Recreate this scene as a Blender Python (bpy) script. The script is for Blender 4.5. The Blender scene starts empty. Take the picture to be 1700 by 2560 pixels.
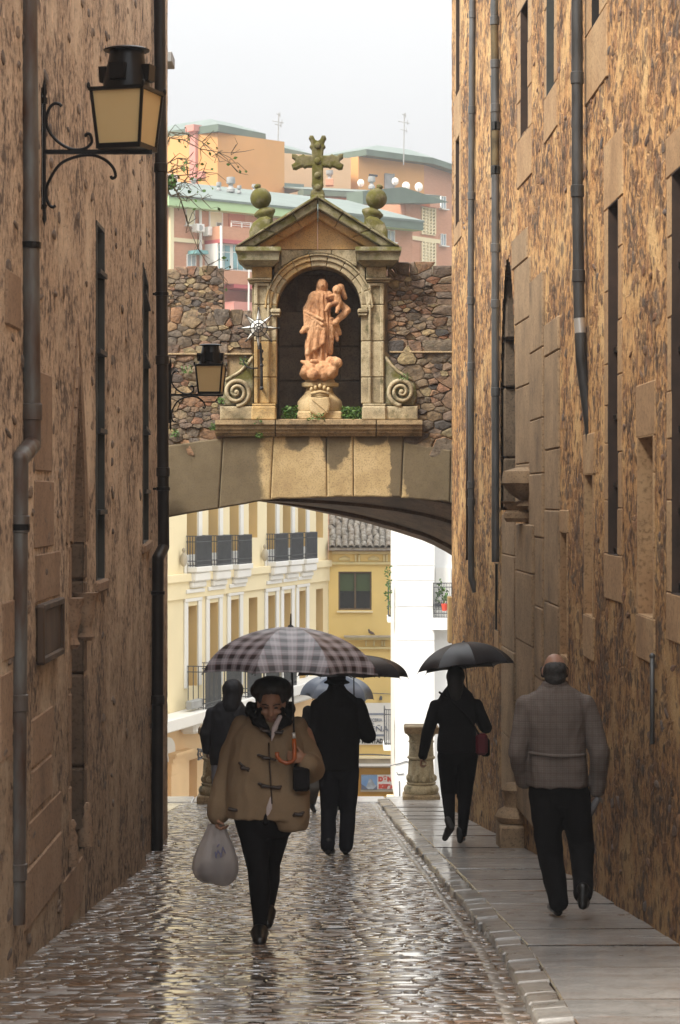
import bpy, bmesh, math, random
import numpy as np
from mathutils import Vector, Matrix, noise as mnoise
R = math.radians
random.seed(11)
scene = bpy.context.scene
C = scene.collection
# ------------------------------------------------------------------ camera
FP, CX, CY = 6000.0, 850.0, 1245.0          # focal length and eye-level point in photo pixels
cam = bpy.data.cameras.new('camera')
cam.sensor_fit = 'VERTICAL'; cam.sensor_height = 36.0; cam.sensor_width = 24.0
cam.lens = 36.0 * FP / 2560.0
cam.shift_y = -35.0 / 2560.0
cam.clip_start = 0.1; cam.clip_end = 2000
cam.dof.use_dof = True; cam.dof.focus_distance = 30.0; cam.dof.aperture_fstop = 9.0
camo = bpy.data.objects.new('camera', cam); C.objects.link(camo)
camo.location = (0, 0, 0); camo.rotation_euler = (R(90), 0, 0)
scene.camera = camo
# ------------------------------------------------------------------ overcast sky and sun
SUN_EL, SUN_AZ = R(48), R(228)              # azimuth clockwise from +Y: behind the camera, to the left
w = bpy.data.worlds.new('World'); scene.world = w; w.use_nodes = True
wn, wl = w.node_tree.nodes, w.node_tree.links
wn.clear()
sky = wn.new('ShaderNodeTexSky'); sky.sky_type = 'NISHITA'; sky.sun_disc = False
sky.sun_elevation = SUN_EL; sky.sun_rotation = SUN_AZ; sky.dust_density = 4.0
hs = wn.new('ShaderNodeHueSaturation'); hs.inputs['Saturation'].default_value = 0.2
bg = wn.new('ShaderNodeBackground'); bg.inputs['Strength'].default_value = 0.05
# cloud deck over the whole sky, softly mottled
tcw = wn.new('ShaderNodeTexCoord')
nz = wn.new('ShaderNodeTexNoise'); nz.inputs['Scale'].default_value = 1.6; nz.inputs['Detail'].default_value = 4
rp = wn.new('ShaderNodeValToRGB')
rp.color_ramp.elements[0].position = 0.3; rp.color_ramp.elements[0].color = (0.88, 0.90, 0.92, 1)
rp.color_ramp.elements[1].position = 0.7; rp.color_ramp.elements[1].color = (1, 1, 1, 1)
bg2 = wn.new('ShaderNodeBackground'); bg2.inputs['Strength'].default_value = 1.0
mx = wn.new('ShaderNodeMixShader'); mx.inputs[0].default_value = 0.86
wo = wn.new('ShaderNodeOutputWorld')
wl.new(sky.outputs[0], hs.inputs['Color']); wl.new(hs.outputs[0], bg.inputs[0])
wl.new(tcw.outputs['Generated'], nz.inputs['Vector']); wl.new(nz.outputs[0], rp.inputs[0]); 
# sky brightened to the unseen zenith, steeper than real overcast, to light the alley
sxw = wn.new('ShaderNodeSeparateXYZ'); wl.new(tcw.outputs['Generated'], sxw.inputs[0])
mw1 = wn.new('ShaderNodeMath'); mw1.operation = 'MAXIMUM'; wl.new(sxw.outputs[2], mw1.inputs[0]); mw1.inputs[1].default_value = 0.0
mw2 = wn.new('ShaderNodeMath'); mw2.operation = 'MULTIPLY_ADD'; wl.new(mw1.outputs[0], mw2.inputs[0]); mw2.inputs[1].default_value = 1.1; mw2.inputs[2].default_value = 0.19
wl.new(mw2.outputs[0], bg2.inputs['Strength']); wl.new(rp.outputs[0], bg2.inputs[0])
wl.new(bg.outputs[0], mx.inputs[1]); wl.new(bg2.outputs[0], mx.inputs[2]); wl.new(mx.outputs[0], wo.inputs[0])
sl = bpy.data.lights.new('sun', 'SUN'); sl.energy = 2.0; sl.angle = R(16); sl.color = (1.0, 0.93, 0.82)
so = bpy.data.objects.new('sun', sl); C.objects.link(so)
sd = Vector((math.sin(SUN_AZ) * math.cos(SUN_EL), math.cos(SUN_AZ) * math.cos(SUN_EL), math.sin(SUN_EL)))
so.rotation_euler = sd.to_track_quat('Z', 'Y').to_euler(); so.location = (-6, -20, 30)
vs = scene.view_settings
scene.display_settings.display_device = 'sRGB'
vs.view_transform = 'Standard'; vs.look = 'None'; vs.exposure = 1.46; vs.gamma = 1.0; vs.use_curve_mapping = False
cy = scene.cycles
cy.max_bounces = 8; cy.diffuse_bounces = 4; cy.glossy_bounces = 3; cy.transmission_bounces = 4; cy.transparent_max_bounces = 6
cy.caustics_reflective = False; cy.caustics_refractive = False
cy.sample_clamp_indirect = 6.0
cy.use_denoising = True
# ------------------------------------------------------------------ helpers: places
SLOPE = 526.0 / FP
def ground(y): return -1.5 - SLOPE * y                       # the street runs downhill from the camera
def P(px, py, d): return Vector(((px - CX) / FP * d, d, (CY - py) / FP * d))
# ------------------------------------------------------------------ helpers: meshes
class MB:
    def __init__(s): s.v, s.f, s.m, s.uv = [], [], [], {}
    def add(s, vs, fs, m=0):
        b = len(s.v); s.v += [tuple(x) for x in vs]
        for f in fs: s.f.append(tuple(i + b for i in f)); s.m.append(m)
    def hexa(s, p, m=0):      # p: 4 bottom + 4 top points
        s.add(p, [(3, 2, 1, 0), (4, 5, 6, 7), (0, 1, 5, 4), (1, 2, 6, 5), (2, 3, 7, 6), (3, 0, 4, 7)], m)
    def box(s, a, b, m=0):
        x0, y0, z0 = a; x1, y1, z1 = b
        s.hexa([(x0, y0, z0), (x1, y0, z0), (x1, y1, z0), (x0, y1, z0), (x0, y0, z1), (x1, y0, z1), (x1, y1, z1), (x0, y1, z1)], m)
    def frame_box(s, o, ax, ay, az, m=0, bev=0.0):
        # box from a corner o and three edge vectors; bev chamfers it
        o, ax, ay, az = Vector(o), Vector(ax), Vector(ay), Vector(az)
        if bev <= 0:
            s.hexa([o, o + ax, o + ax + ay, o + ay, o + az, o + ax + az, o + ax + ay + az, o + ay + az], m); return
        c = o + (ax + ay + az) / 2; h = [ax.length / 2, ay.length / 2, az.length / 2]
        u = [ax.normalized(), ay.normalized(), az.normalized()]; b = min(bev, *[x * 0.45 for x in h])
        vs, ix = [], {}
        for sx in (-1, 1):
            for sy in (-1, 1):
                for sz in (-1, 1):
                    sg = (sx, sy, sz)
                    for k in range(3):
                        ix[(sg, k)] = len(vs)
                        q = c.copy()
                        for j in range(3): q += u[j] * sg[j] * (h[j] if j == k else h[j] - b)
                        vs.append(q)
        fs = []
        for k in range(3):
            i, j = [(1, 2), (0, 2), (0, 1)][k]
            for sk in (-1, 1):
                def sgn(a, bb):
                    t = [0, 0, 0]; t[k] = sk; t[i] = a; t[j] = bb; return tuple(t)
                fs.append([ix[(sgn(a, bb), k)] for a, bb in ((-1, -1), (1, -1), (1, 1), (-1, 1))])
            for a in (-1, 1):
                for bb in (-1, 1):
                    t0 = [0, 0, 0]; t0[i] = a; t0[j] = bb; t1 = list(t0); t0[k] = -1; t1[k] = 1
                    t0, t1 = tuple(t0), tuple(t1)
                    fs.append([ix[(t0, i)], ix[(t1, i)], ix[(t1, j)], ix[(t0, j)]])
        for sx in (-1, 1):
            for sy in (-1, 1):
                for sz in (-1, 1): fs.append([ix[((sx, sy, sz), k)] for k in range(3)])
        s.add(vs, fs, m)
    def cbox(s, a, b, bev=0.01, m=0):
        a = [min(p, q) for p, q in zip(a, b)], [max(p, q) for p, q in zip(a, b)]
        lo, hi = a
        s.frame_box(lo, (hi[0] - lo[0], 0, 0), (0, hi[1] - lo[1], 0), (0, 0, hi[2] - lo[2]), m, bev)
    def tube(s, pts, r, n=8, m=0, caps=True):
        pts = [Vector(p) for p in pts]
        rs = r if isinstance(r, (list, tuple)) else [r] * len(pts)
        vs, fs = [], []; up = None
        for i, p in enumerate(pts):
            t = (pts[min(i + 1, len(pts) - 1)] - pts[max(i - 1, 0)]).normalized()
            if up is None: up = Vector((0, 0, 1)) if abs(t.z) < 0.9 else Vector((1, 0, 0))
            a = t.cross(up)
            if a.length < 1e-4: a = t.cross(Vector((0, 1, 0.1)))
            a.normalize(); b = a.cross(t).normalized(); up = b
            for k in range(n):
                q = 2 * math.pi * k / n
                vs.append(p + (a * math.cos(q) + b * math.sin(q)) * rs[i])
        for i in range(len(pts) - 1):
            for k in range(n):
                k2 = (k + 1) % n
                fs.append((i * n + k, i * n + k2, (i + 1) * n + k2, (i + 1) * n + k))
        if caps: fs += [tuple(range(n - 1, -1, -1)), tuple((len(pts) - 1) * n + k for k in range(n))]
        s.add(vs, fs, m)
    def lathe(s, prof, n=20, c=(0, 0, 0), m=0, sx=1, sy=1, M=None):
        c = Vector(c); vs, fs = [], []
        for r, z in prof:
            for k in range(n):
                q = 2 * math.pi * k / n; p = Vector((r * sx * math.cos(q), r * sy * math.sin(q), z))
                if M is not None: p = M @ p
                vs.append(c + p)
        for i in range(len(prof) - 1):
            for k in range(n):
                k2 = (k + 1) % n; fs.append((i * n + k, i * n + k2, (i + 1) * n + k2, (i + 1) * n + k))
        fs += [tuple(range(n - 1, -1, -1)), tuple((len(prof) - 1) * n + k for k in range(n))]
        s.add(vs, fs, m)
    def prism(s, poly, y0, y1, m=0):       # poly of (x, z), from depth y0 to y1
        n = len(poly)
        vs = [(x, y0, z) for x, z in poly] + [(x, y1, z) for x, z in poly]
        fs = [tuple(range(n)), tuple(range(2 * n - 1, n - 1, -1))] + [(i, (i + 1) % n, n + (i + 1) % n, n + i) for i in range(n)]
        s.add(vs, fs, m)
    def capsule(s, p0, p1, r0, r1, n=12, m=0, sq=1.0):
        p0, p1 = Vector(p0), Vector(p1); t = p1 - p0; L = t.length
        if L < 1e-6: t = Vector((0, 0, 1)); L = 1e-6
        q = t.to_track_quat('Z', 'Y').to_matrix(); prof = []
        for k in range(5): a = -math.pi / 2 + k * math.pi / 8 * 0.98; prof.append((max(1e-4, r0 * math.cos(a)), r0 * math.sin(a)))
        for k in range(5): a = k * math.pi / 8 * 0.98 + 0.02; prof.append((max(1e-4, r1 * math.cos(a)), L + r1 * math.sin(a)))
        s.lathe(prof, n, p0, m, 1, sq, q)
    def ball(s, c, r, n=14, m=0, M=None):
        rx, ry, rz = (r, r, r) if not isinstance(r, (tuple, list)) else r
        prof = [(max(1e-4, math.cos(a)), math.sin(a) * rz) for a in [(-math.pi / 2 + math.pi * k / 9) for k in range(10)]]
        s.lathe(prof, n, c, m, rx, ry, M)
    def loft(s, rings, n=24, m=0):   # rings of (center, rx, ry)
        vs, fs = [], []
        for c, rx, ry in rings:
            c = Vector(c)
            for k in range(n):
                q = 2 * math.pi * k / n; cx_, sy_ = math.cos(q), math.sin(q)
                e = 0.8
                vs.append(c + Vector((rx * math.copysign(abs(cx_) ** e, cx_), ry * math.copysign(abs(sy_) ** e, sy_), 0)))
        for i in range(len(rings) - 1):
            for k in range(n):
                k2 = (k + 1) % n; fs.append((i * n + k, i * n + k2, (i + 1) * n + k2, (i + 1) * n + k))
        fs += [tuple(range(n - 1, -1, -1)), tuple((len(rings) - 1) * n + k for k in range(n))]
        s.add(vs, fs, m)
    def mesh(s, name, smooth=False, fix=True, angle=None):
        me = bpy.data.meshes.new(name); me.from_pydata(s.v, [], s.f)
        if any(s.m): me.polygons.foreach_set('material_index', s.m)
        if fix:
            bm = bmesh.new(); bm.from_mesh(me); bmesh.ops.recalc_face_normals(bm, faces=bm.faces); bm.to_mesh(me); bm.free()
        if smooth: me.polygons.foreach_set('use_smooth', [True] * len(me.polygons))
        if angle is not None: me.set_sharp_from_angle(angle=R(angle))
        me.update(); return me
def link(name, me, mats=None, parent=None, loc=None):
    o = bpy.data.objects.new(name, me); C.objects.link(o)
    if mats is not None and len(me.materials) == 0:
        for mt in (mats if isinstance(mats, (list, tuple)) else [mats]): me.materials.append(mt)
    if parent is not None: o.parent = parent
    if loc is not None: o.location = loc
    return o
def obj(name, mb, mats, parent=None, smooth=False, angle=None, loc=None, fix=True):
    return link(name, mb.mesh(name, smooth or angle is not None, fix, angle), mats, parent, loc)
def tag(o, label=None, cat=None, group=None, kind=None):
    if label: o['label'] = label
    if cat: o['category'] = cat
    if group: o['group'] = group
    if kind: o['kind'] = kind
    return o
def empty(name, loc=(0, 0, 0), label=None, cat=None, group=None):
    o = bpy.data.objects.new(name, None); C.objects.link(o); o.location = loc; o.empty_display_size = 0.2
    return tag(o, label, cat, group)
def copy_tree(o, parent=None):
    c = o.copy(); C.objects.link(c); c.parent = parent
    for ch in [x for x in scene.objects if x.parent == o]: copy_tree(ch, c)
    return c
def blob(mb, voxel=0.012, smooth=4, wr=0.0, wscale=9.0, factor=0.5, seed=0, vert=0.5):
    """many closed pieces -> one continuous skin (voxel remesh), smoothed; wr adds cloth-like creases"""
    me = mb.mesh('tmp'); o = bpy.data.objects.new('tmp', me); C.objects.link(o)
    m = o.modifiers.new('r', 'REMESH'); m.mode = 'VOXEL'; m.voxel_size = voxel; m.adaptivity = 0
    if smooth:
        m2 = o.modifiers.new('s', 'SMOOTH'); m2.iterations = smooth; m2.factor = factor
    dg = bpy.context.evaluated_depsgraph_get(); dg.update()
    r = bpy.data.meshes.new_from_object(o.evaluated_get(dg))
    bpy.data.objects.remove(o); bpy.data.meshes.remove(me)
    if wr:
        off = Vector((seed * 7.3, seed * 3.1, seed * 1.7))
        n = len(r.vertices); no = np.empty(n * 3, np.float32); r.vertex_normals.foreach_get('vector', no); no = no.reshape(-1, 3)
        co = np.empty(n * 3, np.float32); r.vertices.foreach_get('co', co); co = co.reshape(-1, 3)
        d = np.empty(n, np.float32)
        for i in range(n):
            p = Vector((co[i, 0], co[i, 1], co[i, 2] * vert)) * wscale + off
            d[i] = mnoise.noise(p) + 0.5 * (1 - abs(mnoise.noise(p * 1.9)) * 2)
        co += no * (d * wr)[:, None]; r.vertices.foreach_set('co', co.ravel())
    r.polygons.foreach_set('use_smooth', [True] * len(r.polygons)); r.update()
    return r
# ------------------------------------------------------------------ helpers: materials
class NT:
    def __init__(s, name):
        s.mat = bpy.data.materials.new(name); s.mat.use_nodes = True
        s.t = s.mat.node_tree; s.n = s.t.nodes; s.l = s.t.links
        s.b = s.n['Principled BSDF']; s.out = s.n['Material Output']
        s.tc = s.n.new('ShaderNodeTexCoord')
    def new(s, t, **kw):
        x = s.n.new(t)
        for k, v in kw.items(): setattr(x, k, v)
        return x
    def set(s, sock, v):
        if hasattr(v, 'is_linked') or isinstance(v, bpy.types.NodeSocket): s.l.new(v, sock)
        else: sock.default_value = v
    def map(s, vec, scale=(1, 1, 1), loc=(0, 0, 0), rot=(0, 0, 0)):
        x = s.new('ShaderNodeMapping'); s.l.new(vec, x.inputs[0]); x.inputs['Scale'].default_value = scale
        x.inputs['Location'].default_value = loc; x.inputs['Rotation'].default_value = rot
        return x.outputs[0]
    def noise(s, vec, scale, detail=4, rough=0.55, dist=0.0):
        x = s.new('ShaderNodeTexNoise'); s.l.new(vec, x.inputs['Vector'])
        x.inputs['Scale'].default_value = scale; x.inputs['Detail'].default_value = detail
        x.inputs['Roughness'].default_value = rough; x.inputs['Distortion'].default_value = dist
        return x.outputs[0]
    def voro(s, vec, scale, feature='F1', rnd=1.0):
        x = s.new('ShaderNodeTexVoronoi', feature=feature); s.l.new(vec, x.inputs['Vector'])
        x.inputs['Scale'].default_value = scale; x.inputs['Randomness'].default_value = rnd
        return x
    def math(s, op, a, b=0.0, c=None, clamp=False):
        x = s.new('ShaderNodeMath', operation=op); x.use_clamp = clamp
        s.set(x.inputs[0], a); s.set(x.inputs[1], b)
        if c is not None: s.set(x.inputs[2], c)
        return x.outputs[0]
    def ramp(s, fac, stops, interp='LINEAR'):
        x = s.new('ShaderNodeValToRGB'); s.l.new(fac, x.inputs[0]); cr = x.color_ramp; cr.interpolation = interp
        while len(cr.elements) < len(stops): cr.elements.new(0.5)
        for e, (p, c) in zip(cr.elements, stops):
            e.position = p; e.color = (c, c, c, 1) if not isinstance(c, (tuple, list)) else (*c[:3], 1)
        return x.outputs[0]
    def mix(s, fac, a, b, mode='MIX'):
        x = s.new('ShaderNodeMix', data_type='RGBA', blend_type=mode); s.set(x.inputs[0], fac)
        s.set(x.inputs[6], a if not isinstance(a, tuple) else (*a[:3], 1)); s.set(x.inputs[7], b if not isinstance(b, tuple) else (*b[:3], 1))
        return x.outputs[2]
    def bump(s, h, strength=0.3, dist=0.02):
        x = s.new('ShaderNodeBump'); s.l.new(h, x.inputs['Height']); x.inputs['Strength'].default_value = strength
        x.inputs['Distance'].default_value = dist; s.l.new(x.outputs[0], s.b.inputs['Normal']); return x
    def col(s, v): s.set(s.b.inputs['Base Color'], v if not isinstance(v, tuple) else (*v[:3], 1))
    def rough(s, v): s.set(s.b.inputs['Roughness'], v)
    def rand(s):
        oi = s.new('ShaderNodeObjectInfo'); ge = s.new('ShaderNodeNewGeometry')
        return s.math('FRACT', s.math('ADD', oi.outputs['Random'], ge.outputs['Random Per Island']))
    def shift(s, vec, amount=40.0):     # own stretch of the pattern for every object
        oi = s.new('ShaderNodeObjectInfo'); x = s.new('ShaderNodeVectorMath', operation='ADD')
        s.l.new(vec, x.inputs[0]); s.l.new(s.math('MULTIPLY', oi.outputs['Random'], amount), x.inputs[1]); return x.outputs[0]
def plain(name, col, rough=0.6, var=0.25, scale=6.0, bump=0.0, bscale=40.0, metal=0.0, col2=None, spec=None, stretch=(1, 1, 1)):
    t = NT(name); v = t.map(t.tc.outputs['Object'], stretch)
    n = t.noise(v, scale, 5)
    c2 = col2 if col2 else tuple(c * (1 - var * 1.6) for c in col)
    t.col(t.mix(t.ramp(n, [(0.32, 0.0), (0.68, 1.0)]), c2, tuple(min(1, c * (1 + var * 0.4)) for c in col)))
    t.rough(rough); t.b.inputs['Metallic'].default_value = metal
    if spec is not None: t.b.inputs['Specular IOR Level'].default_value = spec
    if bump: t.bump(t.noise(v, bscale, 4), bump, 0.01)
    return t.mat
# ------------------------------------------------------------------ materials of the place
def wall_mat(name, lime, lime2, dark, stone_a, stone_b, stone_c, expo, low_h, low_tint, fk=0.0):
    """old lime render over rubble: mortar with exposed stones, real displacement"""
    t = NT(name); v = t.tc.outputs['Object']
    big = t.noise(v, 0.55, 4); mid = t.noise(v, 2.6, 6, 0.62); fine = t.noise(v, 17, 6, 0.65); grit = t.noise(v, 55, 4, 0.6)
    wv = t.new('ShaderNodeVectorMath', operation='ADD'); t.l.new(v, wv.inputs[0])
    nv = t.new('ShaderNodeTexNoise'); nv.inputs['Scale'].default_value = 3.5; t.l.new(v, nv.inputs['Vector'])
    sc = t.new('ShaderNodeVectorMath', operation='SCALE'); t.l.new(nv.outputs['Color'], sc.inputs[0]); sc.inputs['Scale'].default_value = 0.32
    t.l.new(sc.outputs[0], wv.inputs[1])
    vm = t.map(wv.outputs[0], (1, 1, 1.5))
    vo = t.voro(vm, 6.5); ve = t.voro(vm, 6.5, 'DISTANCE_TO_EDGE')
    sep = t.new('ShaderNodeSeparateColor'); t.l.new(vo.outputs['Color'], sep.inputs[0])
    # which stones show through the render: a chance per stone, likelier where the render has worn
    wear = t.math('ADD', t.math('MULTIPLY', t.math('ADD', t.math('MULTIPLY', big, 0.5), t.math('MULTIPLY', t.noise(t.map(v, (1, 1, 1.25), (4, 9, 2)), 1.15, 5, 0.6), 0.5)), 1.3), t.math('MULTIPLY', sep.outputs[0], 0.55))
    show = t.ramp(wear, [(expo, 0.0), (expo + 0.10, 1.0)])
    inner = t.ramp(t.math('ADD', ve.outputs['Distance'], t.math('MULTIPLY', fine, 0.12)), [(0.07, 0.0), (0.2, 1.0)])
    show = t.math('MULTIPLY', t.math('MULTIPLY', show, inner), 0.68)
    stone = t.ramp(sep.outputs[1], [(0.0, stone_a), (0.35, stone_b), (0.7, stone_c), (1.0, stone_a)])
    stone = t.mix(t.ramp(fine, [(0.35, 0.0), (0.7, 0.6)]), stone, tuple(c * 0.45 for c in stone_a))
    mort = t.mix(t.ramp(mid, [(0.3, 0.0), (0.66, 1.0)]), lime2, lime)
    mort = t.mix(t.ramp(fine, [(0.52, 0.0), (0.66, 0.85)]), mort, dark)
    mort = t.mix(t.ramp(grit, [(0.58, 0.0), (0.68, 0.7)]), mort, tuple(c * 0.5 for c in dark))
    pat = t.noise(t.map(v, (1, 1, 1.25), (4, 9, 2)), 1.15, 5, 0.6)
    mort = t.mix(t.ramp(pat, [(0.34, 0.8), (0.5, 0.0)]), mort, tuple(min(0.72, x * 1.25 + 0.04) for x in lime))
    fl = t.noise(v, 12.5, 3, 0.55, 0.4); fl2 = t.noise(t.map(v, (1, 1, 1), (31, 7, 3)), 7.5, 4, 0.6)
    mort = t.mix(t.ramp(fl, [(0.30, 0.75), (0.40, 0.0)]), mort, tuple(min(1, x * 1.45) for x in lime))
    mort = t.mix(t.ramp(t.math('ADD', fl2, t.math('MULTIPLY', t.math('SUBTRACT', pat, 0.5), 0.55)), [(0.52 + fk, 0.0), (0.64 + fk, 0.85)]), mort, stone)
    mort = t.mix(t.ramp(t.math('ADD', fl, t.math('MULTIPLY', t.math('SUBTRACT', pat, 0.5), 0.5)), [(0.55 + fk, 0.0), (0.66 + fk, 0.92)]), mort, tuple(x * 0.6 for x in dark))
    c = t.mix(show, mort, stone)
    # darker towards the street, with a ragged upper edge
    sx = t.new('ShaderNodeSeparateXYZ'); t.l.new(v, sx.inputs[0])
    h = t.math('ADD', t.math('ADD', sx.outputs[2], 1.5), t.math('MULTIPLY', sx.outputs[1], SLOPE))
    h = t.math('ADD', h, t.math('MULTIPLY', t.math('SUBTRACT', mid, 0.5), 2.2))
    hn = t.math('DIVIDE', t.math('ADD', h, t.math('MULTIPLY', t.math('SUBTRACT', fl2, 0.5), 3.0)), low_h)
    c = t.mix(t.ramp(hn, [(0.3, 0.8), (0.75, 0.4), (1.2, 0.0)]), c, t.mix(1.0, c, low_tint, 'MULTIPLY'))
    # rain streaks
    st = t.noise(t.map(v, (2.2, 2.2, 0.16)), 2.4, 5)
    c = t.mix(t.ramp(st, [(0.55, 0.0), (0.75, 0.55)]), c, t.mix(0.5, c, tuple(x * 0.6 for x in dark)))
    t.col(c); t.rough(t.ramp(mid, [(0.3, 0.95), (0.7, 0.75)])); t.b.inputs['Specular IOR Level'].default_value = 0.3
    hgt = t.math('ADD', t.math('MULTIPLY', mid, 0.55), t.math('MULTIPLY', fine, 0.5))
    hgt = t.math('ADD', hgt, t.math('MULTIPLY', show, 0.22))
    hgt = t.math('SUBTRACT', hgt, t.math('MULTIPLY', t.ramp(fine, [(0.55, 0.0), (0.68, 1.0)]), 0.3))
    dp = t.new('ShaderNodeDisplacement'); t.l.new(hgt, dp.inputs['Height']); dp.inputs['Midlevel'].default_value = 0.5; dp.inputs['Scale'].default_value = 0.034
    t.l.new(dp.outputs[0], t.out.inputs['Displacement']); t.mat.displacement_method = 'BOTH'
    return t.mat
def stone_mat(name, a, b, c3, moss=None, mossamt=0.5, scale=3.0, bump=0.5, rough=0.85, lich=0.0, topmoss=False, stain=None):
    """dressed stone: grain, blotches, lichen, moss on top faces"""
    t = NT(name); v = t.shift(t.tc.outputs['Object'], 13.0)
    big = t.noise(v, scale, 5, 0.6); mid = t.noise(v, scale * 5, 5, 0.62); grit = t.noise(v, scale * 28, 4, 0.65)
    col = t.ramp(big, [(0.3, c3), (0.46, a), (0.66, b)])
    col = t.mix(t.ramp(mid, [(0.5, 0.0), (0.72, 0.6)]), col, c3)
    col = t.mix(t.ramp(grit, [(0.5, 0.0), (0.66, 0.6)]), col, tuple(x * 0.42 for x in c3))
    if lich: col = t.mix(t.ramp(t.noise(v, scale * 9, 5, 0.7), [(0.6, 0.0), (0.7, lich)]), col, (0.5, 0.47, 0.36))
    if moss:
        mo = t.noise(v, scale * 2.2, 6, 0.65)
        if topmoss:
            g = t.new('ShaderNodeNewGeometry'); s3 = t.new('ShaderNodeSeparateXYZ'); t.l.new(g.outputs['Normal'], s3.inputs[0])
            mo = t.math('ADD', mo, t.math('MULTIPLY', s3.outputs[2], 0.28))
        col = t.mix(t.ramp(mo, [(0.75 - 0.3 * mossamt, 0.0), (0.9 - 0.3 * mossamt, 0.9)]), col, t.mix(mid, moss, tuple(x * 0.4 for x in moss)))
    if stain: col = stain(t, col)
    t.col(col); t.rough(rough); t.b.inputs['Specular IOR Level'].default_value = 0.35
    t.bump(t.math('ADD', t.math('MULTIPLY', mid, 0.6), t.math('MULTIPLY', grit, 0.5)), bump, 0.012)
    return t.mat
M_wall_l = wall_mat('left_rubble_wall', (0.57, 0.43, 0.305), (0.49, 0.36, 0.25), (0.16, 0.11, 0.078), (0.105, 0.09, 0.082), (0.17, 0.105, 0.07), (0.085, 0.06, 0.05), 1.0, 2.8, (0.48, 0.46, 0.43), 0.034)
M_wall_r = wall_mat('right_rubble_wall', (0.60, 0.36, 0.158), (0.53, 0.275, 0.11), (0.16, 0.085, 0.045), (0.16, 0.13, 0.11), (0.34, 0.16, 0.075), (0.085, 0.06, 0.045), 0.94, 3.3, (0.43, 0.415, 0.395), -0.008)
M_plain_l = plain('left_wall_back', (0.2, 0.145, 0.1), 0.9, 0.3)
M_plain_r = plain('right_wall_back', (0.3, 0.18, 0.1), 0.9, 0.3)
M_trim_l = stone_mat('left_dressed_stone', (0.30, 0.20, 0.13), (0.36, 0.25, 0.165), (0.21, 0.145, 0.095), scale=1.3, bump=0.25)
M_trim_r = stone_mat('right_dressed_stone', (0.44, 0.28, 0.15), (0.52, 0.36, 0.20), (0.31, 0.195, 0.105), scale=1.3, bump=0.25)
M_portal = stone_mat('portal_stone', (0.34, 0.24, 0.145), (0.43, 0.30, 0.18), (0.2, 0.14, 0.09), scale=1.5, bump=0.35)
M_niche_l = stone_mat('left_niche_shaded_stone', (0.15, 0.105, 0.07), (0.20, 0.14, 0.095), (0.10, 0.07, 0.05), scale=1.5, bump=0.25)  # dressed stone darkened: shade of the recess painted into the colour
M_hole = plain('window_dark', (0.02, 0.017, 0.014), 0.5, 0.2)
M_shutter = plain('shutter_paint', (0.06, 0.062, 0.055), 0.55, 0.2, 5)
M_blind = plain('brown_shutter', (0.05, 0.028, 0.018), 0.6, 0.3, 5)
M_rustpipe = plain('iron_pipe_rust', (0.13, 0.135, 0.13), 0.5, 0.35, 3.0, 0.2, 30, 0.3, (0.075, 0.04, 0.025), stretch=(3, 3, 0.8))
M_blackpipe = plain('black_pipe', (0.018, 0.015, 0.013), 0.45, 0.4, 4.0, 0.15, 30, 0.2)
M_greypipe = plain('grey_pipe', (0.15, 0.155, 0.16), 0.42, 0.25, 5.0, 0.08, 25, 0.5, (0.10, 0.105, 0.105), stretch=(2, 2, 0.6))
M_darkgrey = plain('dark_grey_pipe', (0.075, 0.077, 0.08), 0.42, 0.3, 5.0, 0.1, 25, 0.4, stretch=(2, 2, 0.6))
M_rustpatch = plain('rusty_pipe_length', (0.16, 0.12, 0.06), 0.6, 0.4, 6, 0.2, 30, 0.2)
M_zinc = plain('bright_zinc', (0.72, 0.72, 0.7), 0.3, 0.1, 5, 0, 30, 0.6)
M_iron = plain('black_iron', (0.012, 0.012, 0.013), 0.32, 0.2, 10, 0.05, 60, 0.6)
M_ironmat = plain('iron_matt', (0.03, 0.03, 0.032), 0.6, 0.2, 10)
M_plaque = plain('old_wooden_plaque', (0.075, 0.045, 0.026), 0.6, 0.5, 5, 0.3, 20, 0, (0.022, 0.015, 0.011), stretch=(1, 1, 0.3))
def lampglass():
    t = NT('opal_glass'); v = t.tc.outputs['Object']; n = t.noise(v, 9, 4)
    t.col(t.mix(n, (0.82, 0.64, 0.32), (0.87, 0.71, 0.39))); t.rough(0.28)
    tr = t.new('ShaderNodeBsdfTranslucent'); tr.inputs[0].default_value = (0.8, 0.58, 0.28, 1)
    mx_ = t.new('ShaderNodeMixShader'); mx_.inputs[0].default_value = 0.25
    t.l.new(t.b.outputs[0], mx_.inputs[1]); t.l.new(tr.outputs[0], mx_.inputs[2]); t.l.new(mx_.outputs[0], t.out.inputs[0])
    return t.mat
M_lampglass = lampglass()
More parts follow.
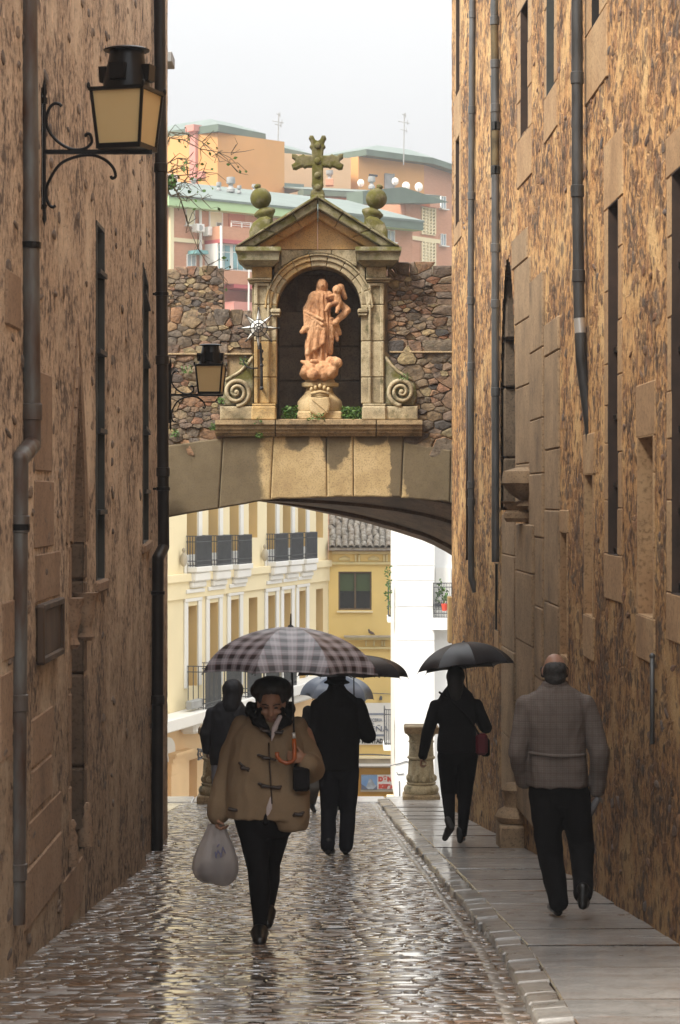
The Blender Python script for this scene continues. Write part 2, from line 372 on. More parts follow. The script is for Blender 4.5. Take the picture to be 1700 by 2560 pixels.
# wet street
def wet_mat(name, cols, rough_lo, rough_hi, scale=1.0, bump=0.6, isl=True, coat=0.9, rust=0.85, crough=0.1, per=False):
    t = NT(name); v = t.tc.outputs['Object']
    ge = t.new('ShaderNodeNewGeometry'); pos = ge.outputs['Position']
    r = t.rand() if isl else t.noise(pos, 3.0, 3)
    col = t.ramp(r, [(i / (len(cols) - 1), c) for i, c in enumerate(cols)])
    fine = t.noise(pos, 45 * scale, 4, 0.6); mid = t.noise(pos, 7 * scale, 4); big = t.noise(pos, 1.1, 4)
    col = t.mix(t.ramp(fine, [(0.45, 0.0), (0.7, 0.6)]), col, t.mix(0.6, col, (0.01, 0.008, 0.006)))
    col = t.mix(t.ramp(t.noise(t.map(pos, (1, 2.5, 1)), 1.9, 5), [(0.52, 0.0), (0.64, rust)]), col, (0.17, 0.085, 0.035))
    col = t.mix(t.ramp(t.noise(t.map(pos, (0.7, 2.2, 1), (9, 4, 0)), 1.3, 5, 0.65), [(0.54, 0.0), (0.66, rust * 0.8)]), col, (0.05, 0.045, 0.04))
    t.col(col)
    t.rough(t.ramp(t.math('ADD', t.math('MULTIPLY', mid, 0.6), t.math('MULTIPLY', big, 0.4)), [(0.36, rough_lo), (0.62, rough_hi)]))
    if per:      # every stone has its own wetness and polish
        r2 = t.math('FRACT', t.math('MULTIPLY', r, 7.31)); r3 = t.math('FRACT', t.math('MULTIPLY', r, 13.7))
        wet = t.math('ADD', t.math('MULTIPLY', r2, 0.6), t.math('MULTIPLY', t.noise(t.map(pos, (1, 1.8, 1), (3, 1, 0)), 3.2, 5, 0.65), 0.7))
        t.rough(t.ramp(wet, [(0.36, 0.48), (0.56, 0.08)]))
    t.b.inputs['Specular IOR Level'].default_value = 0.8; t.set(t.b.inputs['Coat Weight'], t.ramp(wet, [(0.38, 0.08), (0.54, coat)]) if per else t.ramp(t.noise(t.map(pos, (1, 1.6, 1)), 2.6, 5, 0.6), [(0.30, 0.1), (0.46, coat)])); t.b.inputs['Coat Roughness'].default_value = crough; t.b.inputs['Coat IOR'].default_value = 1.8
    t.bump(t.math('ADD', t.math('MULTIPLY', mid, 0.7), t.math('MULTIPLY', fine, 0.35)), bump, 0.012)
    return t.mat
M_cobble = wet_mat('wet_cobble', [(0.13, 0.12, 0.11), (0.27, 0.25, 0.23), (0.20, 0.15, 0.11), (0.36, 0.34, 0.32), (0.16, 0.15, 0.14), (0.25, 0.175, 0.115), (0.32, 0.30, 0.285)], 0.05, 0.24, bump=0.14, crough=0.06, per=True)
M_joint = wet_mat('wet_joint', [(0.05, 0.042, 0.034), (0.08, 0.064, 0.048)], 0.05, 0.3, isl=False, bump=0.4)
M_kerb = wet_mat('wet_kerb', [(0.24, 0.225, 0.2), (0.32, 0.30, 0.27), (0.27, 0.24, 0.2)], 0.2, 0.5, 0.6, 0.5, coat=0.5, rust=0.3)
M_slab = wet_mat('wet_granite_slab', [(0.28, 0.27, 0.255), (0.36, 0.345, 0.325), (0.32, 0.305, 0.285)], 0.25, 0.55, 1.2, 0.55, coat=0.5, rust=0.25)
M_plaza = wet_mat('plaza_paving', [(0.25, 0.24, 0.22), (0.3, 0.29, 0.27)], 0.2, 0.5, isl=False, bump=0.2)
# arch and shrine
M_mortar = stone_mat('rubble_mortar', (0.34, 0.25, 0.145), (0.44, 0.32, 0.18), (0.16, 0.12, 0.08), (0.09, 0.1, 0.03), 0.3, 2.5, 0.8)
def rubble():
    t = NT('rubble_stone'); v = t.shift(t.tc.outputs['Object'], 30); r = t.rand()
    c = t.ramp(r, [(0.0, (0.16, 0.13, 0.105)), (0.14, (0.34, 0.24, 0.135)), (0.3, (0.08, 0.07, 0.065)), (0.42, (0.34, 0.19, 0.10)), (0.56, (0.25, 0.20, 0.15)), (0.68, (0.36, 0.17, 0.09)), (0.8, (0.46, 0.36, 0.19)), (0.92, (0.14, 0.105, 0.08)), (1.0, (0.3, 0.21, 0.15))])
    mid = t.noise(v, 12, 5, 0.65); fine = t.noise(v, 60, 4)
    c = t.mix(t.ramp(mid, [(0.36, 0.0), (0.62, 0.85)]), c, t.mix(0.7, c, (0.03, 0.026, 0.022)))
    c = t.mix(t.ramp(t.noise(v, 7, 5, 0.7), [(0.6, 0.0), (0.72, 0.7)]), c, (0.085, 0.09, 0.035))
    t.col(c); t.rough(0.75); t.bump(t.math('ADD', mid, t.math('MULTIPLY', fine, 0.5)), 1.0, 0.03)
    return t.mat
M_rubble = rubble()
def vous_stain(t, col):
    # water stains running down the arch face: dark to the sides, tongues under the ledge
    g = t.new('ShaderNodeNewGeometry'); s3 = t.new('ShaderNodeSeparateXYZ'); t.l.new(g.outputs['Position'], s3.inputs[0])
    n = t.noise(g.outputs['Position'], 2.2, 5, 0.6); n2 = t.noise(g.outputs['Position'], 9, 6, 0.7)
    x = t.math('ADD', s3.outputs[0], t.math('MULTIPLY', t.math('SUBTRACT', n, 0.5), 0.32))
    def tongue(cx, w, zb, zt):
        dx = t.math('DIVIDE', t.math('ABSOLUTE', t.math('SUBTRACT', x, cx)), w)
        dz = t.math('DIVIDE', t.math('SUBTRACT', zt, s3.outputs[2]), zt - zb)
        d = t.math('ADD', t.math('MULTIPLY', t.math('MULTIPLY', dx, dx), 1.0), t.math('MULTIPLY', t.math('MULTIPLY', dz, dz), 1.0))
        return t.ramp(t.math('ADD', d, t.math('MULTIPLY', t.math('SUBTRACT', n2, 0.5), 0.9)), [(0.75, 1.0), (1.0, 0.0)])
    xa = t.math('ADD', x, t.math('MULTIPLY', t.math('SUBTRACT', n2, 0.5), 0.2)); m = t.math('MAXIMUM', t.ramp(t.math('ADD', xa, 2.0), [(0.82, 1.0), (0.92, 0.0)]), t.ramp(t.math('ADD', xa, t.math('MULTIPLY', s3.outputs[2], 0.22)), [(0.96, 0.0), (1.0, 1.0)]))
    m = t.math('MAXIMUM', m, tongue(-0.05, 0.21, 0.36, 0.93)); m = t.math('MAXIMUM', m, tongue(-0.62, 0.2, 0.66, 0.93))
    m = t.math('MAXIMUM', m, tongue(0.83, 0.13, -0.2, 0.93)); m = t.math('MAXIMUM', m, tongue(0.45, 0.3, 0.74, 0.93))
    dk = t.mix(t.noise(g.outputs['Position'], 6, 5), (0.05, 0.043, 0.031), (0.125, 0.10, 0.066))
    return t.mix(t.math('MULTIPLY', m, 0.82), col, dk)
M_vous = stone_mat('arch_stone', (0.50, 0.37, 0.19), (0.60, 0.46, 0.26), (0.38, 0.27, 0.14), scale=1.6, bump=0.5, stain=vous_stain)
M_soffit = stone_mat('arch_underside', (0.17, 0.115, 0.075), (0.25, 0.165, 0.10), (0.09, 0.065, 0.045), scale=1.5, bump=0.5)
M_gold = stone_mat('golden_stone', (0.50, 0.335, 0.14), (0.60, 0.44, 0.22), (0.27, 0.19, 0.10), (0.13, 0.11, 0.055), 0.5, 2.2, 0.45, lich=0.35)
M_tymp = stone_mat('tympanum_stone', (0.58, 0.36, 0.15), (0.66, 0.45, 0.23), (0.42, 0.28, 0.14), scale=2.0, bump=0.3)
M_greyst = stone_mat('lichen_stone', (0.44, 0.36, 0.225), (0.55, 0.475, 0.32), (0.2, 0.165, 0.105), (0.12, 0.11, 0.045), 0.7, 2.4, 0.6, lich=0.5)
M_mossy = stone_mat('mossy_stone', (0.25, 0.225, 0.14), (0.36, 0.33, 0.22), (0.09, 0.08, 0.052), (0.15, 0.14, 0.02), 1.0, 2.6, 0.7, lich=0.4, topmoss=True)
M_mossdark = stone_mat('dark_moss_stone', (0.17, 0.15, 0.075), (0.24, 0.21, 0.12), (0.06, 0.052, 0.03), (0.13, 0.12, 0.015), 1.15, 3.2, 0.7, lich=0.2)
M_ledge = stone_mat('ledge_stone', (0.42, 0.31, 0.18), (0.52, 0.39, 0.23), (0.12, 0.1, 0.065), (0.08, 0.075, 0.04), 0.55, 1.8, 0.6)
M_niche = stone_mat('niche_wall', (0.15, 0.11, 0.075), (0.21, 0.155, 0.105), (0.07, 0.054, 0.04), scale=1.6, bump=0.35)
M_terra = stone_mat('terracotta_statue', (0.62, 0.33, 0.165), (0.71, 0.43, 0.24), (0.30, 0.145, 0.075), scale=5.0, bump=0.7, lich=0.3)
M_pedestal = stone_mat('pedestal_stone', (0.55, 0.41, 0.22), (0.64, 0.50, 0.29), (0.36, 0.26, 0.14), scale=3.0, bump=0.3)
# far buildings
M_cream = plain('cream_render', (0.84, 0.72, 0.46), 0.8, 0.05, 0.5)
M_cream2 = plain('cream_reveal', (0.68, 0.47, 0.20), 0.8, 0.06, 0.8)
M_yellow = plain('yellow_render', (0.78, 0.57, 0.21), 0.8, 0.08, 0.5)
M_peach = plain('peach_render', (0.78, 0.54, 0.29), 0.8, 0.08, 0.5)
M_ochre = plain('ochre_render', (0.55, 0.31, 0.05), 0.7, 0.1, 0.8)
M_white = plain('white_paint', (0.80, 0.78, 0.73), 0.7, 0.04, 0.6)
M_whitewash = plain('whitewash', (0.81, 0.81, 0.79), 0.75, 0.03, 0.4)
M_frieze = plain('frieze_relief', (0.72, 0.60, 0.30), 0.8, 0.1, 3)
M_greystone2 = plain('grey_moulding', (0.46, 0.40, 0.30), 0.8, 0.2, 2)
M_rail = plain('balcony_iron', (0.085, 0.09, 0.1), 0.5, 0.15, 4, 0, 40, 0.3)
M_tile = NT('clay_roof_tile')
_r = M_tile.rand()
M_tile.col(M_tile.mix(M_tile.ramp(M_tile.noise(M_tile.shift(M_tile.tc.outputs['Object']), 9, 5), [(0.4, 0.0), (0.62, 1.0)]), M_tile.ramp(_r, [(0, (0.16, 0.12, 0.09)), (0.5, (0.25, 0.20, 0.15)), (1, (0.1, 0.09, 0.075))]), (0.36, 0.33, 0.28)))
M_tile.rough(0.8); M_tile = M_tile.mat
M_redline = plain('red_eave', (0.35, 0.07, 0.05), 0.7, 0.1)
M_winframe = plain('bronze_window_frame', (0.13, 0.085, 0.045), 0.5, 0.1)
M_glassdark = plain('dark_window_glass', (0.022, 0.024, 0.022), 0.08, 0.3, 2, spec=0.8)
M_greenblind = plain('green_blind', (0.07, 0.10, 0.04), 0.6, 0.2, 14, stretch=(1, 1, 6))
M_pane = plain('pale_window_glass', (0.36, 0.42, 0.45), 0.12, 0.3, 1.5, spec=0.7)
M_teal = plain('teal_glass', (0.22, 0.42, 0.45), 0.12, 0.3, 0.8, spec=0.7)
def brick(name, a, b):
    t = NT(name); br = t.new('ShaderNodeTexBrick'); t.l.new(t.map(t.tc.outputs['Object'], (1, 1, 1), rot=(R(90), 0, 0)), br.inputs[0])
    br.inputs['Scale'].default_value = 3.0; br.inputs['Color1'].default_value = (*a, 1); br.inputs['Color2'].default_value = (*b, 1)
    br.inputs['Mortar'].default_value = (*[x * 1.05 for x in a], 1); br.inputs['Mortar Size'].default_value = 0.012
    t.col(t.mix(t.ramp(t.noise(t.tc.outputs['Object'], 0.35, 4), [(0.3, 0.0), (0.7, 0.5)]), br.outputs[0], tuple(min(1, x * 1.15) for x in b))); t.rough(0.85)
    return t.mat
M_brick = brick('salmon_brick', (0.56, 0.28, 0.165), (0.50, 0.24, 0.14))
M_brickd = brick('deep_brick', (0.52, 0.20, 0.11), (0.45, 0.17, 0.10))
M_orange = plain('orange_render', (0.66, 0.34, 0.11), 0.85, 0.06, 0.3)
M_buff = plain('buff_render', (0.66, 0.44, 0.25), 0.85, 0.06, 0.3)
M_pink = plain('pink_paint', (0.62, 0.27, 0.22), 0.8, 0.05, 0.5)
M_crimson = plain('crimson_band', (0.48, 0.10, 0.10), 0.7, 0.06, 0.5)
M_roofgr = plain('green_roof_sheet', (0.15, 0.19, 0.165), 0.55, 0.12, 0.6)
M_roofdk = plain('dark_green_fascia', (0.12, 0.165, 0.125), 0.6, 0.12, 0.6)
M_fascia = plain('light_green_fascia', (0.44, 0.62, 0.33), 0.6, 0.06, 0.6)
M_cement = plain('grey_cement', (0.36, 0.36, 0.35), 0.8, 0.15, 2)
M_awning = plain('teal_awning', (0.16, 0.36, 0.36), 0.7, 0.1, 3)
M_signwhite = plain('sign_white', (0.74, 0.73, 0.69), 0.5, 0.04, 1)
M_signgrey = plain('sign_blue_grey', (0.22, 0.25, 0.31), 0.5, 0.08, 1)
M_letter = plain('letter_blue_grey', (0.12, 0.145, 0.21), 0.5, 0.08, 1)
M_black = plain('letter_black', (0.02, 0.018, 0.018), 0.5, 0.08, 1)
M_red = plain('letter_red', (0.62, 0.07, 0.035), 0.5, 0.08, 1)
M_redtile = plain('red_tiles', (0.55, 0.22, 0.13), 0.8, 0.35, 6)
M_leaf = NT('leaf'); M_leaf.col(M_leaf.ramp(M_leaf.rand(), [(0, (0.03, 0.09, 0.012)), (0.5, (0.06, 0.14, 0.02)), (1, (0.10, 0.17, 0.03))])); M_leaf.rough(0.55); M_leaf = M_leaf.mat
M_twig = plain('twig_bark', (0.10, 0.075, 0.04), 0.8, 0.3, 10)
# clothes and skin
def cloth(name, col, var=0.25, scale=9, weave=220, rough=0.9, bump=0.15, spec=0.15, col2=None):
    t = NT(name); v = t.tc.outputs['Object']; n = t.noise(v, scale, 4); wv = t.noise(v, weave, 2)
    c2 = col2 or tuple(c * (1 - var) for c in col)
    c = t.mix(n, c2, col); c = t.mix(t.ramp(wv, [(0.4, 0.0), (0.65, 0.35)]), c, tuple(x * 0.55 for x in col))
    t.col(c); t.rough(rough); t.b.inputs['Specular IOR Level'].default_value = spec
    t.bump(t.math('ADD', t.math('MULTIPLY', wv, 0.4), n), bump, 0.006)
    return t.mat
M_tan = cloth('camel_wool', (0.31, 0.225, 0.14), 0.3, 7)
M_blackcloth = cloth('black_cloth', (0.012, 0.011, 0.012), 0.4, 8, rough=0.85)
M_tights = cloth('black_tights', (0.005, 0.004, 0.005), 0.3, 8, rough=0.8)
M_darkblue = cloth('charcoal_cloth', (0.018, 0.018, 0.024), 0.3, 8)
M_hood = cloth('dark_rain_jacket', (0.022, 0.024, 0.032), 0.35, 8, rough=0.6, spec=0.3)
M_jeans = cloth('pale_jeans', (0.32, 0.36, 0.46), 0.25, 10)
M_greytrousers = cloth('grey_trousers', (0.17, 0.165, 0.15), 0.25, 10)
M_browntr = cloth('brown_trousers', (0.10, 0.08, 0.055), 0.25, 10)
M_cap = cloth('grey_tweed_cap', (0.20, 0.17, 0.14), 0.3, 30)
M_shoe = plain('black_shoe', (0.008, 0.008, 0.008), 0.35, 0.3)
M_sole = plain('grey_sole', (0.03, 0.027, 0.025), 0.6, 0.3, 20)
M_scarf = cloth('pale_scarf', (0.62, 0.55, 0.55), 0.1, 10)
M_toggle = plain('dark_brown_toggle', (0.035, 0.018, 0.010), 0.4, 0.3, 20)
M_shaft = plain('umbrella_steel', (0.03, 0.03, 0.032), 0.35, 0.1, 20, metal=0.7)
M_handle = plain('amber_handle', (0.42, 0.10, 0.02), 0.25, 0.3, 12)
M_redbag = cloth('dark_red_leather', (0.16, 0.018, 0.03), 0.3, 12, rough=0.5, spec=0.4)
M_paper = plain('folded_grey_paper', (0.16, 0.155, 0.16), 0.6, 0.3, 9)
def skin(name, col):
    t = NT(name); v = t.tc.outputs['Object']; n = t.noise(v, 14, 4)
    t.col(t.mix(n, tuple(x * 0.8 for x in col), col)); t.rough(0.5); t.b.inputs['Subsurface Weight'].default_value = 0.08
    t.b.inputs['Subsurface Radius'].default_value = (0.01, 0.004, 0.002)
    return t.mat
M_skin = skin('skin', (0.40, 0.22, 0.14)); M_skin2 = skin('ruddy_skin', (0.40, 0.22, 0.15))
M_hair = plain('dark_hair', (0.010, 0.008, 0.007), 0.6, 0.4, 40, 0.4, 90)
M_greyhair = plain('grey_hair', (0.045, 0.042, 0.04), 0.7, 0.5, 30, 0.5, 120)
M_lip = plain('lips', (0.25, 0.07, 0.06), 0.4, 0.1)
M_eye = plain('eye', (0.02, 0.014, 0.012), 0.25, 0.1)
def tweed():
    t = NT('check_tweed'); v = t.tc.outputs['Object']
    s3 = t.new('ShaderNodeSeparateXYZ'); t.l.new(v, s3.inputs[0])
    def stripe(ax, per, wdt): return t.math('LESS_THAN', t.math('FRACT', t.math('DIVIDE', s3.outputs[ax], per)), wdt)
    n = t.noise(v, 10, 4); wv = t.noise(v, 240, 2)
    c = t.mix(n, (0.165, 0.142, 0.125), (0.22, 0.19, 0.17))
    c = t.mix(t.math('MULTIPLY', stripe(0, 0.042, 0.2), 0.22), c, (0.12, 0.06, 0.06)); c = t.mix(t.math('MULTIPLY', stripe(2, 0.05, 0.2), 0.22), c, (0.12, 0.06, 0.06))
    c = t.mix(t.math('MULTIPLY', stripe(0, 0.013, 0.5), 0.18), c, (0.06, 0.05, 0.045)); c = t.mix(t.math('MULTIPLY', stripe(2, 0.015, 0.5), 0.18), c, (0.06, 0.05, 0.045))
    c = t.mix(t.ramp(wv, [(0.4, 0.0), (0.65, 0.4)]), c, (0.10, 0.08, 0.07))
    t.col(c); t.rough(0.95); t.b.inputs['Specular IOR Level'].default_value = 0.1; t.bump(t.math('ADD', wv, n), 0.15, 0.006)
    return t.mat
M_tweed = tweed()
def plaid():
    t = NT('plaid_canopy'); uv = t.tc.outputs['UV']
    s3 = t.new('ShaderNodeSeparateXYZ'); t.l.new(uv, s3.inputs[0])
    def band(ax, per, ph, w0, soft=0.08):
        f = t.math('FRACT', t.math('ADD', t.math('DIVIDE', s3.outputs[ax], per), ph))
        d = t.math('ABSOLUTE', t.math('SUBTRACT', f, 0.5)); return t.ramp(d, [(max(0, w0 - soft * 0.4), 1.0), (w0 + soft * 0.4, 0.0)])
    c = t.mix(band(0, 0.096, 0.0, 0.22), (0.27, 0.255, 0.28), (0.02, 0.016, 0.02))
    k = t.mix(band(1, 0.096, 0.1, 0.22), (0.27, 0.255, 0.28), (0.02, 0.016, 0.02))
    c = t.mix(0.5, c, k)
    c = t.mix(t.math('MULTIPLY', band(0, 0.096, 0.5, 0.05, 0.04), 0.25), c, (0.5, 0.46, 0.5)); c = t.mix(t.math('MULTIPLY', band(1, 0.096, 0.6, 0.05, 0.04), 0.25), c, (0.5, 0.46, 0.5))
    c = t.mix(t.math('MULTIPLY', band(0, 0.096, 0.22, 0.03, 0.03), 0.2), c, (0.20, 0.03, 0.05)); c = t.mix(t.math('MULTIPLY', band(1, 0.096, 0.3, 0.03, 0.03), 0.2), c, (0.20, 0.03, 0.05))
    t.col(c); t.rough(0.38); t.b.inputs['Specular IOR Level'].default_value = 0.5
    return t.mat
M_plaid = plaid()
M_umblack = plain('black_umbrella_nylon', (0.022, 0.021, 0.026), 0.42, 0.25, 5, 0.1, 18)
M_umblue = plain('blue_umbrella_nylon', (0.08, 0.11, 0.17), 0.3, 0.35, 3, col2=(0.22, 0.26, 0.33))
def plastic():
    t = NT('thin_plastic_bag'); v = t.tc.outputs['Object']; n = t.noise(v, 12, 5)
    t.col(t.mix(n, (0.45, 0.42, 0.42), (0.66, 0.63, 0.62))); t.rough(0.3)
    tr = t.new('ShaderNodeBsdfTransparent'); tr.inputs[0].default_value = (0.9, 0.88, 0.88, 1)
    tl = t.new('ShaderNodeBsdfTranslucent'); tl.inputs[0].default_value = (0.6, 0.57, 0.56, 1)
    m1 = t.new('ShaderNodeMixShader'); m1.inputs[0].default_value = 0.4; t.l.new(t.b.outputs[0], m1.inputs[1]); t.l.new(tl.outputs[0], m1.inputs[2])
    m2 = t.new('ShaderNodeMixShader'); m2.inputs[0].default_value = 0.34; t.l.new(m1.outputs[0], m2.inputs[1]); t.l.new(tr.outputs[0], m2.inputs[2])
    t.l.new(m2.outputs[0], t.out.inputs[0]); t.bump(n, 0.5, 0.02)
    return t.mat
M_plastic = plastic()
# ------------------------------------------------------------------ street, kerb and pavement
RW = [(2.127, 9.6), (2.06, 14.5), (2.0, 19.0), (1.93, 24.0), (1.73, 29.0), (1.585, 34.0), (4.2, 34.04)]
LW = [(-1.87, 9.6), (-1.865, 13.0), (-1.86, 23.0), (-1.99, 23.2), (-1.99, 27.7), (-2.55, 27.78), (-2.55, 34.9)]
def xat(poly, y):
    for (x0, y0), (x1, y1) in zip(poly, poly[1:]):
        if y0 <= y <= y1: return x0 + (x1 - x0) * (y - y0) / (y1 - y0)
    return poly[-1][0] if y > poly[-1][1] else poly[0][0]
KERB = [(0.85, -14.0), (0.91, 11.2), (0.955, 13.0), (0.97, 14.6), (0.93, 17.5), (0.865, 21.7), (0.79, 25.6), (0.70, 31.0), (0.60, 38.4), (0.58, 44)]
CREST = 38.3
def sheet(name, x0, x1, y0, y1, dz, m, nx=1, ny=1):
    b = MB()
    vs = []
    for j in range(ny + 1):
        for i in range(nx + 1):
            y = y0 + (y1 - y0) * j / ny; vs.append((x0 + (x1 - x0) * i / nx, y, ground(y) + dz))
    b.add(vs, [(j * (nx + 1) + i, j * (nx + 1) + i + 1, (j + 1) * (nx + 1) + i + 1, (j + 1) * (nx + 1) + i) for j in range(ny) for i in range(nx)])
    return obj(name, b, m)
street = tag(sheet('street', -3.4, 4.4, -14.0, CREST, -0.0008, M_joint, 8, 60), kind='structure')
# uneven setts laid in rows across the street
rnd = random.Random(3)
def sett(w, l, h, rr):
    """one worn stone: 8-sided, crowned and rounded; about 26 triangles"""
    n = 8; base, mid, top = [], [], []
    for k in range(n):
        a = 2 * math.pi * (k + 0.5) / n; e = 0.55
        cx_ = math.copysign(abs(math.cos(a)) ** e, math.cos(a)); sy_ = math.copysign(abs(math.sin(a)) ** e, math.sin(a))
        j = 1 + rr.uniform(-0.09, 0.09)
        base.append((cx_ * w * 0.5 * j, sy_ * l * 0.5 * j, -0.05)); mid.append((cx_ * w * 0.485 * j, sy_ * l * 0.485 * j, h * 0.55)); top.append((cx_ * w * 0.44 * j, sy_ * l * 0.42 * j, h))
    return base + mid + top + [(0, 0, h * 1.02)]
SETTF = [(k, (k + 1) % 8, 8 + (k + 1) % 8, 8 + k) for k in range(8)] + [(8 + k, 8 + (k + 1) % 8, 16 + (k + 1) % 8, 16 + k) for k in range(8)] + [(16 + k, 16 + (k + 1) % 8, 24) for k in range(8)]
setts = []
y = 9.9
while y < CREST - 0.1:
    l = rnd.uniform(0.065, 0.12); x = xat(LW, y) - 0.06 if y < 27.7 else -2.5
    xr = xat(KERB, y) - 0.02
    while x < xr:
        wd = min(rnd.uniform(0.08, 0.24), xr - x + 0.03)
        if wd > 0.05: setts.append((x + wd / 2, y + l / 2 + 0.03 * math.sin(x * 2.1 + y) + rnd.uniform(-0.026, 0.026), wd, l * rnd.uniform(0.85, 1.3)))
        x += wd + 0.005
    y += l + 0.005
protos = []
for i in range(10):
    b = MB(); b.add(sett(1, 1, 1, random.Random(50 + i)), SETTF)
    me = b.mesh('cobble', fix=False); me.polygons.foreach_set('use_smooth', [True] * len(me.polygons)); me.materials.append(M_cobble); protos.append(me)
def sett_frame(x, y, r_):
    und = 0.0022 * mnoise.noise(Vector((x * 1.3, y * 0.9, 0))) + 0.0008 * mnoise.noise(Vector((x * 4, y * 3, 7)))
    return Matrix.Translation((x, y, ground(y) + und)) @ Matrix.Rotation(-math.atan(SLOPE) + r_.gauss(0, 0.0065), 4, 'X') @ Matrix.Rotation(r_.gauss(0, 0.007), 4, 'Y') @ Matrix.Rotation(r_.gauss(0, 0.09), 4, 'Z')
vis = [s for s in setts if 11.35 < s[1] and abs(s[0]) < 850 / 6000 * s[1] + 0.1]
vis.sort(key=lambda s: s[2] * s[3] / s[1] ** 3, reverse=True)
near = set(vis[:300]); stuff = MB()
for s in setts:
    x, y, wd, l = s; h = rnd.uniform(0.002, 0.0055); M = sett_frame(x, y, rnd)
    if s in near:
        o = link('cobble', rnd.choice(protos), None, street); o.matrix_local = M @ Matrix.Diagonal((wd, l, h, 1))
    else:
        stuff.add([M @ Vector(p) for p in sett(wd, l, h, rnd)], SETTF)
tag(obj('cobble_field', stuff, M_cobble, street, smooth=True, fix=False), kind='stuff')
# pavement: granite slabs, one row wide, and a kerb of small stones beside them
PAVE = 0.065
pav = MB()
ys = [-14 + i for i in range(53)]
vs = [];
for yy in ys: vs += [(xat(KERB, yy) + 0.15, yy, ground(yy) + PAVE - 0.012), (xat(RW, yy) + 0.25 if yy < 34 else 3.2, yy, ground(yy) + PAVE - 0.012)]
pav.add(vs, [(2 * i, 2 * i + 1, 2 * i + 3, 2 * i + 2) for i in range(len(ys) - 1) if ys[i + 1] <= CREST + 0.8])
pavement = tag(obj('pavement', pav, M_joint), kind='structure')
y = 9.6
while y < CREST - 0.3:
    l = rnd.choice([0.55, 0.7, 0.85, 1.0, 1.2]) * rnd.uniform(0.95, 1.05)
    b = MB(); a, c = y + 0.007, y + l - 0.007
    x00, x01 = xat(KERB, a) + 0.17, xat(KERB, c) + 0.17
    x10, x11 = (xat(RW, a) + 0.08, xat(RW, c) + 0.08) if y < 33 else (2.6, 2.6)
    dz = rnd.uniform(-0.006, 0.006); sk = rnd.uniform(-0.04, 0.04); tl = rnd.uniform(-0.006, 0.006)
    p = [(x00, a), (x10, a + sk), (x11, c + sk), (x01, c)]
    top = [(q[0], q[1], ground(q[1]) + PAVE + dz + (tl if i in (1, 2) else 0)) for i, q in enumerate(p)]
    bev = 0.006; cen = (sum(q[0] for q in p) / 4, sum(q[1] for q in p) / 4)
    tin = [(q[0] + (bev if q[0] < cen[0] else -bev), q[1] + (bev if q[1] < cen[1] else -bev), q[2]) for q in top]
    b.add([(q[0], q[1], q[2] - 0.08) for q in top] + [(q[0], q[1], q[2] - 0.003) for q in top] + tin,
          [(0, 1, 5, 4), (1, 2, 6, 5), (2, 3, 7, 6), (3, 0, 4, 7), (4, 5, 9, 8), (5, 6, 10, 9), (6, 7, 11, 10), (7, 4, 8, 11), (8, 9, 10, 11)])
    b.m = [1] * 8 + [0]
    obj('paving_slab', b, [M_slab, M_joint], pavement)
    y += l
y = 9.8
while y < CREST - 0.2:
    l = rnd.uniform(0.24, 0.5); a, c = y + 0.008, y + l - 0.008; wd = rnd.uniform(0.15, 0.185)
    x0a, x0c = xat(KERB, a) + rnd.uniform(-0.012, 0.012), xat(KERB, c) + rnd.uniform(-0.012, 0.012)
    h0 = PAVE - 0.012 + rnd.uniform(-0.006, 0.006); b = MB()
    p = [(x0a, a), (x0a + wd, a), (x0c + wd, c), (x0c, c)]
    lo = [(q[0], q[1], ground(q[1]) - 0.04) for q in p]
    mi = [(q[0], q[1], ground(q[1]) + h0 - 0.012) for q in p]
    cc = (sum(q[0] for q in p) / 4, sum(q[1] for q in p) / 4)
    hi = [(q[0] + (cc[0] - q[0]) * 0.12, q[1] + (cc[1] - q[1]) * 0.05, ground(q[1]) + h0 + (0.0 if i in (0, 3) else 0.012)) for i, q in enumerate(p)]
    b.add(lo + mi + hi, [(0, 1, 5, 4), (1, 2, 6, 5), (2, 3, 7, 6), (3, 0, 4, 7), (4, 5, 9, 8), (5, 6, 10, 9), (6, 7, 11, 10), (7, 4, 8, 11), (8, 9, 10, 11)])
    obj('kerb_stone', b, M_kerb, pavement, smooth=False)
    y += l
# gutter line of thin stones along the kerb
b = MB(); y = 9.8
while y < CREST - 0.2:
    l = rnd.uniform(0.12, 0.3); x0 = xat(KERB, y) - 0.10; M = sett_frame(x0, y + l / 2, rnd)
    b.add([M @ Vector(p) for p in sett(0.07, l * 0.98, 0.006, rnd)], SETTF); y += l
tag(obj('gutter_stones', b, M_kerb, street, smooth=True, fix=False), kind='stuff')
# top step, the flight down and the square below
b = MB(); x = -3.2
zc = ground(CREST)
while x < 4.2:
    wd = rnd.uniform(0.8, 1.5); o = MB(); o.cbox((x + 0.005, CREST + 0.01, zc - 0.16), (x + wd - 0.005, CREST + 0.75, zc + 0.006), 0.02); obj('step_stone', o, M_slab, street); x += wd
st = MB()
for i in range(30):
    st.box((-7, CREST + 0.76 + i * 0.4, zc - 6.4), (8, CREST + 0.76 + (i + 1) * 0.4 - 0.002, zc - 0.18 - i * 0.19 + 0.0))
steps = tag(obj('steps', st, M_slab), kind='structure')
ZQ = zc - 5.9
b = MB(); b.add([(-400, CREST - 2, ZQ), (400, CREST - 2, ZQ), (400, 700, ZQ), (-400, 700, ZQ)], [(0, 1, 2, 3)])
tag(obj('ground', b, M_plaza), kind='structure')
b = MB(); b.add([(-60, -60, -1.9), (60, -60, -1.9), (60, -14, ground(-14) - 0.3), (-60, -14, ground(-14) - 0.3)], [(0, 1, 2, 3)])
tag(obj('terrain', b, M_plaza), kind='structure')
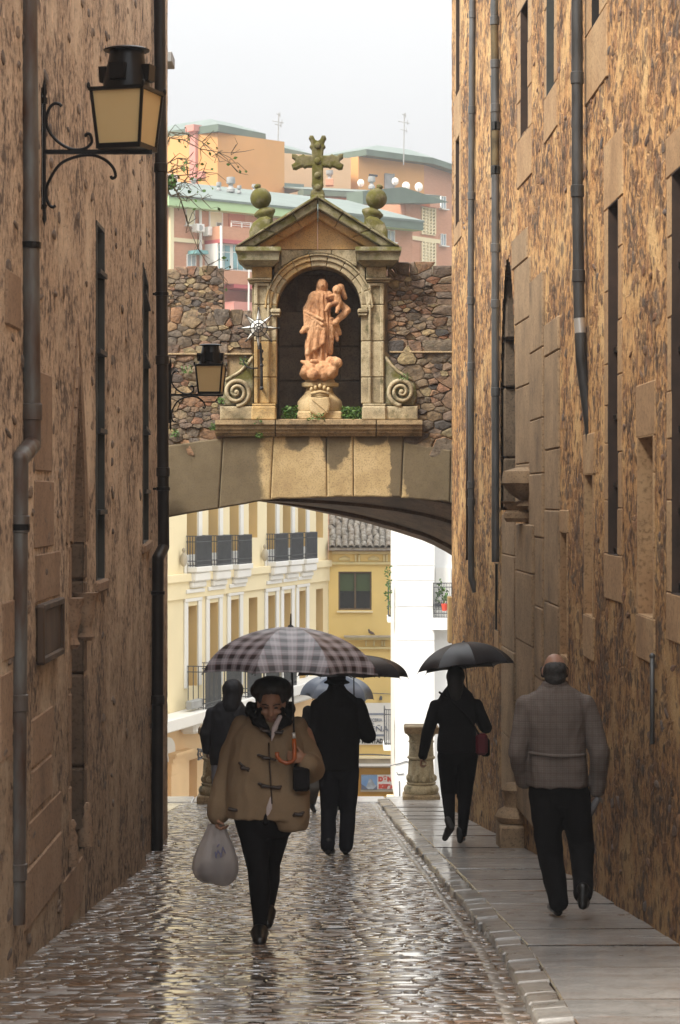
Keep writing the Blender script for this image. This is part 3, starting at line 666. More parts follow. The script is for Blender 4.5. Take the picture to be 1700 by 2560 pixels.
# ------------------------------------------------------------------ the two street walls
class Wall:
    def __init__(s, pts, sign):
        s.p = [Vector((x, y)) for x, y in pts]; s.sign = sign
        s.L = [0.0]
        for a, b_ in zip(s.p, s.p[1:]): s.L.append(s.L[-1] + (b_ - a).length)
        s.tab = []
        u = 0.0; best = -1e9
        while u < s.L[-1]:
            q, n = s.at(u)
            if 10.0 < q.y:
                px = CX + FP * q.x / q.y
                if -sign * px > best: best = -sign * px; s.tab.append((px, u, q.y))
            u += 0.02
    def at(s, u):
        for i in range(len(s.p) - 1):
            if u <= s.L[i + 1] or i == len(s.p) - 2:
                t = (s.p[i + 1] - s.p[i]).normalized(); q = s.p[i] + t * (u - s.L[i])
                n = Vector((-t.y, t.x)) * s.sign; return q, n
    def pos(s, u, z, off=0.0):
        q, n = s.at(u); return Vector((q.x + n.x * off, q.y + n.y * off, z))
    def u(s, px): return min(s.tab, key=lambda r: abs(r[0] - px))[1]
    def y(s, px): return min(s.tab, key=lambda r: abs(r[0] - px))[2]
    def z(s, px, py): return (CY - py) / FP * s.y(px)
    def box(s, mb, u0, u1, z0, z1, o0, o1, m=0, bev=0.0):
        a, b_ = s.pos(u0, z0, o0), s.pos(u1, z0, o0); c = s.pos(u0, z0, o1)
        mb.frame_box(a, b_ - a, c - a, (0, 0, z1 - z0), m, bev)
left = Wall(LW, -1); right = Wall(RW, 1)
def wall_sheet(name, W, mat, parent, u0, u1, ztop, holes, step=0.05, arch_holes=()):
    us = [u0 + i * step for i in range(int((u1 - u0) / step) + 1)] + [u1]
    y1 = W.at(u1)[0].y; zlo = min(ground(W.at(u0)[0].y), ground(y1)) - 0.3
    zs = [zlo + i * step for i in range(int((ztop - zlo) / step) + 1)]
    def snap(arr, vals):
        arr = np.array(sorted(arr))
        for v in vals:
            i = int(np.argmin(abs(arr - v)))
            arr[i] = v
        return np.unique(arr)
    us = snap(us, [h[0] for h in holes] + [h[1] for h in holes] + [l for l in W.L if u0 < l < u1]); zs = snap(zs, [h[2] for h in holes] + [h[3] for h in holes])
    P_ = np.zeros((len(zs), len(us), 3))
    for i, u_ in enumerate(us):
        q, _ = W.at(float(u_)); P_[:, i, 0] = q.x; P_[:, i, 1] = q.y
    P_[:, :, 2] = zs[:, None]
    uc = (us[:-1] + us[1:]) / 2; zc_ = (zs[:-1] + zs[1:]) / 2
    keep = np.ones((len(zc_), len(uc)), bool)
    for (a, b_, c, d) in holes: keep &= ~((uc[None] > a) & (uc[None] < b_) & (zc_[:, None] > c) & (zc_[:, None] < d))
    for f in arch_holes: keep &= ~f(uc[None], zc_[:, None])
    jj, ii = np.nonzero(keep); nu = len(us); a = jj * nu + ii
    F = np.stack([a, a + 1, a + nu + 1, a + nu], 1)
    if W is right: F = F[:, ::-1]
    me = bpy.data.meshes.new(name); me.vertices.add(P_.size // 3); me.vertices.foreach_set('co', P_.ravel())
    me.loops.add(F.size); me.loops.foreach_set('vertex_index', F.ravel().astype(np.int32))
    me.polygons.add(len(F)); me.polygons.foreach_set('loop_start', np.arange(0, F.size, 4, dtype=np.int32))
    me.polygons.foreach_set('use_smooth', [True] * len(F)); me.update(); me.validate()
    return link(name, me, mat, parent)
bl = empty('stone_building', (-3.5, 14, ground(14)), 'tall dark rubble stone building along the left side, with a pointed niche', 'building')
br = empty('stone_building', (3.5, 14, ground(14)), 'tall orange limewashed stone building beside the pavement, with stone portal and drainpipes', 'building')
def at0(o, parent):      # child built in world coordinates
    o.parent = parent; o.matrix_parent_inverse = Matrix.Translation(-parent.location); return o
def part(name, mb, mats, parent, **k): return at0(obj(name, mb, mats, None, **k), parent)
ZT = 7.4; ZTL = 6.3
Lh, Rh = [], []
def window(W, B, px0, px1, py0, py1, holes, depth, fill, trim, fw=0.14, proud=0.008, bars=None, rev=None, lintel=None, sill=True, barmat=None, frame_mat=None, fillpos=None):
    """opening in the wall with dressed-stone jambs (blocks), lintel, sill, recessed leaf"""
    ua, ub = sorted((W.u(px0), W.u(px1)))
    pxm = (px0 + px1) / 2; z1, z0 = W.z(pxm, py0), W.z(pxm, py1)
    holes.append((ua, ub, z0, z1))
    w_ = MB(); W.box(w_, ua - 0.02, ub + 0.02, z0 - 0.02, z1 + 0.02, -depth - 0.03, -depth)
    win = part('window', w_, fill, B)
    # reveals take the leaf colour; dark ones hold painted shade and old paint
    rv = MB(); t_ = 0.03
    W.box(rv, ua - t_, ua, z0, z1, -depth, 0.01); W.box(rv, ub, ub + t_, z0, z1, -depth, 0.01)
    W.box(rv, ua - t_, ub + t_, z1, z1 + t_, -depth, 0.01); W.box(rv, ua - t_, ub + t_, z0 - t_, z0, -depth, 0.01)
    part('window_reveal', rv, rev or fill, win)
    rr = random.Random(int(px0 * 7 + py1))
    if fw:
        for (a, b_) in ((ua - fw, ua - 0.001), (ub + 0.001, ub + fw)):
            z = z0
            while z < z1 - 0.01:
                hgt = min(rr.uniform(0.28, 0.6), z1 - z)
                if z1 - z - hgt < 0.15: hgt = z1 - z
                j = MB(); W.box(j, a, b_, z + 0.003, z + hgt - 0.003, -0.06, proud + rr.uniform(0.0, 0.006), 0, 0.006)
                part('jamb_stone', j, trim, B); z += hgt
        lt = lintel if lintel else 0.26
        j = MB(); W.box(j, ua - fw - 0.04, ub + fw + 0.04, z1 + 0.003, z1 + lt, -0.06, proud + 0.004, 0, 0.008); part('lintel_stone', j, trim, B)
        if sill:
            j = MB(); W.box(j, ua - fw - 0.02, ub + fw + 0.02, z0 - (sill if sill is not True else 0.24), z0 - 0.003, -0.06, proud + 0.006, 0, 0.008); part('sill_stone', j, trim, B)
    if bars:
        for pyb in bars:
            zb = W.z(pxm, pyb); q = MB()
            W.box(q, ua + 0.005, ub - 0.005, zb - 0.018, zb + 0.018, -depth + 0.002, -0.03 if barmat is None else 0.035); part('crossbar', q, barmat or M_iron, win)
    return ua, ub, z0, z1
# right wall openings
window(right, br, 1141, 1150, 325, 560, Rh, 0.22, M_blind, M_trim_r, 0.3, lintel=0.5)
window(right, br, 1142, 1151, -60, 300, Rh, 0.22, M_blind, M_trim_r, 0.16, lintel=0.4)
window(right, br, 1229, 1236, 185, 440, Rh, 0.2, M_hole, M_trim_r, 0.08)
window(right, br, 1304, 1321, 12, 333, Rh, 0.2, M_blind, M_trim_r, 0.33, sill=0.5, lintel=0.5)
window(right, br, 1369, 1388, -260, 225, Rh, 0.22, M_shutter, M_trim_r, 0.22, sill=0.42)
window(right, br, 1482, 1501, -200, 55, Rh, 0.2, M_hole, M_trim_r, 0.45, sill=0.55)
window(right, br, 1524, 1547, 509, 1386, Rh, 0.2, M_blind, M_trim_r, 0.22, bars=[870, 1040, 1212, 1378], lintel=0.5, sill=0.34)
window(right, br, 1683, 1712, 425, 1486, Rh, 0.18, M_blind, M_trim_r, 0.2, bars=[655, 870, 1070, 1278, 1470], sill=0.3)
window(right, br, 1598, 1636, 1092, 1540, Rh, 0.26, M_trim_r, M_trim_r, 0.05, lintel=0.36, sill=0.3)
window(right, br, 1464, 1484, 1187, 1538, Rh, 0.22, M_trim_r, M_trim_r, 0.05, lintel=0.33, sill=0.35)
window(right, br, 1404, 1420, 1332, 1640, Rh, 0.12, M_trim_r, M_trim_r, 0.04, lintel=0.2, sill=0.2)
window(right, br, 1240, 1246, 1410, 1575, Rh, 0.2, M_hole, M_trim_r, 0.06)
# left wall openings
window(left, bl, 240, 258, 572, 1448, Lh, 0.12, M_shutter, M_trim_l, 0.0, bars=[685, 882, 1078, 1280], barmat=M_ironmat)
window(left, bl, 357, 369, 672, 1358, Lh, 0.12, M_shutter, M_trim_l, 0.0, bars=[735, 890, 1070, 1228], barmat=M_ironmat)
for (pa, pb, pyb) in ((240, 258, 1448), (357, 369, 1358)):
    j = MB(); ua, ub = sorted((left.u(pa - 3), left.u(pb + 5))); zb = left.z((pa + pb) / 2, pyb)
    left.box(j, ua, ub, zb - 0.10, zb - 0.002, -0.1, 0.035, 0, 0.02); part('sill_stone', j, M_trim_l, bl)
# ---- pointed portal of the right building
ua, ub = right.u(1292), right.u(1256)
zs_, zap = right.z(1275, 1272), right.z(1275, 640)
zsp = zs_ + (zap - zs_) * 0.45; um = (ua + ub) / 2 + 0.15
def rhole(u_, z_):
    t_ = np.clip((z_ - zsp) / (zap - zsp), 0, 1); hw = (ub - ua) / 2 * np.sqrt(1 - t_ ** 1.6)
    return (abs(u_ - um) < hw) & (z_ > zs_) & (z_ < zap)
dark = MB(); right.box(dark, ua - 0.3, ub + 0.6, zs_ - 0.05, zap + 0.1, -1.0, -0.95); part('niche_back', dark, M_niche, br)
# embrasure blocks: far jamb in dark stone, recess shadow painted in
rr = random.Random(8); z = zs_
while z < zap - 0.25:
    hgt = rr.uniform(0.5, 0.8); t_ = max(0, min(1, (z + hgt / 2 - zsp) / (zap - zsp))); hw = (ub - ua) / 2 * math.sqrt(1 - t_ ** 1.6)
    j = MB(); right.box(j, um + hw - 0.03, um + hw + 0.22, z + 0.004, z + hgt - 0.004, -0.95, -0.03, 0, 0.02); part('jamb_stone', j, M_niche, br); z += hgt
def column_of_blocks(pxa, pxb, py_top, py_bot, o0, o1, hmin, hmax, topshift=0.0, mat=M_portal, name='portal_stone', lean=0.0):
    a, b_ = sorted((right.u(pxa), right.u(pxb))); pxm = (pxa + pxb) / 2
    zt, zb = right.z(pxm, py_top), right.z(pxm, py_bot); z = zb
    while z < zt - 0.02:
        hgt = rr.uniform(hmin, hmax)
        if zt - z - hgt < hmin * 0.6: hgt = zt - z
        t_ = (z - zb) / (zt - zb); sh = topshift * max(0, (t_ - 0.45) / 0.55) ** 2
        j = MB(); right.box(j, a + sh, b_ + sh, z + 0.002, z + hgt - 0.002, o0, o1 + rr.uniform(-0.004, 0.004), 0, 0.012)
        part(name, j, mat, br); z += hgt
column_of_blocks(1292, 1331, 575, 1276, -0.1, 0.02, 0.45, 0.8, topshift=0.5)
column_of_blocks(1332, 1364, 690, 1960, -0.1, 0.035, 0.5, 0.95)
column_of_blocks(1366, 1401, 800, 1700, -0.1, 0.022, 0.5, 0.9)
column_of_blocks(1303, 1345, 1310, 2040, -0.1, 0.06, 0.55, 1.0)
column_of_blocks(1258, 1290, 1285, 1990, -0.1, 0.02, 0.6, 1.1)
# corbel, capital and base of the engaged column
j = MB()
cu = right.u(1318); cz = right.z(1318, 1290)
q0 = right.pos(cu, cz, 0.04)
j.lathe([(0.17, -0.06), (0.2, -0.02), (0.2, 0.03), (0.16, 0.06), (0.19, 0.12), (0.24, 0.15)], 16, q0); part('capital', j, M_portal, br)
j = MB()
pr = [(0.10, 0.0), (0.14, 0.03), (0.10, 0.09), (0.20, 0.16), (0.28, 0.26), (0.26, 0.38), (0.12, 0.42)]
j.lathe(pr, 14, right.pos(right.u(1322), right.z(1322, 1272), 0.0)); part('corbel', j, M_portal, br)
yb = right.y(1300)
j = MB(); q0 = right.pos(right.u(1302), ground(yb) + PAVE, 0.02)
j.cbox((q0.x - 0.22, q0.y - 0.32, q0.z - 0.05), (q0.x + 0.22, q0.y + 0.32, q0.z + 0.25), 0.02)
j.lathe([(0.22, 0.26), (0.25, 0.32), (0.22, 0.38), (0.15, 0.42), (0.15, 0.55), (0.19, 0.6), (0.14, 0.66)], 16, q0); part('column_base', j, M_portal, br, angle=40)
# ---- pointed niche on the left building
la, lb = left.u(162), left.u(216); lm = (la + lb) / 2 + 0.1
lz0, lzs, lza = left.z(185, 2150), left.z(185, 1360), left.z(185, 930)
def lhole(u_, z_):
    t_ = np.clip((z_ - lzs) / (lza - lzs), 0, 1); hw = (lb - la) / 2 * 0.62 * (1 - t_ ** 1.4)
    return (abs(u_ - lm) < hw) & (z_ > lz0) & (z_ < lza)
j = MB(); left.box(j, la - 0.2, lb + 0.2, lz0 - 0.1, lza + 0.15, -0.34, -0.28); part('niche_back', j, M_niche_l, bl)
def pointed(hw0, za, u_): return za
rr = random.Random(21)
for s_ in (-1, 1):           # roll-moulded archivolt as a run of stones, two orders
    for order, (ho, oo, pz) in enumerate(((0.62, 0.018, 0.0), (0.95, 0.007, 0.33))):
        N = 9; prev = None
        for k in range(N + 1):
            t_ = k / N; z = lzs + (lza + pz - lzs) * t_; hw = (lb - la) / 2 * ho * (1 - t_ ** 1.4)
            cur = (lm + s_ * hw, z)
            if prev:
                (u0, z0), (u1, z1) = prev, cur; th = 0.085; m_ = MB()
                pts = [left.pos(u0 + s_ * 0, z0, -0.12), left.pos(u0 + s_ * th, z0 + th * 0.3, -0.12), left.pos(u1 + s_ * th * (1 - t_ * 0.6), z1 + th * 0.6, -0.12), left.pos(u1, z1, -0.12)]
                pt2 = [left.pos(u0 + s_ * 0, z0, oo), left.pos(u0 + s_ * th, z0 + th * 0.3, oo), left.pos(u1 + s_ * th * (1 - t_ * 0.6), z1 + th * 0.6, oo), left.pos(u1, z1, oo)]
                m_.hexa(pts + pt2); part('arch_stone', m_, M_trim_l, bl)
            prev = cur
    zz = lz0 + 0.1
    while zz < lzs - 0.02:
        hgt = min(rr.uniform(0.4, 0.75), lzs - zz); hw = (lb - la) / 2 * 0.62; m_ = MB()
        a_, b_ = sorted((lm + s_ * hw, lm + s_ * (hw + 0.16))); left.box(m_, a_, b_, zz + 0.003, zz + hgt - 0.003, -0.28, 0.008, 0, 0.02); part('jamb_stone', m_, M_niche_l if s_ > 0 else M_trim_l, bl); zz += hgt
    cz = left.z(185, 1545)
    m_ = MB(); m_.lathe([(0.05, -0.2), (0.07, -0.17), (0.05, -0.13), (0.055, -0.08), (0.08, 0.02), (0.07, 0.06), (0.095, 0.12), (0.10, 0.15)], 12, left.pos(lm + s_ * ((lb - la) / 2 * 0.62 + 0.05), cz, 0.0)); part('capital', m_, M_trim_l, bl, angle=40)
    m_ = MB(); m_.lathe([(0.03, 0.16), (0.045, 0.13), (0.035, 0.09), (0.055, 0.04), (0.05, 0.0), (0.06, -0.05), (0.06, -0.16)], 12, left.pos(lm + s_ * ((lb - la) / 2 * 0.62 + 0.05), left.z(185, 2095), 0.0)); part('column_base', m_, M_trim_l, bl, angle=40)
# big dressed blocks low on the left wall and by the pipe
for (pa, pb, t0, t1) in ((84, 128, 930, 1180), (84, 132, 1200, 1370), (88, 148, 1380, 1500), (78, 130, 1780, 1900), (78, 128, 1905, 2010), (72, 150, 2015, 2120), (60, 150, 2130, 2270), (158, 205, 2170, 2290), (5, 40, 1500, 1650), (0, 30, 1680, 1900), (12, 48, 680, 820)):
    j = MB(); a_, b_ = sorted((left.u(pa), left.u(pb))); pm = (pa + pb) / 2
    left.box(j, a_, b_, max(left.z(pm, t1), ground(left.y(pm)) - 0.05), left.z(pm, t0), -0.08, 0.006 + rr.uniform(0, 0.008), 0, 0.012); part('dressed_stone', j, M_trim_l, bl)
# rubble stones standing out of the render, one by one
def flint(rr_):
    n = 9; pts = []
    for k in range(n):
        a = 2 * math.pi * k / n; j_ = rr_.uniform(0.78, 1.12); pts.append((math.cos(a) * j_ * 0.5, math.sin(a) * j_ * 0.5))
    vs = [(x, -0.6, z) for x, z in pts] + [(x * 0.92, 0.45, z * 0.92) for x, z in pts] + [(x * 0.6, 0.9, z * 0.6) for x, z in pts] + [(0, 1.0, 0)]
    fs = [(k, (k + 1) % n, n + (k + 1) % n, n + k) for k in range(n)] + [(n + k, n + (k + 1) % n, 2 * n + (k + 1) % n, 2 * n + k) for k in range(n)] + [(2 * n + k, 2 * n + (k + 1) % n, 3 * n) for k in range(n)]
    return vs, fs
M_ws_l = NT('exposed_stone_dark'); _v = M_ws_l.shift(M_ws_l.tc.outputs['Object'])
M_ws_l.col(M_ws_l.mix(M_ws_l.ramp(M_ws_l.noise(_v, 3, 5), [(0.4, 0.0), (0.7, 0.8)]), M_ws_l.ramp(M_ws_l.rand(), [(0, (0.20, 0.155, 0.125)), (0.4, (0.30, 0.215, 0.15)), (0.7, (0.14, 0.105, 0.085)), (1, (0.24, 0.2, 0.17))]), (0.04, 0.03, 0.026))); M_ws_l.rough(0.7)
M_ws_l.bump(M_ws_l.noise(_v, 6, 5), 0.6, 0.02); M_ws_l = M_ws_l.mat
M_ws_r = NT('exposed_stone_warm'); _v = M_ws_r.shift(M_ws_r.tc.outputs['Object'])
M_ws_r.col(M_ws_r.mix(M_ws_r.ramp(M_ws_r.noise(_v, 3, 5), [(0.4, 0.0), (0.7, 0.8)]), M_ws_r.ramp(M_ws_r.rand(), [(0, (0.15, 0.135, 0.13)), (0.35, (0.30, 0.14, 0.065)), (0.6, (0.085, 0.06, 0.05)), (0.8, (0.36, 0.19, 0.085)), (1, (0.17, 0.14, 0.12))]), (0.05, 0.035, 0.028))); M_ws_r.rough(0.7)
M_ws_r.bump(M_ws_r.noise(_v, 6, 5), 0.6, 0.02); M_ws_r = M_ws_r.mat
def exposed(W, B, mat, n, u0, u1, holes, seed):
    rr_ = random.Random(seed); protos_ = []
    for i in range(8):
        b_ = MB(); b_.add(*flint(rr_)); me = b_.mesh('wall_stone', True); me.materials.append(mat); protos_.append(me)
    k = 0; tries = 0
    while k < n and tries < 20000:
        tries += 1
        u_ = rr_.uniform(u0, u1); q, nn = W.at(u_); z = rr_.uniform(ground(q.y) + 0.1, min(1300 / FP * q.y, (ZT if W is right else ZTL) - 0.3))
        px = CX + FP * q.x / q.y
        if not (-20 < px < 1720): continue
        if any(h[0] - 0.25 < u_ < h[1] + 0.25 and h[2] - 0.4 < z < h[3] + 0.4 for h in holes): continue
        if W is right and right.u(1405) - 0.1 < u_ < right.u(1256) + 0.2 and z < zap + 0.3: continue
        if W is left and la - 0.3 < u_ < lb + 0.3 and z < lza + 0.4: continue
        if mnoise.noise(Vector((u_ * 0.5, z * 0.5, seed))) + rr_.uniform(-0.4, 0.4) < -0.05: continue
        o = link('wall_stone', rr_.choice(protos_), None, None); at0(o, B)
        ang = math.atan2(nn.y, nn.x) - math.pi / 2
        o.location = (q.x, q.y, z) ; o.rotation_euler = (0, rr_.gauss(0, 0.15), ang)
        o.scale = (rr_.uniform(0.08, 0.26), rr_.uniform(0.006, 0.013), rr_.uniform(0.035, 0.10)); k += 1
exposed(right, br, M_ws_r, 290, right.u(1740), right.u(1135), Rh, 5)
exposed(left, bl, M_ws_l, 260, left.u(-40), left.u(400), Lh, 6)
# wall sheets
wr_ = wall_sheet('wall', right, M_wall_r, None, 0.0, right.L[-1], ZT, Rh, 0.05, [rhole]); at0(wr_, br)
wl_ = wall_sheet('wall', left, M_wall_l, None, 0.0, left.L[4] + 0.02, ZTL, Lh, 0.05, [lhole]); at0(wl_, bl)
b = MB()                                                     # bodies, roofs and the stretch behind the camera
def body(W, us, off, z1, zb, far):
    m_ = MB(); pts = [W.pos(u_, 0, off) for u_ in us]
    poly = [(p.x, p.y) for p in pts] + [(far, pts[-1].y), (far, pts[0].y)]
    n = len(poly); m_.add([(x, y_, zb) for x, y_ in poly] + [(x, y_, z1) for x, y_ in poly], [tuple(range(n)), tuple(range(2 * n - 1, n - 1, -1))] + [(i, (i + 1) % n, n + (i + 1) % n, n + i) for i in range(n)])
    return m_
part('building_core', body(right, [0.0] + [i * 2.0 for i in range(1, 12)] + [right.L[5] - 0.06], -1.1, ZT - 0.05, -6.5, 9), M_plain_r, br)
part('building_core', body(left, [0.0, 4, 10, left.L[2] - 0.1, left.L[3] + 0.3, left.L[4] - 0.06], -0.4, ZTL - 0.05, -6.5, -9), M_plain_l, bl)
for W, B, mt in ((right, br, M_plain_r), (left, bl, M_plain_l)):
    m_ = MB(); uu = 0.0; zt_ = ZT if W is right else ZTL
    for i in range(8):
        u0 = uu + i * (W.L[5 if W is right else 4] - uu) / 8; u1 = uu + (i + 1) * (W.L[5 if W is right else 4] - uu) / 8 - 0.005; W.box(m_, u0, u1, zt_ + 0.002, zt_ + 0.12, -0.6, 0.12)
    part('eaves', m_, mt, B)
# stub of older rubble wall behind the end of the left building, with the shrub on top
lowl = MB(); lowl.cbox((-3.4, 30.4, ground(34)), (-2.56, 31.6, 4.1), 0.05); lowl.cbox((-3.4, 27.8, ground(34)), (-2.56, 30.39, 0.6), 0.05); lowl.cbox((-3.4, 31.61, ground(34)), (-2.56, 34.4, 0.4), 0.05)
for q_ in range(1): tag(obj('rubble_wall', lowl, M_mortar), 'low stepped rubble wall behind the end of the left building', 'wall')
# ------------------------------------------------------------------ rain haze
hz_m = bpy.data.materials.new('rain_haze'); hz_m.use_nodes = True
hz_m.node_tree.nodes.clear()
hv = hz_m.node_tree.nodes.new('ShaderNodeVolumePrincipled'); ho = hz_m.node_tree.nodes.new('ShaderNodeOutputMaterial')
hv.inputs['Color'].default_value = (0.95, 0.96, 0.98, 1); hv.inputs['Density'].default_value = 0.0008; hv.inputs['Anisotropy'].default_value = 0.3
hz_m.node_tree.links.new(hv.outputs[0], ho.inputs['Volume'])
b = MB(); b.box((-420, -70, -13.0), (420, 720, 45)); tag(obj('haze', b, hz_m), kind='stuff')
# ------------------------------------------------------------------ the arch over the street
AY, AB, SD = 34.7, 38.1, 34.7          # front face, back face
K = SD / FP
def X(px): return (px - CX) * K
def Z(py): return (CY - py) * K
arch = empty('stone_arch', (0, AY, ground(AY)), 'skewed stone arch bridging the street, golden blocks with dark water stains and rubble parapets', 'arch')
FR = [(380, 1300), (425, 1293), (500, 1279), (558, 1268), (640, 1255), (690, 1247), (760, 1245), (816, 1243), (883, 1242), (945, 1242), (1009, 1244), (1060, 1249), (1130, 1257), (1260, 1275)]
def fz(px):
    for (a, b_), (c, d) in zip(FR, FR[1:]):
        if a <= px <= c: return b_ + (d - b_) * (px - a) / (c - a)
    return FR[0][1] if px < FR[0][0] else FR[-1][1]
BK = [(380, 1225), (560, 1238), (665, 1256), (740, 1268), (820, 1285), (900, 1303), (976, 1325), (1071, 1356), (1130, 1388), (1260, 1480)]
def bz(px):
    for (a, b_), (c, d) in zip(BK, BK[1:]):
        if a <= px <= c: return b_ + (d - b_) * (px - a) / (c - a)
    return BK[0][1] if px < BK[0][0] else BK[-1][1]
# voussoirs: wedge blocks with slightly uneven joints, arrises worn round
J = [(380, 1112), (558, 1100), (684, 1088), (816, 1090), (883, 1090), (1009, 1090), (1128, 1112), (1262, 1120)]
J2 = [330, 547, 676, 818, 884, 1003, 1125, 1262]
TOPS = [(1120, 1094), (1092, 1090), (1090, 1090), (1090, 1090), (1090, 1090), (1106, 1124), (1120, 1120)]
rr = random.Random(4)
def slab(poly, y0, y1, bev, mats, name, parent, seed=0):
    """block from a front outline (x, z): rounded arris, uneven face"""
    n = len(poly); cx_ = sum(p[0] for p in poly) / n; cz_ = sum(p[1] for p in poly) / n
    def inset(d):
        out = []
        for i in range(n):
            x0, z0 = poly[i - 1]; x1, z1 = poly[i]; x2, z2 = poly[(i + 1) % n]
            e1 = Vector((x1 - x0, z1 - z0)); e2 = Vector((x2 - x1, z2 - z1))
            n1 = Vector((-e1.y, e1.x)).normalized() if e1.length > 1e-6 else Vector((0, 0)); n2 = Vector((-e2.y, e2.x)).normalized() if e2.length > 1e-6 else n1
            m = n1 + n2
            if m.length > 1e-6: m = m.normalized() / max(0.5, math.sqrt(max(0.0, (1 + n1.dot(n2)) / 2)))
            s_ = 1 if area > 0 else -1
            out.append((x1 + m.x * d * s_, z1 + m.y * d * s_))
        return out
    area = sum(poly[i][0] * poly[(i + 1) % n][1] - poly[(i + 1) % n][0] * poly[i][1] for i in range(n))
    m_ = MB(); r1 = inset(bev * 0.3); r2 = inset(bev)
    vs = [(x, y1, z) for x, z in poly] + [(x, y0 + bev, z) for x, z in poly] + [(x, y0 + bev * 0.3, z) for x, z in r1] + [(x, y0, z) for x, z in r2]
    fs = [tuple(range(n - 1, -1, -1)), tuple(3 * n + k for k in range(n))]
    for q in range(3): fs += [(q * n + k, q * n + (k + 1) % n, (q + 1) * n + (k + 1) % n, (q + 1) * n + k) for k in range(n)]
    m_.add(vs, fs); return at0(obj(name, m_, mats, None), parent)
for i in range(7):
    pts = []
    N = 6; a, c = J2[i] + 0.6, J2[i + 1] - 0.6; at_, ct_ = J[i][0] + 0.6, J[i + 1][0] - 0.6
    for k in range(N + 1): px = a + (c - a) * k / N; pts.append((px, fz(px) + rr.uniform(-1.2, 1.2)))
    t0, t1 = TOPS[i]
    for k in range(N + 1): px = ct_ + (at_ - ct_) * k / N; pts.append((px, t1 + (t0 - t1) * k / N + rr.uniform(-1.5, 1.5)))
    slab([(X(px), Z(py)) for px, py in pts], AY - 0.02 - rr.uniform(0, 0.02), AY + 0.55, 0.022, M_vous, 'voussoir', arch)
# barrel behind the front ring, ruled to the lower rear arc, with one raised rib
def barrel(y0, y1, d0, d1, name, lift=0.0):
    m_ = MB(); N = 30; vs = []
    for i in range(N + 1):
        px = 380 + (1262 - 380) * i / N
        zf, zb_ = Z(fz(px)), (CY - bz(px)) / FP * AB
        xb = (px - CX) / FP * AB
        for t_ in (y0, y1):
            tt = (t_ - AY) / (AB - AY); vs.append((X(px) + (xb - X(px)) * tt, t_, zf + (zb_ - zf) * tt + lift))
    m_.add(vs + [(x, y_, 0.95) for x, y_, z in vs], [(2 * i, 2 * i + 1, 2 * i + 3, 2 * i + 2) for i in range(N)] + [(q + 2 * i, q + 2 * i + 2, q + 2 * i + 2 + 2 * N + 2 - 0, q + 2 * i + 2 * N + 2) for i in range(N) for q in (0, 1)] + [(2 * N + 2 + 2 * i, 2 * N + 4 + 2 * i, 2 * N + 5 + 2 * i, 2 * N + 3 + 2 * i) for i in range(N)])
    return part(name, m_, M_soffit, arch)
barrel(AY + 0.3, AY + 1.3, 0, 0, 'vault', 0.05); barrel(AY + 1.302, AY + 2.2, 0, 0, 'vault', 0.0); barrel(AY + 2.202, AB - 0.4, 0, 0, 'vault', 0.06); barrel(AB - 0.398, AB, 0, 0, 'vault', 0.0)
# abutments hidden behind the street walls
for x0, x1 in ((-6.5, -2.78), (2.45, 6.5)):
    m_ = MB(); m_.box((x0, AY + 0.02, ground(AB) - 0.5), (x1, AB, 1.0)); part('abutment', m_, M_mortar, arch)
# rubble parapets either side of the shrine: mortar core and stones laid one by one
def core(poly, y0, y1): 
    m_ = MB(); m_.prism([(X(a), Z(b_)) for a, b_ in poly], y0, y1); return part('rubble_core', m_, M_mortar, arch)
LP1 = [(360, 1112), (360, 884), (640, 884), (640, 1112)]; LP2 = [(360, 886), (360, 702), (425, 690), (470, 682), (520, 680), (553, 686), (556, 802), (640, 806), (640, 886)]
RP1 = [(950, 1112), (950, 880), (1260, 880), (1260, 1112)]; RP2 = [(950, 882), (965, 690), (980, 684), (1010, 678), (1060, 677), (1085, 684), (1103, 694), (1105, 805), (1260, 806), (1260, 882)]
core(LP1, AY + 0.03, AY + 0.9); core(LP2, AY + 0.08, AY + 0.85); core(RP1, AY + 0.03, AY + 0.9); core(RP2, AY + 0.08, AY + 0.85)
def clip(poly, p, n_):
    out = []
    for i in range(len(poly)):
        a, b_ = poly[i], poly[(i + 1) % len(poly)]
        da, db = (a[0] - p[0]) * n_[0] + (a[1] - p[1]) * n_[1], (b_[0] - p[0]) * n_[0] + (b_[1] - p[1]) * n_[1]
        if da <= 0: out.append(a)
        if (da < 0 < db) or (db < 0 < da): t_ = da / (da - db); out.append((a[0] + (b_[0] - a[0]) * t_, a[1] + (b_[1] - a[1]) * t_))
    return out
def inside(pt, poly):
    c = False
    for i in range(len(poly)):
        (x0, y0), (x1, y1) = poly[i], poly[(i + 1) % len(poly)]
        if (y0 > pt[1]) != (y1 > pt[1]) and pt[0] < (x1 - x0) * (pt[1] - y0) / (y1 - y0) + x0: c = not c
    return c
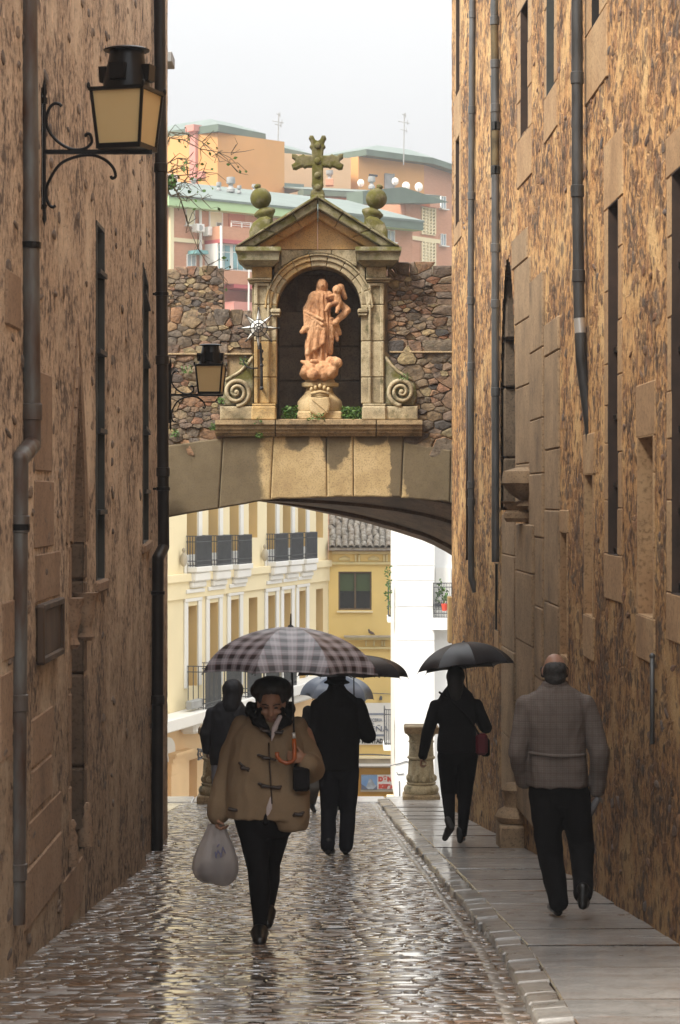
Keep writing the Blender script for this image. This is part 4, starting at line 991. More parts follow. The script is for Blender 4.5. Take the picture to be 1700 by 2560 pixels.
def rubble_fill(region, y_face, sw, sh, seed, maxproud=0.07, xr=(400, 1150), skip=None):
    rr_ = random.Random(seed); AN = 1.7; pts = []
    x0, x1 = max(xr[0], min(p[0] for p in region)), min(xr[1], max(p[0] for p in region)); y0, y1 = min(p[1] for p in region), max(p[1] for p in region)
    tries = 0
    while tries < 5000:
        tries += 1
        p = (rr_.uniform(x0, x1), rr_.uniform(y0, y1))
        if not inside(p, region) or (skip and skip(p)): continue
        s_ = rr_.choice([0.5, 0.7, 1.0, 1.2, 1.7])
        if all(((p[0] - q[0]) / sw) ** 2 + ((p[1] - q[1]) / sh) ** 2 > (0.5 * (s_ + q[2])) ** 2 * 0.62 for q in pts): pts.append((p[0], p[1], s_))
    for p in pts:
        poly = [(p[0] - sw * 1.3, p[1] - sh * 1.3), (p[0] + sw * 1.3, p[1] - sh * 1.3), (p[0] + sw * 1.3, p[1] + sh * 1.3), (p[0] - sw * 1.3, p[1] + sh * 1.3)]
        for q in pts:
            if q is p: continue
            dx, dy = q[0] - p[0], (q[1] - p[1]) * AN
            if dx * dx + dy * dy > (sw * 3.4) ** 2: continue
            wt = p[2] / (p[2] + q[2]); mid = (p[0] + dx * wt, p[1] + (q[1] - p[1]) * wt); poly = clip(poly, mid, (dx, dy * AN))
            if len(poly) < 3: break
        if len(poly) < 3: continue
        poly = [(min(max(a, x0 - 3), x1 + 3), b_) for a, b_ in poly]
        cx_ = sum(a for a, _ in poly) / len(poly); cy_ = sum(b_ for _, b_ in poly) / len(poly)
        ch = []
        for i in range(len(poly)):
            a, b_ = poly[i], poly[(i + 1) % len(poly)]
            for t_ in (0.09, 0.91): ch.append((a[0] + (b_[0] - a[0]) * t_, a[1] + (b_[1] - a[1]) * t_))
        ch = [(cx_ + (a - cx_) * rr_.uniform(0.92, 1.03), cy_ + (b_ - cy_) * rr_.uniform(0.90, 1.02)) for a, b_ in ch]
        n = len(ch); pr = rr_.uniform(0.012, maxproud * 0.62); m_ = MB()
        tx, tz = rr_.uniform(-0.02, 0.02), rr_.uniform(-0.02, 0.02)
        ring = lambda s_, d: [(X(cx_ + (a - cx_) * s_), y_face - d - (tx * (a - cx_) / sw + tz * (b_ - cy_) / sh), Z(cy_ + (b_ - cy_) * s_)) for a, b_ in ch]
        vs = [(x, y_face + 0.14, z) for x, y_, z in ring(1, 0)] + ring(1.0, pr * 0.45) + ring(0.95, pr * 0.92) + ring(0.6, pr + rr_.uniform(-0.006, 0.01)) + [(X(cx_), y_face - pr * 1.05, Z(cy_))]
        fs = [tuple(range(n - 1, -1, -1))]
        for k3 in range(3): fs += [(k3 * n + k, k3 * n + (k + 1) % n, (k3 + 1) * n + (k + 1) % n, (k3 + 1) * n + k) for k in range(n)]
        fs += [(3 * n + k, 3 * n + (k + 1) % n, 4 * n) for k in range(n)]
        m_.add(vs, fs); o = at0(obj('stone', m_, M_rubble, None, angle=48), arch)
rubble_fill([(405, 1118), (405, 890), (566, 890), (566, 940), (552, 1040), (538, 1050), (538, 1096), (470, 1112)], AY + 0.02, 38, 25, 31)
rubble_fill([(405, 800), (556, 806), (626, 808), (626, 882), (405, 882)], AY + 0.06, 42, 27, 32, 0.1)
rubble_fill([(405, 702), (425, 690), (470, 682), (520, 680), (553, 686), (555, 800), (405, 798)], AY + 0.07, 24, 15, 33, 0.06)
rubble_fill([(976, 1050), (1010, 985), (1012, 945), (975, 900), (975, 888), (1150, 888), (1150, 1108), (1065, 1106), (1056, 1090), (1056, 1052)], AY + 0.02, 40, 30, 34)
rubble_fill([(972, 690), (1010, 678), (1060, 677), (1085, 684), (1103, 694), (1105, 802), (1150, 806), (1150, 880), (972, 880)], AY + 0.07, 34, 19, 35, 0.09)
for (pa, pb, yy) in ((404, 630, 885), (974, 1160, 880)):     # cement set-off between the two builds
    m_ = MB(); m_.cbox((X(pa), AY - 0.03, Z(yy + 2.5)), (X(pb), AY + 0.5, Z(yy - 2)), 0.01); part('cement_course', m_, M_ledge, arch)
# ------------------------------------------------------------------ the shrine standing on the arch
shrine = empty('shrine', (X(793), AY, Z(1090)), 'gabled stone shrine with arched niche, mossy cornices and stone cross above the arch', 'shrine')
def sbox(name, px0, py0, px1, py1, yf, yb, m, bev=0.012, parent=None):
    m_ = MB(); m_.cbox((X(px0), yf, Z(py1)), (X(px1), yb, Z(py0)), bev); return part(name, m_, m, parent or shrine)
F0 = AY - 0.02                              # face plane of the shrine body
# sill ledge, moulded, in three stones
for (a, c) in ((539, 688), (690, 939), (941, 1055)):
    m_ = MB()
    prof = [(1051, 0.19), (1062, 0.185), (1065, 0.15), (1074, 0.14), (1077, 0.11), (1083, 0.10), (1086, 0.07), (1091, 0.05)]
    vs = []
    for px in (a + 0.4, c - 0.4):
        vs += [(X(px), F0 - o_, Z(py)) for py, o_ in prof] + [(X(px), AY + 0.5, Z(1091)), (X(px), AY + 0.5, Z(1051))]
    n = len(prof) + 2; m_.add(vs, [tuple(range(n)), tuple(range(2 * n - 1, n - 1, -1))] + [(i, (i + 1) % n, n + (i + 1) % n, n + i) for i in range(n)]); part('ledge_stone', m_, M_ledge, shrine)
# scroll buttresses
for s_, cx_, cy_ in ((-1, 592, 981), (1, 1003, 980)):
    ax = 634 if s_ < 0 else 962
    def sx(px): return 1197 - px if s_ > 0 else px - 0     # mirrored about the middle of the niche
    base = [(551, 1051), (631, 1051), (631, 1017), (551, 1017)]
    m_ = MB(); pts = [(551, 1050), (634, 1050), (634, 1016), (551, 1016)]
    if s_ > 0: pts = [(1595 - a, b_) for a, b_ in pts]
    slab([(X(a), Z(b_)) for a, b_ in pts], F0 - 0.07, AY + 0.3, 0.02, M_greyst, 'base_stone', shrine)
    pts = [(560, 1014), (634, 1014), (634, 886), (622, 898), (606, 918), (585, 934), (566, 944), (556, 962), (553, 990)]
    if s_ > 0: pts = [(1595 - a, b_) for a, b_ in pts]
    slab([(X(a), Z(b_)) for a, b_ in pts], F0 - 0.03, AY + 0.3, 0.03, M_mossy, 'scroll_block', shrine)
    m_ = MB(); sp = []; N = 64
    for k in range(N + 1):
        t_ = k / N; a = -math.pi / 2 + s_ * (-1) * (t_ * 2.25 * 2 * math.pi) ; r_ = 31 * (1 - t_) ** 0.85 + 3
        sp.append((X(cx_ + r_ * math.cos(a + (math.pi if False else 0))), F0 - 0.055 - 0.06 * t_, Z(cy_ - r_ * math.sin(a))))
    m_.tube(sp, [0.034 * (1 - 0.45 * k / N) for k in range(N + 1)], 8); m_.ball((X(cx_), F0 - 0.10, Z(cy_)), (0.035, 0.04, 0.035), 10)
    part('scroll', m_, M_greyst, shrine, smooth=True)
    m_ = MB(); dg = [(632, 893), (618, 912), (600, 930), (580, 942), (563, 952)]
    if s_ > 0: dg = [(1595 - a, b_) for a, b_ in dg]
    m_.tube([(X(a), F0 - 0.03, Z(b_)) for a, b_ in dg], 0.022, 8); part('scroll_moulding', m_, M_greyst, shrine, smooth=True)
# pilasters: base, shaft in courses, sunk panel, cap
rr = random.Random(5)
for s_, (o0, o1, i0, i1) in ((-1, (636, 674, 674, 692)), (1, (921, 959, 903, 921))):
    bx0, bx1 = (629, 691) if s_ < 0 else (905, 965)
    sbox('pilaster_base', bx0, 1016, bx1, 1051, F0 - 0.12, AY + 0.3, M_gold if s_ < 0 else M_greyst, 0.02)
    sbox('pilaster_base', bx0 + 2, 1010, bx1 - 1, 1015.5, F0 - 0.10, AY + 0.3, M_gold if s_ < 0 else M_greyst, 0.01)
    for (t0, t1) in ((708, 762), (763, 853), (854, 943), (944, 1009)):
        mt = M_greyst if (s_ > 0 or t1 < 860) else M_gold
        e0, e1 = (636, 692) if s_ < 0 else (903, 961)
        m0, m1 = (645, 668) if s_ < 0 else (927, 950)
        sbox('pilaster_stone', e0, t0, e1, t1, F0 - 0.03, AY + 0.3, mt, 0.012)
        # raised margins leave a sunk panel between them
        for (q0, q1) in ((o0, m0), (m1, o1)): sbox('pilaster_margin', q0, t0 + 0.5, q1, t1 - 0.5, F0 - 0.075, F0 - 0.031, mt, 0.008)
    sbox('pilaster_margin', o0, 709, o1, 716, F0 - 0.073, F0 - 0.033, M_greyst, 0.006)
    c0, c1 = (619, 680) if s_ < 0 else (915, 976)
    sbox('pilaster_cap', c0, 697, c1, 701.5, F0 - 0.14, AY + 0.3, M_greyst, 0.01); sbox('pilaster_cap', c0 + 3, 702, c1 - 3, 707, F0 - 0.10, AY + 0.3, M_greyst, 0.01)
    sbox('frieze_block', o0 - 6, 668, o1 + 6, 696.5, F0 - 0.09, AY + 0.3, M_gold if s_ < 0 else M_greyst, 0.012)
    e0, e1 = (597, 698) if s_ < 0 else (894, 996)
    # projecting entablature block with cyma underside
    m_ = MB(); prof = [(624, 0.40, 6), (634, 0.41, 6), (638, 0.37, 2), (656, 0.35, 0), (658, 0.29, -4), (664, 0.22, -10), (668.5, 0.16, -17)]
    rings = []
    for py, o_, gx in prof:
        a, c = X(e0 - gx), X(e1 + gx); rings.append([(a, AY + 0.35, Z(py)), (a, F0 - o_, Z(py)), (c, F0 - o_, Z(py)), (c, AY + 0.35, Z(py))])
    vs = [p for r_ in rings for p in r_]; fs = [(0, 1, 2, 3), tuple(4 * (len(rings) - 1) + k for k in (3, 2, 1, 0))]
    for i in range(len(rings) - 1): fs += [(4 * i + k, 4 * i + (k + 1) % 4, 4 * i + 4 + (k + 1) % 4, 4 * i + 4 + k) for k in range(4)]
    m_.add(vs, fs); part('cornice_block', m_, M_mossy, shrine)
# niche: spandrels, moulded archivolt in stones, dark inner shell
NCX, NR, SPY = 797.5, 105.5, 771
def ring_stone(a0, a1, r0, r1, y0, y1, m, name, bev=0.012, n=5):
    pts = [(X(NCX + r1 * math.cos(a0 + (a1 - a0) * k / n)), Z(SPY - r1 * math.sin(a0 + (a1 - a0) * k / n))) for k in range(n + 1)]
    pts += [(X(NCX + r0 * math.cos(a1 + (a0 - a1) * k / n)), Z(SPY - r0 * math.sin(a1 + (a0 - a1) * k / n))) for k in range(n + 1)]
    slab(pts, y0, y1, bev, m, name, shrine)
for k in range(9):
    a0, a1 = math.pi * k / 9, math.pi * (k + 1) / 9; mt = M_gold if k in (5, 6, 8) else M_greyst
    ring_stone(a0 + 0.004, a1 - 0.004, NR, NR + 13, F0 - 0.02, AY + 0.5, mt, 'archivolt_stone')
    ring_stone(a0 + 0.004, a1 - 0.004, NR + 13.3, NR + 25, F0 - 0.055, AY + 0.5, mt, 'archivolt_stone')
    ring_stone(a0 + 0.004, a1 - 0.004, NR + 25.3, NR + 30, F0 - 0.085, AY + 0.5, mt, 'archivolt_stone')
pts = [(686, 770)] + [(NCX - 130 * math.cos(a), SPY - 130 * math.sin(a)) for a in [math.pi * k / 20 for k in range(21)]] + [(912, 770), (912, 625), (686, 625)]
pts = [p for p in pts if 686 <= p[0] <= 912]
m_ = MB(); m_.prism([(X(a), Z(b_)) for a, b_ in pts], F0 + 0.02, AY + 0.45); part('spandrel', m_, M_greyst, shrine)
for (a, c, t0) in ((703, 770, 626), (772, 828, 626), (830, 892, 626)):     # stones of the lintel course above the arch
    pts = [(a, t0), (c, t0)] + [(px, min(668, SPY - math.sqrt(max(0, 137.5 ** 2 - (px - NCX) ** 2)))) for px in [c + (a - c) * k / 6 for k in range(7)]]
    slab([(X(p), Z(q)) for p, q in pts], F0 - 0.03, AY + 0.3, 0.01, M_greyst, 'lintel_stone', shrine)
for s_, a, c in ((-1, 677, 702), (1, 894, 920)):
    sbox('impost', a, 773, c, 783, F0 - 0.10, AY + 0.3, M_greyst, 0.015); sbox('impost', a + 2, 783.5, c - 2, 790, F0 - 0.08, AY + 0.3, M_greyst, 0.012)
sh = MB(); ND = AY + 0.72
outl = [(690, 1051)] + [(NCX - 107 * math.cos(math.pi * k / 24), SPY - 107 * math.sin(math.pi * k / 24)) for k in range(25)] + [(905, 1051)]
vs = [(X(a), AY + 0.28, Z(b_)) for a, b_ in outl] + [(X(NCX + (a - NCX) * 0.97), ND, Z(b_)) for a, b_ in outl]
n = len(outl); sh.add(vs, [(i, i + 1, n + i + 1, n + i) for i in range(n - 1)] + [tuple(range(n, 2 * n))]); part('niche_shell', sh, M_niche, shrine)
rr = random.Random(12)
for (t0, t1) in ((676, 768), (770, 858), (860, 946), (948, 1050)):          # courses of the niche back
    xs = [690] + sorted(rr.sample(range(730, 880, 12), 2)) + [905]
    for a, c in zip(xs, xs[1:]):
        hw = 104 if t1 > 780 else max(0, math.sqrt(max(0, 107 ** 2 - (SPY - t0 - 10) ** 2)) - 6)
        a2, c2 = max(a, NCX - hw), min(c, NCX + hw)
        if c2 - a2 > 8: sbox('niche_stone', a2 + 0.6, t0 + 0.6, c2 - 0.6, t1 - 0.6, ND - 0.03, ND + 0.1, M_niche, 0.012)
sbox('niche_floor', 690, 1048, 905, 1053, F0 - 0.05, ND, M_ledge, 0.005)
m_ = MB(); m_.box((X(628), ND + 0.04, Z(1090)), (X(968), ND + 0.3, Z(640))); m_.box((X(628), AY + 0.32, Z(1090)), (X(688), ND + 0.04, Z(640))); m_.box((X(907), AY + 0.32, Z(1090)), (X(968), ND + 0.04, Z(640))); m_.box((X(628), AY + 0.47, Z(660)), (X(968), ND + 0.3, Z(624))); part('shrine_back', m_, M_greyst, shrine)
# gable: tympanum and raking cornice
for pts in ([(672, 624), (793, 624), (793, 545)], [(795, 624), (916, 624), (795, 545)]):
    slab([(X(a), Z(b_)) for a, b_ in pts], F0 - 0.005, AY + 0.4, 0.006, M_tymp, 'tympanum', shrine)
for s_ in (-1, 1):
    f = (lambda a: a) if s_ < 0 else (lambda a: 1589 - a)
    cuts = [0, 0.34, 0.68, 1.0]
    for k in range(3):
        a, c = cuts[k], cuts[k + 1]
        def L_(p, q, t_): return (p[0] + (q[0] - p[0]) * t_, p[1] + (q[1] - p[1]) * t_)
        o0, o1 = (592, 622), (793.6, 495); m0, m1 = (600, 622), (793.6, 503); q0, q1 = (636, 622), (793.6, 528); r0, r1 = (668, 624), (793.6, 549)
        slab([(X(f(p[0])), Z(p[1])) for p in (L_(m0, m1, a + 0.003), L_(m0, m1, c - 0.002), L_(q0, q1, c - 0.002), L_(q0, q1, a + 0.003))], F0 - 0.36, AY + 0.45, 0.02, M_mossy, 'raking_cornice', shrine)
        slab([(X(f(p[0])), Z(p[1])) for p in (L_(o0, o1, a + 0.003), L_(o0, o1, c - 0.002), L_(m0, m1, c - 0.002), L_(m0, m1, a + 0.003))], F0 - 0.42, AY + 0.47, 0.012, M_mossy, 'raking_cornice', shrine)
        slab([(X(f(p[0])), Z(p[1])) for p in (L_(q0, q1, a + 0.003), L_(q0, q1, c - 0.002), L_(r0, r1, c - 0.002), L_(r0, r1, a + 0.003))], F0 - 0.16, AY + 0.4, 0.02, M_tymp, 'raking_moulding', shrine)
# cross with forked ends
kc = [(781, 499), (776, 487), (778, 479), (783, 474), (779, 464), (780, 455), (780, 418), (768, 418), (762, 421), (757, 417), (750, 419), (741, 424), (732, 423), (729, 413), (738, 407), (738, 401), (730, 395), (730, 386), (738, 386), (746, 391), (754, 389), (758, 386), (764, 390), (780, 390), (779, 374), (774, 368), (778, 361), (776, 353), (772, 347), (775, 340), (783, 340), (788, 350), (793, 353)]
full = kc + [(1588 - a, b_) for a, b_ in reversed(kc)]
slab([(X(a), Z(b_)) for a, b_ in full], AY - 0.08, AY + 0.08, 0.022, M_mossdark, 'cross', shrine)
m_ = MB(); m_.cbox((X(776), AY - 0.12, Z(508)), (X(812), AY + 0.12, Z(488)), 0.03); part('cross_base', m_, M_mossdark, shrine)
for pyk in (366, 404, 440, 470):
    m_ = MB(); m_.ball((X(794), AY - 0.085, Z(pyk)), (0.05, 0.025, 0.05), 10); part('cross_boss', m_, M_mossdark, shrine, smooth=True)
# ball finials on sloping dies
for s_, bx, by in ((-1, 652, 496), (1, 941, 497)):
    M2 = Matrix.Rotation(R(-15 * s_ * -1), 3, 'Y') if s_ < 0 else Matrix.Rotation(R(15), 3, 'Y')
    M2 = Matrix.Rotation(R(15 * s_), 3, 'Y')
    m_ = MB(); c = Vector((X(bx), AY, Z(by))); r_ = 26.5 * K
    ball = [(r_ * math.cos(a), r_ * math.sin(a)) for a in [-1.2 + 2.55 * k / 12 for k in range(13)]]
    prof = [(0.13, -0.56), (0.105, -0.48), (0.085, -0.36), (0.10, -0.30), (0.155, -0.235), (0.16, -0.20), (0.11, -0.165)] + ball + [(0.045, r_ + 0.005), (0.05, r_ + 0.04), (0.02, r_ + 0.06)]
    m_.lathe([(max(a, 0.002), b_) for a, b_ in prof], 22, c, 0, 1, 1, M2); part('finial', m_, M_mossdark, shrine, smooth=True)
    pts = [(624, 604), (676, 572), (679, 548), (668, 542), (650, 546), (632, 560), (624, 580)]
    if s_ > 0: pts = [(1593 - a, b_) for a, b_ in pts]
    slab([(X(a), Z(b_)) for a, b_ in pts], AY - 0.17, AY + 0.2, 0.05, M_mossy, 'finial_die', shrine)
# ------------------------------------------------------------------ pedestal, statue, star lantern, ferns
ped = empty('pedestal', (X(798), AY + 0.25, Z(1050)), 'golden stone pedestal carved with a crowned shield, under the statue', 'pedestal')
PY = AY + 0.22
m_ = MB(); m_.cbox((X(743), PY - 0.26, Z(1049)), (X(855), PY + 0.26, Z(1028)), 0.02); part('plinth', m_, M_pedestal, ped)
def hsect(rows, name, m, n=24):
    m_ = MB(); m_.loft([((X(c), PY, Z(py)), hw * K, dp) for c, hw, py, dp in rows], n); part(name, m_, m, ped, angle=50)
hsect([(799, 55, 1027, 0.25), (799, 57, 1020, 0.26), (799, 56, 1003, 0.25), (799, 50, 995, 0.23), (798, 38, 984, 0.19), (798, 33, 974, 0.17), (798, 33, 968, 0.17)], 'die', M_pedestal)
hsect([(799, 36, 967, 0.18), (800, 46, 965, 0.23), (800, 47, 957, 0.235), (800, 44, 956, 0.22), (800, 38, 953, 0.19), (799, 36, 947, 0.18)], 'cap', M_pedestal)
shp = [(775, 995), (783, 991), (799, 994), (815, 990), (823, 995), (826, 1012), (823, 1028), (812, 1038), (801, 1044), (788, 1038), (776, 1030), (773, 1014)]
slab([(X(a), Z(b_)) for a, b_ in shp], PY - 0.335, PY - 0.15, 0.03, M_pedestal, 'shield', ped)
m_ = MB(); m_.tube([(X(777), PY - 0.33, Z(985)), (X(800), PY - 0.345, Z(980)), (X(823), PY - 0.33, Z(985))], 0.022, 8)
for i, px in enumerate((779, 789, 800, 811, 821)): m_.ball((X(px), PY - 0.32, Z(974 - 4 * (2 - abs(i - 2)))), (0.026, 0.03, 0.034), 10)
m_.tube([(X(777), PY - 0.31, Z(990)), (X(800), PY - 0.335, Z(986)), (X(823), PY - 0.31, Z(990))], 0.02, 8); part('crown', m_, M_pedestal, ped, smooth=True)
m_ = MB(); m_.tube([(X(781), PY - 0.34, Z(1000)), (X(819), PY - 0.34, Z(1032))], 0.008, 6); part('shield_bend', m_, M_pedestal, ped)
statue = empty('statue', (X(800), AY + 0.2, Z(946)), 'orange terracotta statue of a robed woman holding a child, in the arched niche', 'statue')
SY = AY + 0.16
m_ = MB()
def robe(rows, seed, folds=13, amp=0.15, n=64):
    vs, fs = [], []
    for i, (px, py, hw, dp) in enumerate(rows):
        t_ = i / (len(rows) - 1)
        for k in range(n):
            a = 2 * math.pi * k / n; f = 1 + amp * (1 - t_ * 0.75) * math.sin(folds * a + seed + 1.6 * math.sin(a * 2 + t_ * 2))
            vs.append((X(px) + hw * K * f * math.cos(a), SY + dp * f * math.sin(a), Z(py)))
    for i in range(len(rows) - 1): fs += [(i * n + k, i * n + (k + 1) % n, (i + 1) * n + (k + 1) % n, (i + 1) * n + k) for k in range(n)]
    fs += [tuple(range(n - 1, -1, -1)), tuple((len(rows) - 1) * n + k for k in range(n))]
    m_.add(vs, fs)
robe([(795, 905, 27, 0.13), (794, 880, 29, 0.145), (796, 850, 28, 0.15), (799, 820, 28, 0.15), (800, 795, 27, 0.14), (799, 772, 26, 0.125), (797, 750, 29, 0.13), (799, 735, 27, 0.12), (802, 727, 18, 0.09)], 0.4)
m_.capsule((X(804), SY, Z(730)), (X(805), SY - 0.01, Z(718)), 0.055, 0.05); m_.ball((X(805), SY - 0.02, Z(710)), (0.072, 0.085, 0.095)); m_.ball((X(806), SY - 0.09, Z(712)), (0.013, 0.03, 0.02))
m_.ball((X(805), SY + 0.03, Z(712)), (0.085, 0.07, 0.1)); m_.capsule((X(796), SY + 0.02, Z(716)), (X(793), SY, Z(738)), 0.03, 0.035); m_.capsule((X(813), SY + 0.02, Z(716)), (X(815), SY, Z(738)), 0.03, 0.035)
# mantle: shoulder cape to the left hip, swags, hanging end with hem
m_.capsule((X(786), SY - 0.02, Z(738)), (X(772), SY - 0.02, Z(772)), 0.075, 0.085); m_.capsule((X(772), SY - 0.02, Z(772)), (X(768), SY - 0.08, Z(800)), 0.08, 0.06)
m_.capsule((X(764), SY - 0.12, Z(780)), (X(769), SY - 0.14, Z(818)), 0.04, 0.05); m_.capsule((X(762), SY - 0.13, Z(822)), (X(756), SY - 0.15, Z(829)), 0.045, 0.035); m_.capsule((X(766), SY - 0.13, Z(826)), (X(772), SY - 0.13, Z(822)), 0.035, 0.03)
for k in range(5):
    t_ = k / 4; m_.capsule((X(766 + 4 * t_), SY - 0.15, Z(780 + 8 * k)), (X(807), SY - 0.19 + 0.02 * k, Z(800 + 12 * k)), 0.026, 0.022)
for k in range(7):
    px = 776 + k * 5.2; m_.capsule((X(px + 4), SY - 0.135 - 0.02 * math.sin(k), Z(798 + 2 * k)), (X(px - 7 + k), SY - 0.16 - 0.02 * math.cos(k * 2), Z(884 - 4.2 * k)), 0.03, 0.036)
m_.capsule((X(773), SY - 0.05, Z(850)), (X(768), SY - 0.02, Z(884)), 0.06, 0.04)
# right side: child, arm sling and flying cloth
m_.capsule((X(822), SY - 0.02, Z(735)), (X(848), SY + 0.0, Z(760)), 0.06, 0.06); m_.capsule((X(850), SY - 0.0, Z(758)), (X(868), SY - 0.02, Z(773)), 0.055, 0.05); m_.capsule((X(868), SY - 0.02, Z(775)), (X(838), SY - 0.1, Z(806)), 0.055, 0.045)
m_.capsule((X(836), SY - 0.02, Z(806)), (X(850), SY, Z(832)), 0.06, 0.03); m_.capsule((X(834), SY, Z(820)), (X(843), SY, Z(848)), 0.05, 0.025); m_.capsule((X(828), SY - 0.05, Z(800)), (X(824), SY - 0.04, Z(880)), 0.05, 0.05)
m_.capsule((X(842), SY - 0.1, Z(738)), (X(846), SY - 0.09, Z(757)), 0.055, 0.06); m_.ball((X(842), SY - 0.11, Z(724)), (0.062, 0.068, 0.076)); m_.ball((X(837), SY - 0.17, Z(727)), (0.012, 0.02, 0.014))
m_.capsule((X(852), SY - 0.04, Z(716)), (X(862), SY - 0.02, Z(742)), 0.05, 0.035); m_.capsule((X(838), SY - 0.12, Z(736)), (X(818), SY - 0.13, Z(742)), 0.028, 0.024); m_.capsule((X(840), SY - 0.13, Z(757)), (X(822), SY - 0.18, Z(764)), 0.038, 0.032); m_.capsule((X(822), SY - 0.18, Z(764)), (X(815), SY - 0.18, Z(777)), 0.03, 0.022)
m_.capsule((X(846), SY - 0.12, Z(764)), (X(842), SY - 0.17, Z(780)), 0.036, 0.026); m_.capsule((X(790), SY - 0.16, Z(905)), (X(780), SY - 0.2, Z(904)), 0.04, 0.03)
st_ = blob(m_, 0.0075, 2, 0.008, 16, 0.5, 3); at0(link('figure', st_, M_terra), statue)
m_ = MB(); rr = random.Random(2)
m_.loft([((X(795), SY, Z(946)), 0.22, 0.2), ((X(797), SY, Z(935)), 0.28, 0.24), ((X(800), SY, Z(915)), 0.26, 0.22), ((X(798), SY, Z(903)), 0.16, 0.15)], 24)
for px, py, r_ in ((777, 920, 0.10), (811, 924, 0.085), (841, 908, 0.085), (783, 936, 0.09), (808, 937, 0.085), (826, 930, 0.09), (764, 930, 0.07), (834, 922, 0.07)): m_.ball((X(px), SY - 0.19 + rr.uniform(-0.02, 0.05), Z(py)), r_)
m_.capsule((X(768), SY - 0.1, Z(908)), (X(755), SY - 0.08, Z(903)), 0.05, 0.02); m_.capsule((X(825), SY - 0.1, Z(900)), (X(838), SY - 0.1, Z(896)), 0.06, 0.03)
at0(link('cherub_base', blob(m_, 0.012, 2, 0.012, 20, 0.5, 5), M_terra), statue)
# star-shaped lamp on the left pilaster
star = empty('star_lantern', (X(653), F0 - 0.3, Z(825)), 'eight-pointed glass and iron star lantern on a bracket at the left pilaster', 'lantern')
M_starglass = plain('star_glass', (0.72, 0.71, 0.66), 0.25, 0.1, 6, spec=0.7)
c = Vector((X(649), F0 - 0.34, Z(825)))
for k in range(8):
    a = math.pi / 8 * 0 + k * math.pi / 4; Lr = (0.29 if k % 2 == 0 else 0.26); ri = 0.125
    tip = c + Vector((Lr * math.cos(a), 0, Lr * math.sin(a)))
    b0, b1 = [c + Vector((ri * math.cos(a + s_ * 0.30), 0, ri * math.sin(a + s_ * 0.30))) for s_ in (-1, 1)]
    f_, g_ = [c + Vector((ri * 0.9 * math.cos(a), s_ * 0.07, ri * 0.9 * math.sin(a))) for s_ in (-1, 1)]
    m_ = MB(); m_.add([tip, b0, f_, b1, g_], [(0, 1, 2), (0, 2, 3), (0, 4, 1), (0, 3, 4), (1, 4, 3, 2)]); ray = part('ray', m_, M_starglass, star)
    m_ = MB()
    for q in (b0, b1, f_): m_.tube([q, tip], 0.0045, 5)
    m_.tube([b0, f_, b1], 0.007, 5); m_.ball(tip, 0.014, 8); part('leading', m_, M_ironmat, ray)
m_ = MB(); m_.lathe([(0.02, -0.13), (0.07, -0.11), (0.125, -0.05), (0.13, 0.0), (0.125, 0.05), (0.07, 0.11), (0.02, 0.13)], 8, c, 0, 1, 1, Matrix.Rotation(R(90), 3, 'X')); part('drum', m_, M_starglass, star)
m_ = MB()
for rr_, dy in ((0.128, -0.05), (0.07, -0.115), (0.025, -0.135)):
    ring = [c + Vector((rr_ * math.cos(2 * math.pi * k / 8), dy, rr_ * math.sin(2 * math.pi * k / 8))) for k in range(9)]; m_.tube(ring, 0.007, 5)
for k in range(8):
    a = 2 * math.pi * k / 8; m_.tube([c + Vector((r_ * math.cos(a), dy, r_ * math.sin(a))) for r_, dy in ((0.128, -0.05), (0.07, -0.115), (0.025, -0.135))], 0.006, 5)
part('drum_frame', m_, M_ironmat, star)
m_ = MB(); m_.tube([(X(653), F0 - 0.3, Z(862)), (X(654), F0 - 0.2, Z(880)), (X(655), F0 - 0.16, Z(930)), (X(655), F0 - 0.15, Z(975))], [0.012, 0.018, 0.02, 0.022], 8)
for py in (880, 900, 915, 972): m_.ball((X(655), F0 - 0.17, Z(py)), 0.03, 10)
m_.tube([(X(646), F0 - 0.18, Z(922)), (X(630), F0 - 0.2, Z(923)), (X(617), F0 - 0.2, Z(918)), (X(610), F0 - 0.2, Z(907)), (X(612), F0 - 0.2, Z(897)), (X(618), F0 - 0.2, Z(893))], 0.012, 6)
m_.tube([(X(655), F0 - 0.16, Z(970)), (X(655), F0 + 0.02, Z(972))], 0.02, 8); part('bracket', m_, M_ironmat, star, smooth=True)
# ferns and wall plants
def tuft(name, px0, px1, py0, py1, y, n, label, parent=None, lw=0.03, seed=1):
    rr_ = random.Random(seed); m_ = MB()
    for i in range(n):
        bx = X(rr_.uniform(px0, px1)); z = Z(py1) + rr_.random() ** 1.4 * (Z(py0) - Z(py1)); yy = y + rr_.uniform(-0.16, 0.06)
        a = rr_.uniform(0, 6.28); el = rr_.uniform(-0.4, 1.1); L_ = lw * rr_.uniform(0.7, 1.8)
        d = Vector((math.cos(a) * math.cos(el), math.sin(a) * math.cos(el), math.sin(el))); s_ = d.cross(Vector((rr_.uniform(-1, 1), rr_.uniform(-1, 1), rr_.uniform(-1, 1)))).normalized() * L_ * 0.33
        p = Vector((bx, yy, z)); m_.add([p, p + d * L_ * 0.5 + s_, p + d * L_, p + d * L_ * 0.5 - s_], [(0, 1, 2, 3)])
    o = obj(name, m_, M_leaf, None, fix=False); o['kind'] = 'stuff'; tag(o, label, 'plant'); return o
tuft('fern_tuft', 856, 903, 1018, 1050, AY + 0.1, 650, 'bushy green ferns filling the right corner of the niche floor', seed=1)
tuft('fern_tuft', 706, 743, 1016, 1050, AY + 0.1, 420, 'dark green ferns in the left corner of the niche floor', seed=2)
tuft('fern_tuft', 768, 812, 1036, 1052, AY - 0.28, 130, 'small ferns growing in front of the shield', lw=0.022, seed=3)
